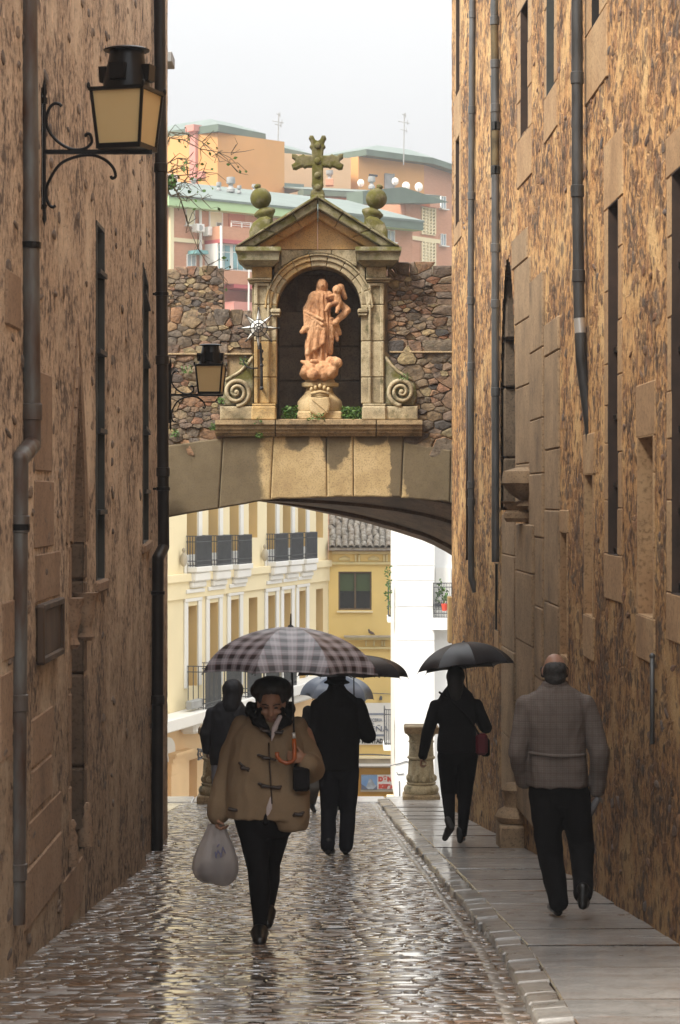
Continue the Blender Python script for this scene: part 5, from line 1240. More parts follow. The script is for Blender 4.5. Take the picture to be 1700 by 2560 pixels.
for i, (a, c, t0, t1, lb) in enumerate(((455, 480, 915, 935, 'green plant rooted in the rubble behind the small wall lamp'), (640, 655, 1046, 1060, 'little weed on the ledge below the left pilaster'), (640, 658, 1083, 1096, 'little weed hanging under the ledge'), (1000, 1024, 936, 952, 'yellow green moss cushion on the right scroll'), (548, 560, 995, 1010, 'little weed beside the left scroll'), (526, 540, 1060, 1075, 'weed at the left end of the ledge'), (432, 446, 1075, 1092, 'weed low in the rubble by the left wall'), (600, 620, 895, 915, 'moss on the slope of the left scroll'))):
    tuft('weed', a, c, t0, t1, AY - 0.1, 90, lb, lw=0.022, seed=20 + i)
# ------------------------------------------------------------------ wall lanterns
def make_lantern(kindlabel, root_at, ppm_d, arm, yaw):
    """bracket lamp; origin at the wall plate level of the arm, +x away from the wall"""
    root = empty('wall_lantern', root_at, kindlabel, 'lantern', 'iron lanterns on the left wall')
    m_ = MB()
    m_.tube([(0, 0, -0.42), (0, 0, 0.42)], 0.011, 8); m_.tube([(0, 0, 0.30), (0, 0, 0.34)], 0.02, 8); m_.lathe([(0.006, 0.34), (0.018, 0.37), (0.012, 0.42), (0.001, 0.47)], 8); m_.lathe([(0.001, -0.46), (0.014, -0.42), (0.008, -0.37), (0.02, -0.33)], 8)
    m_.box((-0.03, -0.02, -0.36), (-0.012, 0.02, 0.40)); obj('wall_rod', m_, M_iron, root, angle=40)
    m_ = MB(); m_.box((0, -0.012, -0.014), (arm + 0.16, 0.012, 0.014)); obj('arm', m_, M_iron, root)
    def curl(pts, name, r=0.010):
        m_ = MB(); P4 = [Vector(p) for p in pts]; out = []
        for i in range(len(P4) - 1):       # Catmull-Rom
            p0, p1, p2, p3 = P4[max(i - 1, 0)], P4[i], P4[i + 1], P4[min(i + 2, len(P4) - 1)]
            for k in range(6):
                t_ = k / 6; out.append(0.5 * ((2 * p1) + (p2 - p0) * t_ + (2 * p0 - 5 * p1 + 4 * p2 - p3) * t_ ** 2 + (3 * p1 - p0 - 3 * p2 + p3) * t_ ** 3))
        out.append(P4[-1]); m_.tube(out, r, 7); obj(name, m_, M_iron, root, smooth=True)
    curl([(0.108, 0, 0.285), (0.092, 0, 0.30), (0.062, 0, 0.302), (0.03, 0, 0.27), (0.012, 0, 0.2), (0.03, 0, 0.13), (0.09, 0, 0.06), (0.17, 0, 0.018), (0.25, 0, 0.02), (0.295, 0, 0.06), (0.285, 0, 0.11), (0.26, 0, 0.11), (0.262, 0, 0.095)], 'upper_scroll')
    curl([(0.07, 0, -0.335), (0.05, 0, -0.345), (0.025, 0, -0.32), (0.01, 0, -0.25), (0.035, 0, -0.17), (0.10, 0, -0.075), (0.2, 0, -0.03), (0.30, 0, -0.02), (0.38, 0, -0.05), (0.43, 0, -0.10), (0.445, 0, -0.15), (0.425, 0, -0.165), (0.415, 0, -0.15)], 'lower_scroll')
    # lantern body
    Mx = Matrix.Translation((arm, 0, 0.02)) @ Matrix.Rotation(yaw, 4, 'Z'); hb, ht, H = 0.135, 0.168, 0.345
    def q(x, y_, z): return Mx @ Vector((x, y_, z))
    for k in range(4):
        Rk = Matrix.Rotation(k * math.pi / 2, 4, 'Z')
        p = [Mx @ (Rk @ Vector(v)) for v in ((-hb, -hb, 0.02), (hb, -hb, 0.02), (ht, -ht, H), (-ht, -ht, H), (-hb, -hb + 0.006, 0.02), (hb, -hb + 0.006, 0.02), (ht, -ht + 0.006, H), (-ht, -ht + 0.006, H))]
        m_ = MB(); m_.add(p, [(0, 1, 2, 3), (7, 6, 5, 4), (0, 4, 5, 1), (1, 5, 6, 2), (2, 6, 7, 3), (3, 7, 4, 0)]); obj('glass_pane', m_, M_lampglass, root)
        m_ = MB(); m_.tube([Mx @ (Rk @ Vector((-hb - 0.002, -hb - 0.002, 0.0))), Mx @ (Rk @ Vector((-ht - 0.002, -ht - 0.002, H + 0.01)))], 0.012, 6); obj('corner_bar', m_, M_iron, root)
    m_ = MB()
    def sq(rows):
        vs = []
        for h_, z in rows: vs += [q(-h_, -h_, z), q(h_, -h_, z), q(h_, h_, z), q(-h_, h_, z)]
        n = len(rows); m_.add(vs, [(3, 2, 1, 0), tuple(4 * (n - 1) + k for k in range(4))] + [(4 * i + k, 4 * i + (k + 1) % 4, 4 * i + 4 + (k + 1) % 4, 4 * i + 4 + k) for i in range(n - 1) for k in range(4)])
    sq([(hb - 0.02, -0.015), (hb + 0.012, -0.012), (hb + 0.012, 0.02), (hb - 0.01, 0.022)]); obj('base_frame', m_, M_iron, root)
    m_ = MB(); sq([(ht - 0.01, H - 0.002), (ht + 0.016, H), (ht + 0.016, H + 0.022), (ht - 0.03, H + 0.028)])
    for sx in (-1, 1):
        for sy in (-1, 1): m_.ball(q(sx * (ht + 0.014), sy * (ht + 0.014), H + 0.03), (0.012, 0.012, 0.022), 8)
    obj('top_frame', m_, M_iron, root)
    m_ = MB(); prof = [(0.150, H + 0.026), (0.148, H + 0.06), (0.135, H + 0.14), (0.118, H + 0.2), (0.108, H + 0.262), (0.10, H + 0.266)]
    m_.lathe(prof, 20, Mx.to_translation()); obj('chimney', m_, M_iron, root, angle=35)
    m_ = MB(); m_.lathe([(0.02, H + 0.262), (0.142, H + 0.264), (0.146, H + 0.272), (0.12, H + 0.283), (0.02, H + 0.288)], 24, Mx.to_translation()); obj('chimney_cap', m_, M_iron, root, angle=35)
    for k in range(4):
        m_ = MB(); Rk = Matrix.Rotation(k * math.pi / 2, 4, 'Z')
        a = [Mx @ (Rk @ Vector(v)) for v in ((-0.05, -0.165, H + 0.07), (0.05, -0.165, H + 0.07), (0.05, -0.12, H + 0.06), (-0.05, -0.12, H + 0.06), (-0.05, -0.172, H + 0.17), (0.05, -0.172, H + 0.17), (0.05, -0.12, H + 0.17), (-0.05, -0.12, H + 0.17))]
        m_.hexa(a); obj('vent_hood', m_, M_iron, root)
    return root
d0 = left.y(104)
lan1 = make_lantern('large near black iron lantern with cream glass on a scrolled bracket, left wall', P(111, 380, d0), 400, 0.515, R(-17))
lan2 = copy_tree(lan1)
lan2['label'] = 'smaller far black iron lantern in front of the rubble beside the shrine'
d2 = 27.4; p2 = P(424, 987, d2); lan2.location = (p2.x + 0.01, p2.y, p2.z); lan2.scale = (0.9, 0.9, 0.9); lan2.rotation_euler.z = R(12)
# its bracket arm reaches the wall corner
# ------------------------------------------------------------------ drainpipes
def pipe(label, pts, r, mat, rings=(), mats_by=None, brackets=(), n=14, group='drainpipes'):
    root = empty('drainpipe', pts[0], label, 'drainpipe', group); o0 = Vector(pts[0])
    for i in range(len(pts) - 1):
        m_ = MB(); a, b_ = Vector(pts[i]) - o0, Vector(pts[i + 1]) - o0
        m_.tube([a, a + (b_ - a) * 0.5, b_], r, n); m_.ball(b_, r * 1.0, 12) if i < len(pts) - 2 else None
        obj('pipe_length', m_, (mats_by or {}).get(i, mat), root, angle=50)
    for z in rings:
        for i in range(len(pts) - 1):
            a, b_ = Vector(pts[i]), Vector(pts[i + 1])
            if min(a.z, b_.z) <= z <= max(a.z, b_.z) and abs(a.z - b_.z) > 0.2:
                t_ = (z - a.z) / (b_.z - a.z); c = a + (b_ - a) * t_ - o0; m_ = MB()
                m_.lathe([(r * 1.0, -0.05), (r * 1.16, -0.045), (r * 1.16, 0.045), (r * 1.0, 0.05)], n, c); obj('collar', m_, mat, root, angle=40)
    for z, dx in brackets:
        for i in range(len(pts) - 1):
            a, b_ = Vector(pts[i]), Vector(pts[i + 1])
            if min(a.z, b_.z) <= z <= max(a.z, b_.z) and abs(a.z - b_.z) > 0.2:
                t_ = (z - a.z) / (b_.z - a.z); c = a + (b_ - a) * t_ - o0; m_ = MB()
                m_.lathe([(r * 1.0, -0.02), (r * 1.2, -0.018), (r * 1.2, 0.018), (r * 1.0, 0.02)], n, c)
                m_.box((c.x + min(0, dx), c.y - 0.012, c.z - 0.012), (c.x + max(0, dx), c.y + 0.012, c.z + 0.012)); obj('bracket', m_, M_iron, root)
    return root
def onw(W, px, off, z=None, py=None):
    u_ = W.u(px); p = W.pos(u_, 0, off); p.z = z if z is not None else (CY - py) / FP * p.y; return p
# near left: upper length stands off the wall, kinks back towards it
d = 14.15
def lp(px, py, dd=d): return P(px, py, dd)
u_ = None
pipe('thick rusty iron drainpipe with a kink, nearest on the left wall', [lp(66, -560), lp(80, 1112), lp(48, 1150, 13.75), lp(40, 2310, 13.75)], 0.054, M_rustpipe,
     rings=[lp(0, 1030).z, (CY - 1310) / FP * 13.75, (CY - 1757) / FP * 13.75, (CY - 2180) / FP * 13.75], brackets=[(lp(0, 613).z, -0.14), ((CY - 1318) / FP * 13.75, -0.1)])
d = 25.5
pipe('black drainpipe at the far corner of the left building against the sky', [lp(398, -120, d), lp(409, 1368, d), lp(395, 1395, 25.3), lp(393, 2128, 25.3)], 0.062, M_blackpipe,
     rings=[lp(0, 420, d).z, lp(0, 900, d).z, lp(0, 1180, d).z, (CY - 1750) / FP * 25.3], brackets=[(lp(0, 735, d).z, -0.16), (lp(0, 1222, d).z, -0.16), ((CY - 1482) / FP * 25.3, -0.12)])
# right wall
zt = 8.7
pa = onw(right, 1189, 0.06, py=700)
pipe('slim grey drainpipe nearest the arch on the right wall, foot kicked out', [Vector((pa.x + 0.035, pa.y, zt)), Vector((pa.x, pa.y, P(0, 700, pa.y).z)), Vector((pa.x + 0.005, pa.y, P(0, 1445, pa.y).z)), Vector((pa.x + 0.06, pa.y, P(0, 1480, pa.y).z))], 0.04, M_greypipe,
     rings=[P(0, py, pa.y).z for py in (36, 275, 490, 752, 916, 1212, 1255)])
pb = onw(right, 1252, 0.06, py=700)
def pbz(py): return P(0, py, pb.y).z
pipe('grey drainpipe with rusty lengths, in the middle of the right wall by the portal', [Vector((pb.x - 0.01, pb.y, zt)), Vector((pb.x - 0.01, pb.y, pbz(55))), Vector((pb.x - 0.005, pb.y, pbz(155))), Vector((pb.x, pb.y, pbz(315))), Vector((pb.x, pb.y, pbz(425))), Vector((pb.x, pb.y, pbz(1405)))], 0.045, M_greypipe,
     rings=[pbz(py) for py in (52, 160, 270, 315, 425, 620, 760, 980)], mats_by={1: M_rustpatch, 3: M_rustpatch})
pc = onw(right, 1470, 0.075, py=500)
def pcv(py, o, du=0.0): q = right.pos(right.u(1470) + du, P(0, py, pc.y).z, o); return q
pipe('thick dark grey drainpipe with a bright zinc sleeve, nearest on the right wall', [Vector((pcv(0, 0.095).x, pcv(0, .095).y, zt)), pcv(470, 0.085), pcv(795, 0.07), pcv(832, 0.06), pcv(900, 0.055), pcv(1145, -0.05)], 0.046, M_darkgrey,
     rings=[pcv(py, 0).z for py in (195, 478, 690)], mats_by={2: M_zinc})
m_ = MB(); q = onw(right, 1171, 0.02, py=1000); m_.tube([(q.x, q.y, P(0, 965, q.y).z), (q.x, q.y, P(0, 1400, q.y).z)], 0.014, 8)
tag(obj('conduit', m_, M_blind, smooth=True), 'thin reddish conduit beside the slim drainpipe near the arch', 'conduit')
m_ = MB(); q = onw(right, 1642, 0.03, py=1700); m_.tube([(q.x, q.y, P(0, 1640, q.y).z), (q.x, q.y, P(0, 1860, q.y).z)], 0.016, 8); m_.ball((q.x, q.y, P(0, 1640, q.y).z), 0.02, 8)
tag(obj('metal_rail', m_, M_greypipe, smooth=True), 'short worn metal pole fixed to the right wall behind the bald man', 'pole')
# wooden plaque on the left wall
m_ = MB(); ua, ub = sorted((left.u(89), left.u(141))); pq = empty('plaque', left.pos(ua, left.z(115, 1575), 0), 'old dark wooden plaque hung on the left wall beside the pointed niche', 'plaque')
z0, z1 = left.z(115, 1645), left.z(115, 1506); left.box(m_, ua, ub, z0, z1, 0.005, 0.035, 0, 0.008); part('board', m_, M_plaque, pq)
for (a, c, e, f) in ((ua, ub, z1 - 0.035, z1 + 0.01), (ua, ub, z0 - 0.01, z0 + 0.035), (ua - 0.01, ua + 0.05, z0, z1), (ub - 0.05, ub + 0.01, z0, z1)):
    m_ = MB(); left.box(m_, a, c, e, f, 0.005, 0.055, 0, 0.008); part('frame_strip', m_, M_plaque, pq)
# hanging sign at the far corner of the right building
sg = empty('hanging_sign', P(1135, 1540, 34.2), 'narrow beige sign box on a dark iron mount at the right wall corner', 'sign')
m_ = MB(); a, b_ = P(1120, 1607, 34.25), P(1131, 1492, 34.25); m_.cbox((a.x, 34.15, a.z), (b_.x, 34.5, b_.z), 0.01); part('sign_box', m_, plain('sign_beige', (0.50, 0.33, 0.15), 0.5, 0.1), sg)
m_ = MB(); a, b_ = P(1132, 1660, 34.25), P(1140, 1468, 34.25); m_.cbox((a.x, 34.12, a.z), (b_.x + 0.03, 34.5, b_.z), 0.01); part('mount', m_, M_iron, sg)
# end of an eaves board sticking out high up beyond the left building
m_ = MB(); a, b_ = P(390, 155, 29), P(430, 128, 29); m_.frame_box((a.x - 0.3, 29, a.z), (b_.x - a.x + 0.3, 0, 0), (0, 0.5, 0), (0, 0, b_.z - a.z), 0, 0.01)
tag(obj('gutter_end', m_, M_cement), 'grey gutter end jutting out high above the left corner', 'gutter')
# bare shrub hanging over the left wall end
shrub = empty('shrub', (-2.62, 31.0, 4.1), 'bare thorny twigs with a few leaves hanging over the left wall end', 'shrub')
rr = random.Random(9)
def tw(px, py, dd=31.0): return P(px, py, dd)
m_ = MB(); twl = MB()
main = [[(380, 440), (421, 440), (452, 500), (470, 560), (494, 620), (520, 662), (548, 680)], [(380, 450), (424, 345), (460, 350), (500, 372), (545, 380), (578, 382)], [(380, 440), (424, 330), (470, 335), (505, 355), (540, 385), (575, 408)],
        [(380, 450), (422, 430), (450, 420), (470, 440), (440, 480)], [(380, 440), (424, 405), (445, 395), (462, 405)], [(400, 450), (430, 468), (460, 455), (490, 452)], [(400, 450), (428, 490), (470, 492), (505, 498)], [(400, 450), (432, 440), (480, 436), (508, 430)]]
for path in main:
    pts = [tw(a, b_, 31 + rr.uniform(-0.2, 0.2)) for a, b_ in path]; m_.tube(pts, [0.011 * (1 - 0.75 * k / (len(pts) - 1)) for k in range(len(pts))], 5)
    for p in pts[1:]:
        for k in range(4):
            q = p + Vector((rr.uniform(-0.05, 0.18), rr.uniform(-0.1, 0.1), rr.uniform(-0.14, 0.14))); q2 = q + Vector((rr.uniform(-0.05, 0.14), rr.uniform(-0.1, 0.1), rr.uniform(-0.12, 0.1)))
            m_.tube([p, q, q2], [0.005, 0.004, 0.002], 4)
            if rr.random() < 0.35:
                s_ = 0.02 + rr.random() * 0.02; e = Vector((rr.uniform(-1, 1), rr.uniform(-1, 1), rr.uniform(-1, 1))).normalized() * s_; f_ = e.cross(Vector((0.3, 1, 0.2))).normalized() * s_ * 0.6
                twl.add([q2, q2 + e + f_, q2 + e * 2, q2 + e - f_], [(0, 1, 2, 3)])
part('branches', m_, M_twig, shrub)
for k in range(90):
    p = tw(rr.uniform(412, 436), rr.uniform(445, 475), 31 + rr.uniform(-0.2, 0.2)); e = Vector((rr.uniform(-1, 1), rr.uniform(-1, 1), rr.uniform(-1, 1))).normalized() * 0.03; f_ = e.cross(Vector((0.3, 1, 0.2))).normalized() * 0.02
    twl.add([p, p + e + f_, p + e * 2, p + e - f_], [(0, 1, 2, 3)])
lv = part('leaves', twl, M_leaf, shrub, fix=False); lv['kind'] = 'stuff'
# ------------------------------------------------------------------ stone posts at the head of the steps
def post(x, yy, label):
    root = empty('stone_post', (x, yy, ground(yy)), label, 'post', 'carved stone posts at the head of the steps')
    m_ = MB(); m_.cbox((-0.29, -0.29, -0.12), (0.29, 0.29, 0.155), 0.02); obj('plinth', m_, M_ledge, root)
    m_ = MB(); m_.lathe([(0.255, 0.157), (0.275, 0.19), (0.28, 0.235), (0.255, 0.28), (0.22, 0.30), (0.235, 0.315), (0.235, 0.33), (0.215, 0.345)], 28); obj('torus', m_, M_greyst, root, angle=50)
    m_ = MB(); n = 64; vs = []; rows = [(0.215, 0.346, 0), (0.213, 0.46, 1), (0.205, 0.6, 1), (0.198, 0.68, 1), (0.196, 0.70, 0)]
    for r_, z, fl in rows:
        for k in range(n): a = 2 * math.pi * k / n; rr_ = r_ * (1 - 0.10 * fl * abs(math.cos(a * 4.5)) ** 3); vs.append((rr_ * math.cos(a), rr_ * math.sin(a), z))
    m_.add(vs, [(i * n + k, i * n + (k + 1) % n, (i + 1) * n + (k + 1) % n, (i + 1) * n + k) for i in range(4) for k in range(n)] + [tuple(range(n)), tuple(4 * n + k for k in range(n))]); obj('fluted_shaft', m_, M_greyst, root, smooth=True)
    m_ = MB()
    for k in range(9):
        a = 2 * math.pi * k / 9; m_.ball((0.2 * math.cos(a), 0.2 * math.sin(a), 0.40), (0.05, 0.05, 0.06), 8)
    obj('leaf_carving', m_, M_greyst, root, smooth=True)
    m_ = MB(); m_.lathe([(0.2, 0.701), (0.222, 0.715), (0.222, 0.735), (0.2, 0.75), (0.192, 0.9), (0.19, 0.96), (0.205, 0.968), (0.205, 0.985), (0.19, 0.995), (0.195, 1.05), (0.235, 1.1), (0.24, 1.115)], 28); obj('upper_shaft', m_, M_greyst, root, angle=45)
    m_ = MB(); m_.cbox((-0.27, -0.27, 1.117), (0.27, 0.27, 1.235), 0.02); obj('cap', m_, M_ledge, root)
    return root
YP = 38.0
p1 = post(P(1053, 0, YP).x, YP, 'carved stone post right of the steps, behind the woman in black')
p2_ = copy_tree(p1); p2_['label'] = 'carved stone post left of the steps, half behind the hooded man'; p2_.location = (P(541, 0, YP).x, YP - 0.1, ground(YP))
# ------------------------------------------------------------------ buildings beyond: traced on their own upright planes
class Plane:
    def __init__(s, pxA, dA, pxB, dB):
        a, b_ = P(pxA, CY, dA), P(pxB, CY, dB); s.a = Vector((a.x, a.y)); t = Vector((b_.x, b_.y)) - s.a; s.t = t.normalized()
        s.n = Vector((s.t.y, -s.t.x))                       # towards the camera for A left of B
    def u(s, px):
        k = (px - CX) / FP; # (a + t u) : x = k y
        return (k * s.a.y - s.a.x) / (s.t.x - k * s.t.y)
    def y(s, px): return s.a.y + s.t.y * s.u(px)
    def z(s, px, py): return (CY - py) / FP * s.y(px)
    def pos(s, u, z, o=0.0): q = s.a + s.t * u + s.n * o; return Vector((q.x, q.y, z))
    def pt(s, px, py, o=0.0): return s.pos(s.u(px), s.z(px, py), o)
    def ubox(s, mb, u0, u1, z0, z1, o0, o1, m=0, bev=0.0):
        a = s.pos(u0, z0, o0); mb.frame_box(a, s.pos(u1, z0, o0) - a, s.pos(u0, z0, o1) - a, (0, 0, z1 - z0), m, bev)
    def box(s, mb, px0, px1, py0, py1, o0, o1, m=0, ref=None, bev=0.0):
        r_ = ref if ref is not None else (px0 + px1) / 2
        s.ubox(mb, s.u(px0), s.u(px1), s.z(r_, py1), s.z(r_, py0), o0, o1, m, bev)
    def poly(s, mb, pts, o0, o1):
        n = len(pts); vs = [s.pt(a, b_, o1) for a, b_ in pts] + [s.pt(a, b_, o0) for a, b_ in pts]
        mb.add(vs, [tuple(range(n)), tuple(range(2 * n - 1, n - 1, -1))] + [(i, (i + 1) % n, n + (i + 1) % n, n + i) for i in range(n)])
def pl_part(name, pl, parent, mat, *boxes, bev=0.0):
    m_ = MB()
    for b_ in boxes: pl.box(m_, *b_, bev=bev)
    return part(name, m_, mat, parent)
def sub(name, pl, parent, mat, *boxes):
    m_ = MB()
    for b_ in boxes: pl.box(m_, *b_)
    o = obj(name, m_, mat, None); o.parent = parent; o.matrix_parent_inverse = parent.matrix_world.inverted() if False else Matrix.Identity(4); return o
def holed_wall(pl, u0, u1, z0, z1, holes, o0, o1):
    """wall slab with window openings: strips between the holes"""
    m_ = MB(); us = sorted({u0, u1} | {h[0] for h in holes} | {h[1] for h in holes})
    for a, c in zip(us, us[1:]):
        if c - a < 1e-4: continue
        um_ = (a + c) / 2; hs_ = sorted([(h[2], h[3]) for h in holes if h[0] <= um_ <= h[1]]); z = z0
        for lo, hi in hs_:
            if lo > z: pl.ubox(m_, a, c, z, lo, o0, o1)
            z = max(z, hi)
        if z < z1: pl.ubox(m_, a, c, z, z1, o0, o1)
    return m_
# ---- long cream hotel front, receding to the right
hotel = empty('hotel', (-15, 70, ZQ), 'long cream yellow building with white framed windows and iron balconies, seen through the arch', 'building')
H = Plane(360, 133800 / (2452 - 360), 820, 133800 / (2452 - 820))
def hz(px, py): return H.z(px, py)
holes = []; refpx = 627
lowW = [(467, 1516), (521, 1508), (574, 1500), (622, 1495), (667, 1490), (707, 1484), (745, 1478), (790, 1473)]
for i, (px, pt_) in enumerate(lowW):
    ua_ = H.u(px); holes.append((ua_, ua_ + 0.92, H.z(px, 1720 if i < 3 else 1700), H.z(px, pt_)))
    zb = H.z(px, 1416 - i * 3.0) if i not in (3, 7) else H.z(px, 1345)
    holes.append((ua_, ua_ + 0.92, zb, zb + 3.3))
lw2 = [(466, 1625), (521, 1612), (574, 1600)]
balc2 = []
for i, (px, pt_) in enumerate(lowW):
    if i in (3, 7): continue
uEnd = H.u(820)
ztop = 4.2
part('wall', holed_wall(H, -3.0, uEnd, H.z(627, 1768), ztop, holes, -0.5, 0.0), M_cream, hotel)
for (a, c, e, f) in holes:
    m_ = MB(); H.ubox(m_, a - 0.02, c + 0.02, e - 0.02, f + 0.02, -0.56, -0.5); wn_ = part('window', m_, M_pane, hotel)
    m_ = MB(); H.ubox(m_, a + 0.001, a + 0.012, e, f, -0.49, -0.01); H.ubox(m_, c - 0.012, c - 0.001, e, f, -0.49, -0.01); H.ubox(m_, a + 0.012, c - 0.012, f - 0.012, f - 0.001, -0.49, -0.01); part('window_reveal', m_, M_cream2, wn_)
    m_ = MB(); H.ubox(m_, a + 0.4, a + 0.47, e, f - 0.02, -0.499, -0.46); H.ubox(m_, a + 0.02, c - 0.02, e + (f - e) * 0.7, e + (f - e) * 0.7 + 0.06, -0.499, -0.46); part('window_bar', m_, M_white, wn_)
m_ = MB(); pts = [H.pos(-3, 0, -0.55), H.pos(uEnd, 0, -0.55), H.pos(uEnd, 0, -9), H.pos(-3, 0, -9)]
m_.hexa([(p.x, p.y, ZQ - 0.5) for p in pts] + [(p.x, p.y, ztop - 0.02) for p in pts]); part('building_core', m_, M_cream2, hotel)
for i, (px, pt_) in enumerate(lowW):
    if i in (3, 7): 
        ua_ = H.u(px); m_ = MB(); z = H.z(px, pt_); H.ubox(m_, ua_ - 0.1, ua_ + 1.05, z + 0.55, z + 0.63, 0.0, 0.06); part('lintel_line', m_, M_cream, hotel); continue
    ua_ = H.u(px); z0_, z1_ = H.z(px, 1720), H.z(px, pt_)
    for (a, c) in ((ua_ - 0.30, ua_ - 0.002), (ua_ + 0.922, ua_ + 1.22)):
        m_ = MB(); H.ubox(m_, a, c, z0_, z1_ + 0.12, 0.001, 0.05, 0, 0.01); part('window_frame', m_, M_white, hotel)
    m_ = MB(); H.ubox(m_, ua_ - 0.3, ua_ + 1.22, z1_ + 0.122, z1_ + 0.36, 0.001, 0.07, 0, 0.01); part('lintel', m_, M_white, hotel)
    m_ = MB(); H.ubox(m_, ua_ - 0.34, ua_ + 1.26, z1_ + 0.37, z1_ + 0.48, 0.001, 0.13, 0, 0.01); part('lintel', m_, M_white, hotel)
    m_ = MB(); zp = z1_ + 0.50; H.ubox(m_, ua_ - 0.3, ua_ + 1.22, zp, zp + 0.95, 0.001, 0.05, 0, 0.01); pn = part('carved_panel', m_, M_white, hotel)
    m_ = MB()
    for k in range(5): H.ubox(m_, ua_ - 0.12 + k * 0.25, ua_ - 0.02 + k * 0.25, zp + 0.3, zp + 0.72, 0.05, 0.056)
    part('panel_slots', m_, M_greystone2, pn)
# white upper pilaster strips and a slight string course
for i, (px, pt_) in enumerate(lowW):
    ua_ = H.u(px); zb = H.z(px, 1418 - i * 3.0)
    if i not in (3, 7):
        m_ = MB(); H.ubox(m_, ua_ + 0.93, ua_ + 1.25, zb, zb + 3.3, 0.001, 0.05); part('window_frame', m_, M_white, hotel)
def course(p0, p1, py0, py1, h, o, mat, name='string_course'):
    m_ = MB(); H.ubox(m_, H.u(p0), H.u(p1), H.z(627, py0) - h, H.z(627, py0), 0.001, o, 0, 0.01); part(name, m_, mat, hotel)
course(380, 819, 1418, 0, 0.22, 0.16, M_cream); course(380, 819, 1435, 0, 0.5, 0.08, M_cream)
# balconies with iron railings
def railing(mb, u0, u1, z0, h, oo, dens=0.075, ends=True):
    for zz in (0.04, 0.16, h - 0.16, h): H.ubox(mb, u0, u1, z0 + zz - 0.012, z0 + zz + 0.012, oo - 0.02, oo + 0.005)
    n = int((u1 - u0) / dens)
    for k in range(n + 1): a = u0 + (u1 - u0) * k / n; H.ubox(mb, a - 0.012, a + 0.012, z0, z0 + h, oo - 0.018, oo)
    if ends:
        for uu in (u0, u1):
            for zz in (0.04, 0.16, h - 0.16, h): H.ubox(mb, uu - 0.01, uu + 0.01, z0 + zz - 0.012, z0 + zz + 0.012, 0.0, oo)
            for k in range(4): q = oo * (k + 0.5) / 4; H.ubox(mb, uu - 0.01, uu + 0.01, z0, z0 + h, q - 0.01, q + 0.01)
def ball_u(mb, u, z, o, r, sz=1.0): mb.ball(H.pos(u, z, o), (r, r, r * sz), 8)
for i, (px, pt_) in enumerate(lowW):
    if i in (3, 7): continue
    ua_ = H.u(px); zf = H.z(px, 1417 - i * 3.3)
    m_ = MB(); H.ubox(m_, ua_ - 0.1, ua_ + 1.3, zf - 0.16, zf - 0.002, 0.0, 0.34, 0, 0.02); H.ubox(m_, ua_ - 0.06, ua_ + 1.26, zf - 0.42, zf - 0.162, 0.0, 0.30, 0, 0.04); H.ubox(m_, ua_ - 0.02, ua_ + 1.22, zf - 0.6, zf - 0.422, 0.0, 0.2, 0, 0.04); bs = part('balcony_slab', m_, M_white, hotel)
    m_ = MB(); railing(m_, ua_ - 0.06, ua_ + 1.25, zf, 0.86, 0.31, 0.075); part('railing', m_, M_rail, bs)
    m_ = MB(); ball_u(m_, ua_ - 0.62, zf + 0.22, 0.12, 0.10, 2.0); ball_u(m_, ua_ - 0.62, zf + 0.48, 0.12, 0.05, 1.5); part('stone_pine', m_, M_greystone2, hotel)
# lower balconies: one deep white base with railings
zl = H.z(480, 1768)
m_ = MB(); H.ubox(m_, -3, uEnd, zl - 0.34, zl - 0.002, 0.0, 0.7, 0, 0.03); part('balcony_slab', m_, M_white, hotel)
m_ = MB(); H.ubox(m_, H.u(465) - 0.5, H.u(465) + 12.5, zl - 0.66, zl - 0.342, 0.0, 0.45, 0, 0.08); part('balcony_slab', m_, M_white, hotel)
for i, px in enumerate((467, 521, 574, 622, 667)):
    ua_ = H.u(px); m_ = MB(); railing(m_, ua_ - 0.10, ua_ + 1.3, zl, 1.2, 0.6, 0.08); part('railing', m_, M_rail, hotel)
m_ = MB(); H.ubox(m_, H.u(438), H.u(466), zl + 0.06, zl + 0.3, 0.3, 0.5, 0, 0.03); part('floodlight', m_, M_cement, hotel)
# ground floor
part('ground_floor_wall', holed_wall(H, -3.0, uEnd, ZQ, zl - 0.345, [(H.u(477), H.u(497), ZQ, H.z(487, 1898))], -0.5, -0.05), M_peach, hotel)
m_ = MB(); H.ubox(m_, H.u(475), H.u(499), ZQ, H.z(487, 1896), -0.54, -0.4); part('door', m_, M_cream2, hotel)
m_ = MB(); pts = [(440 - 0, 1905)] + [(424 + 16 * math.cos(a), 1870 - 27 * math.sin(a)) for a in [math.pi * k / 10 for k in range(11)]] + [(408, 1905)]
H.poly(m_, pts, -0.045, -0.02); part('arch_light', m_, M_white, hotel)
for (p0, p1, y0, y1, o) in ((422, 466, 1877, 1884, 0.22), (424, 462, 1885, 1891, 0.16), (424, 452, 1892, 1904, 0.10), (424, 446, 1905, 1935, 0.06), (424, 444, 1936, 2012, 0.05)): pl_part('pier', H, hotel, M_peach, (p0, p1, y0, y1, -0.05, o))
m_ = MB()
p0 = H.pt(470, 1872, 0.05)
for pts in ([(469, 1872), (512, 1879)], [(470, 1898), (490, 1890), (512, 1881)], [(471, 1872), (471, 1900)]): m_.tube([H.pt(a, b_, 0.3) for a, b_ in pts], 0.03, 6)
for k in range(5): cc = H.pt(476 + k * 6, 1885 - k * 0.6, 0.3); r_ = 0.09 - k * 0.012; m_.tube([cc + Vector((r_ * math.cos(a), 0, r_ * math.sin(a))) for a in [2 * math.pi * q / 10 for q in range(11)]], 0.017, 5)
part('iron_bracket', m_, M_rail, hotel)
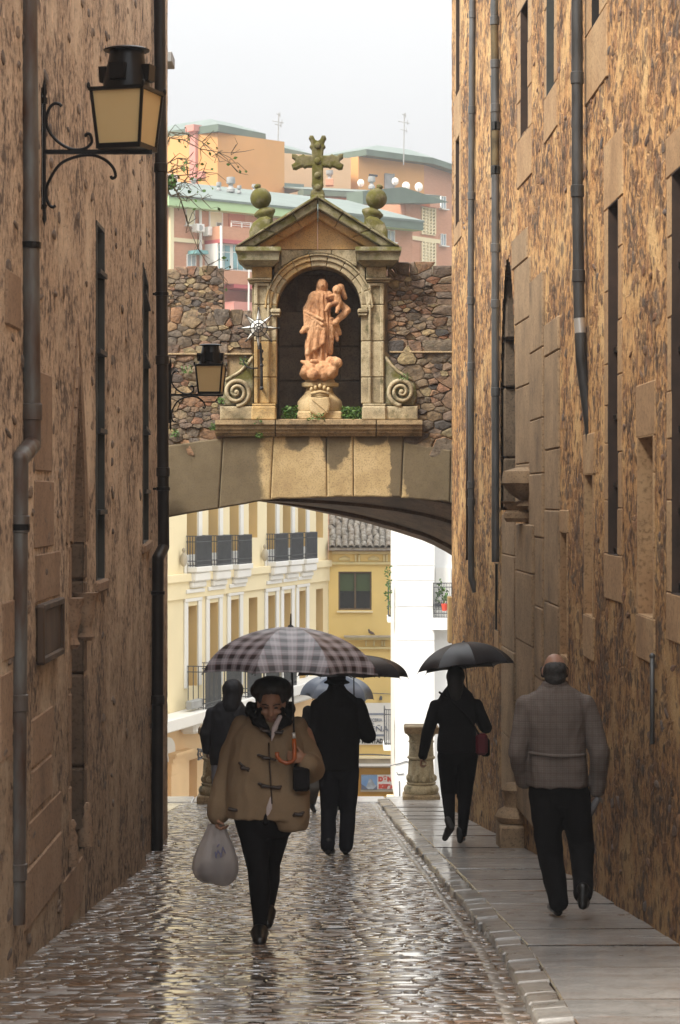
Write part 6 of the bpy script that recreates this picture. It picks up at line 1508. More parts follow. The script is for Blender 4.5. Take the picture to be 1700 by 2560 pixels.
# ---- yellow house facing the street
DY = 82.0
yh = empty('yellow_house', (1, DY, ZQ), 'yellow house with brown window, tiled roof and moulded cornices, framed by the arch', 'building')
Y_ = Plane(800, DY, 1000, DY)
wv = [(846, 929, 1429, 1525)]
part('wall', holed_wall(Y_, Y_.u(821), Y_.u(1010), Y_.z(900, 1905), Y_.z(900, 1378), [(Y_.u(846), Y_.u(929), Y_.z(900, 1525), Y_.z(900, 1429))], -0.4, 0), M_yellow, yh)
pl_part('building_core', Y_, yh, M_yellow, (822, 1009, 1372, 2120, -8, -0.42))
m_ = MB(); Y_.box(m_, 846, 929, 1429, 1525, -0.3, -0.2); wd = part('window', m_, M_glassdark, yh)
part('window_frame', (lambda m_: [Y_.box(m_, *b_) for b_ in ((846, 850, 1429, 1525, -0.2, -0.06), (925, 929, 1429, 1525, -0.2, -0.06), (850, 925, 1429, 1433, -0.2, -0.06), (850, 925, 1521, 1525, -0.2, -0.06), (886, 890, 1433, 1521, -0.2, -0.07))] and m_)(MB()), M_winframe, wd)
for (a, c) in ((850, 885.5), (890.5, 925)): part('blind', (lambda m_: Y_.box(m_, a, c, 1434, 1478, -0.199, -0.15) or m_)(MB()), M_greenblind, wd)
pl_part('window_sill', Y_, yh, M_cream, (842, 932, 1527, 1531, 0.0, 0.1))
pl_part('red_eave', Y_, yh, M_redline, (822, 1009, 1369, 1376, 0, 0.35))
pl_part('frieze', Y_, yh, M_frieze, (830, 1009, 1378, 1385, 0.002, 0.14)); pl_part('frieze', Y_, yh, M_yellow, (830, 1009, 1385.5, 1404, 0.002, 0.05)); pl_part('frieze', Y_, yh, M_frieze, (826, 1009, 1405, 1411, 0.002, 0.12))
for px in (861, 934): 
    m_ = MB()
    for k in range(-3, 4): m_.ball(Y_.pt(px + k * 3.6, 1395 + abs(k) * 0.8, 0.06), (0.05, 0.04, 0.09 - abs(k) * 0.012), 8)
    part('frieze_relief', m_, M_frieze, yh, smooth=True)
for px in (889, 898, 960, 967): pl_part('frieze_bracket', Y_, yh, M_frieze, (px - 2.5, px + 2.5, 1386, 1404, 0.05, 0.14), bev=0.02)
pl_part('cornice', Y_, yh, M_greystone2, (860, 1009, 1588, 1592, 0.0, 0.42)); pl_part('cornice', Y_, yh, M_frieze, (862, 1009, 1592.5, 1598, 0.0, 0.3)); pl_part('cornice', Y_, yh, M_frieze, (862, 1009, 1617, 1622, 0.0, 0.14))
for px in (955, 961, 915, 935): pl_part('frieze_bracket', Y_, yh, M_frieze, (px - 2, px + 2, 1601, 1615, 0.0, 0.1), bev=0.02)
# tiled roof: rows of half-round tiles
t_me = MB(); vs = []; n = 7
for j, (yy, zz) in enumerate(((0, 0), (0.52, 0.0))):
    for k in range(n): a = math.pi * k / (n - 1); r_ = 0.105 - 0.012 * j; vs.append((r_ * math.cos(a), yy, r_ * math.sin(a) * 0.95))
for j, (yy, zz) in enumerate(((0, 0), (0.52, 0.0))):
    for k in range(n): a = math.pi * k / (n - 1); r_ = 0.088 - 0.012 * j; vs.append((r_ * math.cos(a), yy, r_ * math.sin(a) * 0.95))
fs = [(k, k + 1, n + k + 1, n + k) for k in range(n - 1)] + [(2 * n + k, 3 * n + k, 3 * n + k + 1, 2 * n + k + 1) for k in range(n - 1)] + [(k, 2 * n + k, 2 * n + k + 1, k + 1) for k in range(n - 1)]
t_me.add(vs, fs); tme = t_me.mesh('tile', True); tme.materials.append(M_tile)
rx0, rx1 = P(822, 0, DY).x, P(1000, 0, DY).x; pit = R(24); ze = P(0, 1368, DY).z
m_ = MB(); m_.add([(rx0, DY - 0.45, ze - 0.02), (rx1, DY - 0.45, ze - 0.02), (rx1, DY + 5, ze - 0.02 + 5.45 * math.tan(pit)), (rx0, DY + 5, ze - 0.02 + 5.45 * math.tan(pit)), (rx0, DY - 0.45, ze - 0.1), (rx1, DY - 0.45, ze - 0.1), (rx1, DY + 5, ze - 0.12), (rx0, DY + 5, ze - 0.12)], [(0, 1, 2, 3), (7, 6, 5, 4), (0, 4, 5, 1), (1, 5, 6, 2), (2, 6, 7, 3), (3, 7, 4, 0)]); roof = part('roof', m_, M_tile, yh)
rr = random.Random(77); nx = int((rx1 - rx0) / 0.215)
for j in range(10):
    for i in range(nx):
        s_ = 0.5 + j * 0.43; o = link('tile', tme, None, None); o.parent = roof
        o.matrix_local = roof.matrix_parent_inverse.inverted() @ Matrix.Translation((0, 0, 0)) if False else Matrix.Identity(4)
        o.matrix_parent_inverse = Matrix.Identity(4)
        loc = Vector((rx0 + 0.11 + i * 0.215 + rr.uniform(-0.012, 0.012), DY - 0.5 + (s_ - 0.5) * math.cos(pit), ze + 0.0 + (s_ - 0.5) * math.sin(pit)))
        o.matrix_basis = Matrix.Translation(loc - Vector(yh.location) + Vector(yh.location)) @ Matrix.Rotation(pit + rr.gauss(0, 0.03), 4, 'X') @ Matrix.Rotation(rr.gauss(0, 0.05), 4, 'Z')
# shop level
M_ = M_signwhite
pl_part('shop_wall', Y_, yh, M_ochre, (821, 1009, 1917, 2125, -0.4, 0.0)); pl_part('shop_plinth', Y_, yh, M_greystone2, (821, 1009, 2000, 2040, 0.0, 0.06)); pl_part('shop_band', Y_, yh, M_yellow, (821, 1009, 1991, 1995, 0.0, 0.08))
pl_part('ledge', Y_, yh, M_cream, (840, 1009, 1889, 1893, 0.0, 0.5)); pl_part('ledge', Y_, yh, M_greystone2, (840, 1009, 1893.5, 1905, 0.0, 0.42)); pl_part('ledge', Y_, yh, M_white, (840, 1009, 1905.5, 1912, 0.0, 0.46)); pl_part('ledge', Y_, yh, M_greystone2, (840, 1009, 1912.5, 1917, 0.0, 0.3))
for pts, r_ in (([(840, 1886, 0.1), (930, 1885, 0.1), (1005, 1890, 0.1)], 0.02), ([(880, 1730, 0.06), (1005, 1736, 0.06)], 0.012)):
    m_ = MB(); m_.tube([Y_.pt(*q) for q in pts], r_, 5); part('cable', m_, M_rail, yh)
m_ = MB(); m_.ball(Y_.pt(952, 1744, 0.12), (0.05, 0.05, 0.07), 8); Y_.box(m_, 948, 955, 1745, 1749, 0.02, 0.16); part('wall_lamp', m_, M_rail, yh)
def text(s_, pl, px, py, hpx, mat, parent, align='LEFT', font_sx=1.0, off=0.02, bold=0.0, name='lettering', width_px=None):
    cu_ = bpy.data.curves.new(name, 'FONT'); cu_.body = s_; cu_.align_x = align; dd = pl.y(px); cu_.size = hpx / FP * dd * 1.38; cu_.extrude = 0.012; cu_.offset = bold
    o = bpy.data.objects.new(name, cu_); C.objects.link(o); cu_.materials.append(mat); q = pl.pt(px, py, off)
    bpy.context.view_layer.update()
    sx_ = font_sx
    if width_px: sx_ = width_px / FP * dd / max(o.dimensions.x, 1e-3)
    o.matrix_world = Matrix.Translation(q) @ Matrix.Rotation(math.atan2(pl.t.y, pl.t.x), 4, 'Z') @ Matrix.Rotation(R(90), 4, 'X') @ Matrix.Diagonal((sx_, 1, 1, 1))
    mw = o.matrix_world.copy(); dg_ = bpy.context.evaluated_depsgraph_get(); me_ = bpy.data.meshes.new_from_object(o.evaluated_get(dg_)); bpy.data.objects.remove(o)
    o = link(name, me_, mat); o.parent = parent; o.matrix_parent_inverse = Matrix.Translation(-Vector(parent.location)); o.matrix_basis = mw; return o
bar = empty('bar_sign', Y_.pt(930, 1860, 0.1), 'white beer bar sign board with blue grey bars and lettering, on the yellow house', 'sign')
pl_part('board', Y_, bar, M_signwhite, (845, 1003, 1757, 1861, 0.02, 0.10))
for (a, c) in ((1782, 1787), (1835, 1840)): pl_part('bar_stripe', Y_, bar, M_signgrey, (845, 962, a, c, 0.10, 0.115))
text('CERVECERIA', Y_, 902, 1803, 8, M_letter, bar, off=0.11, width_px=53); text('LA', Y_, 925, 1811, 6, M_letter, bar, off=0.11, width_px=9); text('EÑA', Y_, 926, 1828, 14, M_letter, bar, off=0.11, width_px=44)
text('O MONTAD', Y_, 891, 1857, 11, M_black, bar, off=0.11, width_px=67, bold=0.012)
ksg = empty('kebab_sign', Y_.pt(940, 1972, 0.1), 'blue and white kebab shop sign with a snowy mountain and red letters', 'sign')
pl_part('board', Y_, ksg, M_signwhite, (903, 1005, 1936, 1972, 0.05, 0.16)); pl_part('board_edge', Y_, ksg, M_greystone2, (901, 1006, 1973, 1978, 0.05, 0.14))
pl_part('picture', Y_, ksg, plain('sign_sky_blue', (0.10, 0.22, 0.45), 0.4, 0.25, 2.5, col2=(0.22, 0.36, 0.58)), (903, 943, 1936, 1972, 0.161, 0.165))
m_ = MB(); Y_.poly(m_, [(905, 1972), (910, 1962), (915, 1966), (920, 1954), (923, 1944), (927, 1948), (929, 1944), (932, 1952), (936, 1958), (942, 1964), (942, 1972)], 0.165, 0.169); part('mountain', m_, plain('snow_grey', (0.42, 0.47, 0.53), 0.5, 0.35, 5), ksg)
m_ = MB(); Y_.poly(m_, [(903, 1972), (903, 1958), (912, 1964), (920, 1971), (921, 1972)], 0.166, 0.170); Y_.poly(m_, [(932, 1972), (943, 1962), (943, 1972)], 0.166, 0.170); part('foothill', m_, M_letter, ksg)
text('DÖNER', Y_, 946, 1951, 10, M_red, ksg, off=0.166, width_px=52, bold=0.02); text('KEBAB', Y_, 947, 1969, 9.5, M_red, ksg, off=0.166, width_px=52, bold=0.02)
pg = empty('pigeon', Y_.pt(927, 1587, 0.2), 'brown pigeon perched on the yellow house cornice', 'bird')
m_ = MB(); m_.capsule(Y_.pt(924, 1579, 0.2), Y_.pt(932, 1583, 0.2), 0.05, 0.045); m_.ball(Y_.pt(922, 1574, 0.2), 0.035, 10); m_.capsule(Y_.pt(923, 1576, 0.2), Y_.pt(924, 1580, 0.2), 0.03, 0.04); m_.capsule(Y_.pt(932, 1583, 0.2), Y_.pt(937, 1586, 0.2), 0.035, 0.012); m_.capsule(Y_.pt(927, 1583, 0.2), Y_.pt(927, 1587, 0.2), 0.012, 0.01)
at0(link('body', blob(m_, 0.012, 1), plain('pigeon_brown', (0.12, 0.07, 0.05), 0.6, 0.4, 20)), pg)
# ---- whitewashed house on the right
DW = 62.0
wh = empty('white_house', (4, DW, ZQ), 'plain whitewashed house corner right of the yellow house, with a small iron balcony', 'building')
W_ = Plane(978, DW, 1200, DW)
pl_part('wall', W_, wh, M_whitewash, (989, 1086, 900, 2012, -6, 0)); pl_part('wall', W_, wh, M_whitewash, (1086.1, 1250, 900, 2012, -6, -0.35))
for py in (1412, 1450, 1515, 1600): pl_part('joint_line', W_, wh, M_whitewash, (990, 1085, py, py + 0.7, 0.0, 0.012))
pl_part('plinth', W_, wh, M_cream, (967, 984, 1990, 2012, -0.3, 0.12))
pl_part('door_surround', W_, wh, M_greystone2, (984, 996, 1996, 2010, 0.0, 0.02), (1000, 1010, 1998, 2010, 0.0, 0.02))
for pts in ([(975, 1914), (1000, 1908), (1014, 1903), (1030, 1907)], [(992, 1930), (994, 1936), (1010, 1934)], [(998, 1952), (999, 2005)]):
    m_ = MB(); m_.tube([W_.pt(a, b_, 0.02) for a, b_ in pts], 0.012, 5); part('cable', m_, M_rail, wh)
def balcony(pl, px0, px1, pyt, pyb, o0, o1, parent, slabh=14, dens=4):
    pl_part('balcony_slab', pl, parent, M_whitewash, (px0 - 4, px1 + 4, pyb + 0.3, pyb + slabh, o0, o1 + 0.05))
    m_ = MB()
    for py in (pyt, pyt + 10, pyb - 12, pyb - 1): pl.box(m_, px0, px1, py, py + 2, o1 - 0.03, o1, 0)
    k = px0
    while k <= px1: pl.box(m_, k - 0.6, k + 0.6, pyt, pyb, o1 - 0.025, o1 - 0.005); k += dens
    k = px0 + dens / 2
    while k < px1:
        c = pl.pt(k, (pyt + pyb) / 2 + 12, o1); m_.tube([c + Vector((0.035 * math.cos(a), 0, 0.12 * math.sin(a))) for a in [2 * math.pi * q / 8 for q in range(9)]], 0.008, 4); k += dens
    for py in (pyt, pyt + 10, pyb - 12, pyb - 1): pl.box(m_, px0 - 0.5, px0 + 0.7, py, py + 2, o0, o1)
    for q in range(5): oq = o0 + (o1 - o0) * q / 5; pl.box(m_, px0 - 0.5, px0 + 0.7, pyt, pyb, oq, oq + 0.02)
    return part('railing', m_, M_rail, parent)
balcony(W_, 1083, 1140, 1456, 1543, -0.35, 0.25, wh, 30)
pl_part('balcony_door', W_, wh, M_white, (1090, 1128, 1420, 1542, -0.34, -0.3))
# side balconies at its left edge
W2 = Plane(978, DW - 0.001, 960, DW + 3)
for (t0, t1, nm, p0) in ((1458, 1544, 1, 970), (1776, 1866, 2, 960)):
    m_ = MB(); a = W_.u(978)
    x0, x1 = P(p0, 0, DW + 1).x, P(978, 0, DW).x - 0.002; z0_, z1_ = W_.z(978, t1), W_.z(978, t0)
    m_.box((x0 - 0.02, DW + 0.3, z0_ - 0.14), (x1, DW + 1.5, z0_ - 0.002)); bs = part('balcony_slab', m_, M_whitewash, wh)
    m_ = MB()
    for zz in (0.05, 0.8, z1_ - z0_): m_.box((x0, DW + 0.32, z0_ + zz - 0.02), (x1, DW + 0.35, z0_ + zz)); m_.box((x0, DW + 0.32, z0_ + zz - 0.02), (x0 + 0.03, DW + 1.45, z0_ + zz))
    for k in range(22): yy = DW + 0.34 + k * 0.052; m_.box((x0, yy, z0_), (x0 + 0.02, yy + 0.02, z1_))
    k = x0
    while k < x1: m_.box((k, DW + 0.32, z0_), (k + 0.018, DW + 0.34, z1_)); k += 0.045
    part('railing', m_, M_rail, bs)
pot = empty('flower_pot', W_.pt(1112, 1540, 0.1), 'red flower pot hanging on the white house balcony', 'flower pot')
m_ = MB(); c = W_.pt(1110, 1512, 0.32); m_.lathe([(0.06, -0.14), (0.085, 0.02), (0.09, 0.04), (0.08, 0.04)], 14, c); m_.tube([c + Vector((0, -0.05, 0.03)), c + Vector((0, -0.03, 0.06))], 0.01, 5); part('pot', m_, M_red, pot)
def leafcloud(name, boxes, n, size, label, seed):
    rr_ = random.Random(seed); m_ = MB()
    for i in range(n):
        (px, py, o, sx_, sz_) = rr_.choice(boxes); p = W_.pt(px + rr_.gauss(0, sx_), py + rr_.gauss(0, sz_), o + rr_.uniform(-0.15, 0.15))
        e = Vector((rr_.uniform(-1, 1), rr_.uniform(-1, 1), rr_.uniform(-1, 1))).normalized() * size; f_ = e.cross(Vector((0.2, 1, 0.5))).normalized() * size * 0.55; m_.add([p, p + e + f_, p + e * 2, p + e - f_], [(0, 1, 2, 3)])
    o = obj(name, m_, M_leaf, None, fix=False); tag(o, label, 'plant', None, 'stuff'); return o
leafcloud('balcony_plant', [(1105, 1470, 0.2, 5, 7), (1112, 1495, 0.3, 3, 6), (1095, 1490, 0.1, 2, 10)], 80, 0.05, 'green pot plants behind the white house balcony railing', 4)
leafcloud('balcony_plant', [(970, 1430, 0.3, 3, 14), (967, 1490, 0.3, 3, 10), (973, 1465, 0.3, 2, 12)], 55, 0.045, 'yellow green plant trailing at the left edge of the white house', 5)
# ---- brick flats far off
far = []
def flats(label, loc): return empty('apartment_block', loc, label, 'building', 'brick apartment blocks on the hill')
# long low block with green roof, receding to the right
b1 = flats('long brick apartment block with pale green roof edge behind the shrine', P(600, 900, 155))
B1 = Plane(424, 150, 1031, 163.6)
def zt1(px): return 491.5 + (px - 424) * 0.1025
rB = 727
def pl_sk(name, pl, parent, mat, px0, px1, top, bot, o0, o1):   # edges follow the plane's own perspective
    m_ = MB(); pl.ubox(m_, pl.u(px0), pl.u(px1), bot, top, o0, o1); return part(name, m_, mat, parent)
zE = B1.z(727, 525)
pl_sk('wall', B1, b1, M_brick, 400, 1031, zE - 0.3, -12, -10, 0)
pl_sk('fascia', B1, b1, M_fascia, 400, 1034, zE + 0.05, zE - 0.62, 0.0, 0.9); 
m_ = MB(); p = [B1.pos(B1.u(400), zE + 0.06, 1.0), B1.pos(B1.u(1036), zE + 0.06, 1.0), B1.pos(B1.u(1036), zE + 2.2, -7), B1.pos(B1.u(400), zE + 2.2, -7)]
m_.hexa([q - Vector((0, 0, 0.15)) for q in p] + p); part('roof', m_, M_roofgr, b1)
pl_sk('soffit_band', B1, b1, M_roofdk, 735, 1034.5, zE + 0.04, zE - 0.6, 0.901, 0.95)
def fwin(pl, parent, px0, px1, py0, py1, mat=None, frame=M_white, sill=True, mull=1):
    m_ = MB(); pl.box(m_, px0, px1, py0, py1, 0.004, 0.05); w_ = part('window', m_, mat or M_pane, parent)
    m_ = MB(); t_ = max(1.0, (px1 - px0) * 0.08)
    for b_ in ((px0 - t_, px0, py0 - t_, py1 + t_, 0.003, 0.10), (px1, px1 + t_, py0 - t_, py1 + t_, 0.003, 0.10), (px0, px1, py0 - t_, py0, 0.003, 0.10), (px0, px1, py1, py1 + t_, 0.003, 0.10)): pl.box(m_, *b_)
    for k in range(1, mull + 1): q = px0 + (px1 - px0) * k / (mull + 1); pl.box(m_, q - t_ / 2, q + t_ / 2, py0, py1, 0.05, 0.09)
    part('window_frame', m_, frame, w_)
    if sill: pl_part('window_sill', pl, parent, M_white, (px0 - 4, px1 + 4, py1 + t_ + 0.2, py1 + t_ + 3, 0.003, 0.3))
    return w_
M_shut = plain('cream_shutter', (0.78, 0.70, 0.48), 0.7, 0.05, 2)
fwin(B1, b1, 465, 484, 524, 562, M_shut, mull=0); fwin(B1, b1, 524, 553, 531, 572, M_shut, mull=0); fwin(B1, b1, 467, 487, 638, 672, M_pane, mull=1)
fwin(B1, b1, 540, 552, 557, 573, M_pane, mull=0, sill=False)
pl_part('corner_strip', B1, b1, M_cream, (421, 430, 500, 1100, 0.003, 0.2)); pl_part('floor_band', B1, b1, M_cream, (430, 506, 597, 607, 0.003, 0.12)); pl_part('pink_wall_panel', B1, b1, M_brickd, (571, 611, 515, 570, 0.003, 0.06))
m_ = MB(); B1.poly(m_, [(470, 627), (498, 629), (500, 638), (468, 636)], 0.02, 0.9); part('awning', m_, M_awning, b1)
# projecting glazed bay with crimson bands
m_ = MB(); pts = [(512, 575), (610, 583), (640, 588)]
pl_part('bay', B1, b1, M_brick, (512, 640, 576, 608, 0.0, 1.6)); pl_part('crimson_band', B1, b1, M_crimson, (512, 640, 608, 617, 0.0, 1.66)); pl_part('bay', B1, b1, M_white, (512, 640, 617, 682, 0.0, 1.3)); pl_part('bay', B1, b1, M_brick, (512, 640, 683, 716, 0.0, 1.6))
for (a, c, mt) in ((515, 526, M_teal), (529, 542, M_teal), (551, 560, M_teal), (563, 575, M_teal), (578, 590, M_teal), (593, 604, M_teal)):
    m_ = MB(); B1.box(m_, a, c, 636, 678, 1.3, 1.34); part('glass_pane', m_, mt, b1); m_ = MB(); B1.box(m_, a, c, 618, 633, 1.3, 1.34); part('glass_pane', m_, mt, b1)
pl_part('crimson_band', B1, b1, M_crimson, (545, 640, 718, 727, 0.0, 1.66)); pl_part('pink_balcony', B1, b1, M_pink, (545, 640, 760, 800, 0.0, 1.6)); pl_part('balcony_shade', B1, b1, M_brickd, (545, 640, 728, 759, 0.0, 0.1)); pl_part('pink_post', B1, b1, M_buff, (612, 617, 728, 759, 0.0, 1.5))
m_ = MB()
for py in (562, 566, 572): B1.box(m_, 540, 640, py, py + 1.2, 1.5, 1.56)
for px in (540, 566, 588, 608, 628): B1.box(m_, px, px + 1.6, 562, 577, 1.5, 1.56)
part('balcony_rail', m_, M_white, b1)
m_ = MB(); m_.tube([B1.pt(497, 505, 0.15), B1.pt(499, 674, 0.15)], 0.10, 6); m_.tube([B1.pt(511, 570, 1.7), B1.pt(512, 674, 1.7)], 0.09, 6); m_.tube([B1.pt(579, 610, 1.8), B1.pt(577, 790, 1.8)], 0.06, 5); part('downpipe', m_, M_white, b1)
for i, (a, c, t0, t1) in enumerate(((474, 494, 562, 582), (502, 530, 570, 592))):
    ac = empty('air_conditioner', B1.pt((a + c) / 2, t1, 0.4), ['white air conditioner under the left flat window', 'white air conditioner on the corner of the glazed bay'][i], 'air conditioner', 'air conditioners on the flats')
    m_ = MB(); B1.box(m_, a, c, t0, t1, 0.2, 0.75, bev=0.03); part('case', m_, M_white, ac); m_ = MB(); q = B1.pt(a + (c - a) * 0.4, (t0 + t1) / 2, 0.76); m_.lathe([(0.19, 0), (0.19, 0.02), (0.05, 0.025)], 14, q, 0, 1, 1, Matrix.Rotation(R(90), 3, 'X')); part('fan', m_, M_cement, ac)
fwin(B1, b1, 966, 984, 578, 604, M_pane)
# roof clutter
def vent(px, py, d, s_, label, dish=False):
    v = empty('roof_vent', P(px, py, d), label, 'roof vent', 'vent stacks on the roofs'); k = d / FP; m_ = MB(); x0 = P(px, py, d)
    m_.lathe([(9 * s_ * k, 0), (9 * s_ * k, 6 * s_ * k), (5 * s_ * k, 12 * s_ * k), (5 * s_ * k, 18 * s_ * k)], 12, x0); part('stack', m_, M_cement, v)
    m_ = MB(); m_.lathe([(9 * s_ * k, 18 * s_ * k), (10 * s_ * k, 22 * s_ * k), (9 * s_ * k, 32 * s_ * k), (2 * k * s_, 33 * s_ * k)], 12, x0); part('cowl', m_, M_cement, v, angle=40); return v
vent(484, 470, 158, 0.75, 'squat roof vent at the left end of the pale green roof'); vent(547, 478, 158, 0.7, 'small roof vent left of the round one'); vent(577, 480, 158, 1.15, 'tall roof vent with round cap on the pale green roof'); vent(598, 483, 158, 0.6, 'low vent beside the tall round capped one'); vent(635, 480, 160, 0.6, 'vent just left of the left ball finial'); 
# orange tower, left
b2 = flats('orange rendered tower with grey green hipped roof, top left of the flats', P(520, 450, 185))
B2 = Plane(400, 190, 544, 185); B2b = Plane(544, 185, 621, 189)
def tower(root, PA, pa, PB, pb0, pb1, ztop_, mata, matb, zbot, roof_ov, fas_h, rise, fmat=M_roofdk):
    pl_sk('wall', PA, root, mata, pa[0], pa[1], ztop_, zbot, -7, 0); pl_sk('wall', PB, root, matb, pb0 + 0.05, pb1, ztop_ - 0.002, zbot, -7, 0)
    a, c, e = PA.pos(PA.u(pa[0]), 0, roof_ov), (PA.pos(PA.u(pa[1]), 0, roof_ov) + PB.pos(PB.u(pb0), 0, roof_ov)) / 2, PB.pos(PB.u(pb1) + roof_ov, 0, roof_ov)
    f_ = e + Vector((PB.n.x, PB.n.y, 0)) * -(9 + roof_ov * 2); g_ = a + Vector((PA.n.x, PA.n.y, 0)) * -(9 + roof_ov)
    ring = [a, c, e, f_, g_]; m_ = MB(); n = 5
    m_.add([(p.x, p.y, ztop_ + 0.003) for p in ring] + [(p.x, p.y, ztop_ + fas_h) for p in ring], [tuple(range(n)), tuple(range(2 * n - 1, n - 1, -1))] + [(i, (i + 1) % n, n + (i + 1) % n, n + i) for i in range(n)]); rf = part('roof', m_, fmat, root)
    cen = sum((Vector((p.x, p.y, 0)) for p in ring), Vector()) / n
    m_ = MB(); m_.add([(p.x, p.y, ztop_ + fas_h + 0.01) for p in ring] + [((p.x * 0.5 + cen.x * 0.5), (p.y * 0.5 + cen.y * 0.5), ztop_ + fas_h + rise) for p in ring], [tuple(range(n, 2 * n))] + [(i, (i + 1) % n, n + (i + 1) % n, n + i) for i in range(n)]); o = part('roof_sheet', m_, M_roofgr, root)
tower(b2, B2, (390, 544), B2b, 544, 621, B2.z(544, 331), M_orange, M_orange, -5, 1.0, 0.55, 0.9)
pl_part('pink_chimney', B2, b2, M_pink, (493, 508, 318, 470, 0.003, 0.8)); pl_part('pink_chimney', B2, b2, M_pink, (490, 511, 316, 332, 0.003, 1.1)); pl_part('pink_box', B2, b2, M_pink, (505, 522, 430, 446, 0.003, 0.6)); pl_part('slot_window', B2b, b2, M_glassdark, (585, 601, 360, 366, 0.003, 0.05))
pl_part('parapet', B2, b2, M_white, (420, 494, 448, 470, 2.0, 4.0))
# buff and brick tower, middle
b3 = flats('buff and brick tower with a green fascia roof, left of the cross', P(690, 450, 195))
B3 = Plane(610, 200, 689, 195); B3b = Plane(689, 195, 752, 199)
tower(b3, B3, (605, 689), B3b, 689, 750, B3.z(689, 381), M_buff, M_brick, -5, 0.8, 0.45, 0.7)
fwin(B3b, b3, 702, 715, 464, 478, M_pane)
pl_sk('roof_step', B3, b3, M_roofgr, 610, 760, B3.z(689, 478), B3.z(689, 492), 0.003, 3.0)
# middle roof with chimney, behind the cross
b4 = flats('low dark green roofed block behind the cross', P(850, 480, 185))
B4 = Plane(752, 186, 1090, 190); zz4 = B4.z(900, 497)
pl_sk('wall', B4, b4, M_brick, 752, 1075, zz4, -5, -6, 0); pl_sk('fascia', B4, b4, M_roofdk, 750, 1092, zz4 + 0.45, zz4 + 0.003, -0.5, 0.8)
m_ = MB(); p = [B4.pos(B4.u(750), zz4 + 0.46, 0.8), B4.pos(B4.u(1092), zz4 + 0.46, 0.8), B4.pos(B4.u(1010), zz4 + 1.55, -6), B4.pos(B4.u(752), zz4 + 1.55, -6)]; m_.hexa([q - Vector((0, 0, 0.1)) for q in p] + p); part('roof', m_, M_roofgr, b4)
ch = empty('chimney', P(824, 465, 184), 'little brick chimney with grey pot right of the cross', 'chimney'); k = 184 / FP; c = P(824, 462, 184)
m_ = MB(); m_.cbox((c.x - 10 * k, 183.6, c.z - 3 * k), (c.x + 10 * k, 184.4, c.z + 14 * k), 0.03); part('shaft', m_, M_brick, ch); m_ = MB(); m_.lathe([(5 * k, 14 * k), (4 * k, 20 * k), (9 * k, 27 * k), (9 * k, 36 * k), (2 * k, 37 * k)], 12, c); part('pot', m_, M_cement, ch)
# orange and brick tower, right
b5 = flats('orange and salmon brick tower with pierced screens, right beside the street wall', P(1060, 600, 205))
B5 = Plane(896, 200, 1060, 205); B5b = Plane(1060, 205, 1180, 215)
tower(b5, B5, (896, 1060), B5b, 1060, 1160, B5.z(1060, 412), M_orange, M_brick, -12, 1.0, 0.5, 1.0)
fwin(B5, b5, 962, 983, 436, 470, M_cement, sill=False, mull=0, frame=M_cement)
pl_part('slot_window', B5, b5, M_glassdark, (922, 943, 436, 441, 0.003, 0.06))
B6 = Plane(955, 178, 1150, 186)
pl_sk('lower_wall', B6, b5, M_brick, 1014, 1180, B6.z(1040, 511), -14, -6, 0)
m_ = MB(); B6.poly(m_, [(880, 480), (980, 470), (1096, 508), (1060, 511), (985, 510), (880, 513)], -0.5, 1.0); part('lower_roof', m_, M_roofdk, b5)
for (t0, t1) in ((492, 521), (586, 613), (678, 706)): fwin(B6, b5, 1101, 1112, t0, t1, M_pane)
pl_part('floor_band', B6, b5, M_cream, (1010, 1098, 593, 603, 0.003, 0.12)); pl_part('floor_band', B6, b5, M_cream, (990, 1011, 647, 657, 0.003, 0.12))
for (t0, t1) in ((521, 586), (605, 686)):
    m_ = MB(); B6.box(m_, 1052, 1086, t0, t1, 0.003, 0.02); scn = part('pierced_screen', m_, M_glassdark, b5)
    m_ = MB(); n = int((t1 - t0) / 8)
    for k in range(n + 1): q = t0 + (t1 - t0) * k / n; B6.box(m_, 1052, 1086, q - 1.3, q + 1.3, 0.02, 0.14)
    for k in range(5): q = 1053 + 32 * k / 4; B6.box(m_, q - 1.6, q + 1.6, t0, t1, 0.021, 0.15)
    for k in range(n):
        for j in range(4): 
            qx, qy = 1057 + 8 * j, t0 + (t1 - t0) * (k + 0.5) / n
            m_.tube([B6.pt(qx - 3.2, qy + 3, 0.1), B6.pt(qx + 3.2, qy - 3, 0.1)], 0.035, 4)
    part('screen_grid', m_, M_cream, scn)
for i, (px, py, r_, d) in enumerate(((902, 457, 9, 186), (988, 453, 9, 196), (1015, 465, 10.5, 194), (1047, 467, 10.5, 194))):
    ds = empty('satellite_dish', P(px, py, d), ['grey satellite dish left of the dark green roof', 'white satellite dish by the tower door', 'white satellite dish, middle of the three by the orange tower', 'white satellite dish nearest the right street wall'][i], 'satellite dish', 'satellite dishes on the roofs')
    m_ = MB(); k = d / FP; m_.lathe([(0.02, 0.12), (r_ * k * 0.6, 0.06), (r_ * k, -0.04), (r_ * k, -0.08), (r_ * k * 0.6, 0.02), (0.02, 0.08)], 22, P(px, py, d), 0, 0.95, 1.1, Matrix.Rotation(R(80), 3, 'X')); part('dish', m_, M_white, ds, angle=40)
    m_ = MB(); p0 = P(px, py, d); m_.tube([p0 + Vector((0, 0.05, 0)), p0 + Vector((0, 0.25, -r_ * k * 1.3))], 0.05, 6); m_.tube([p0 + Vector((0, -0.05, -r_ * k)), p0 + Vector((-0.1, -0.5, -r_ * k * 0.3))], 0.025, 5); part('mount', m_, M_cement, ds)
vent(929, 472, 192, 0.95, 'roof vent with flat cowl before the orange tower')
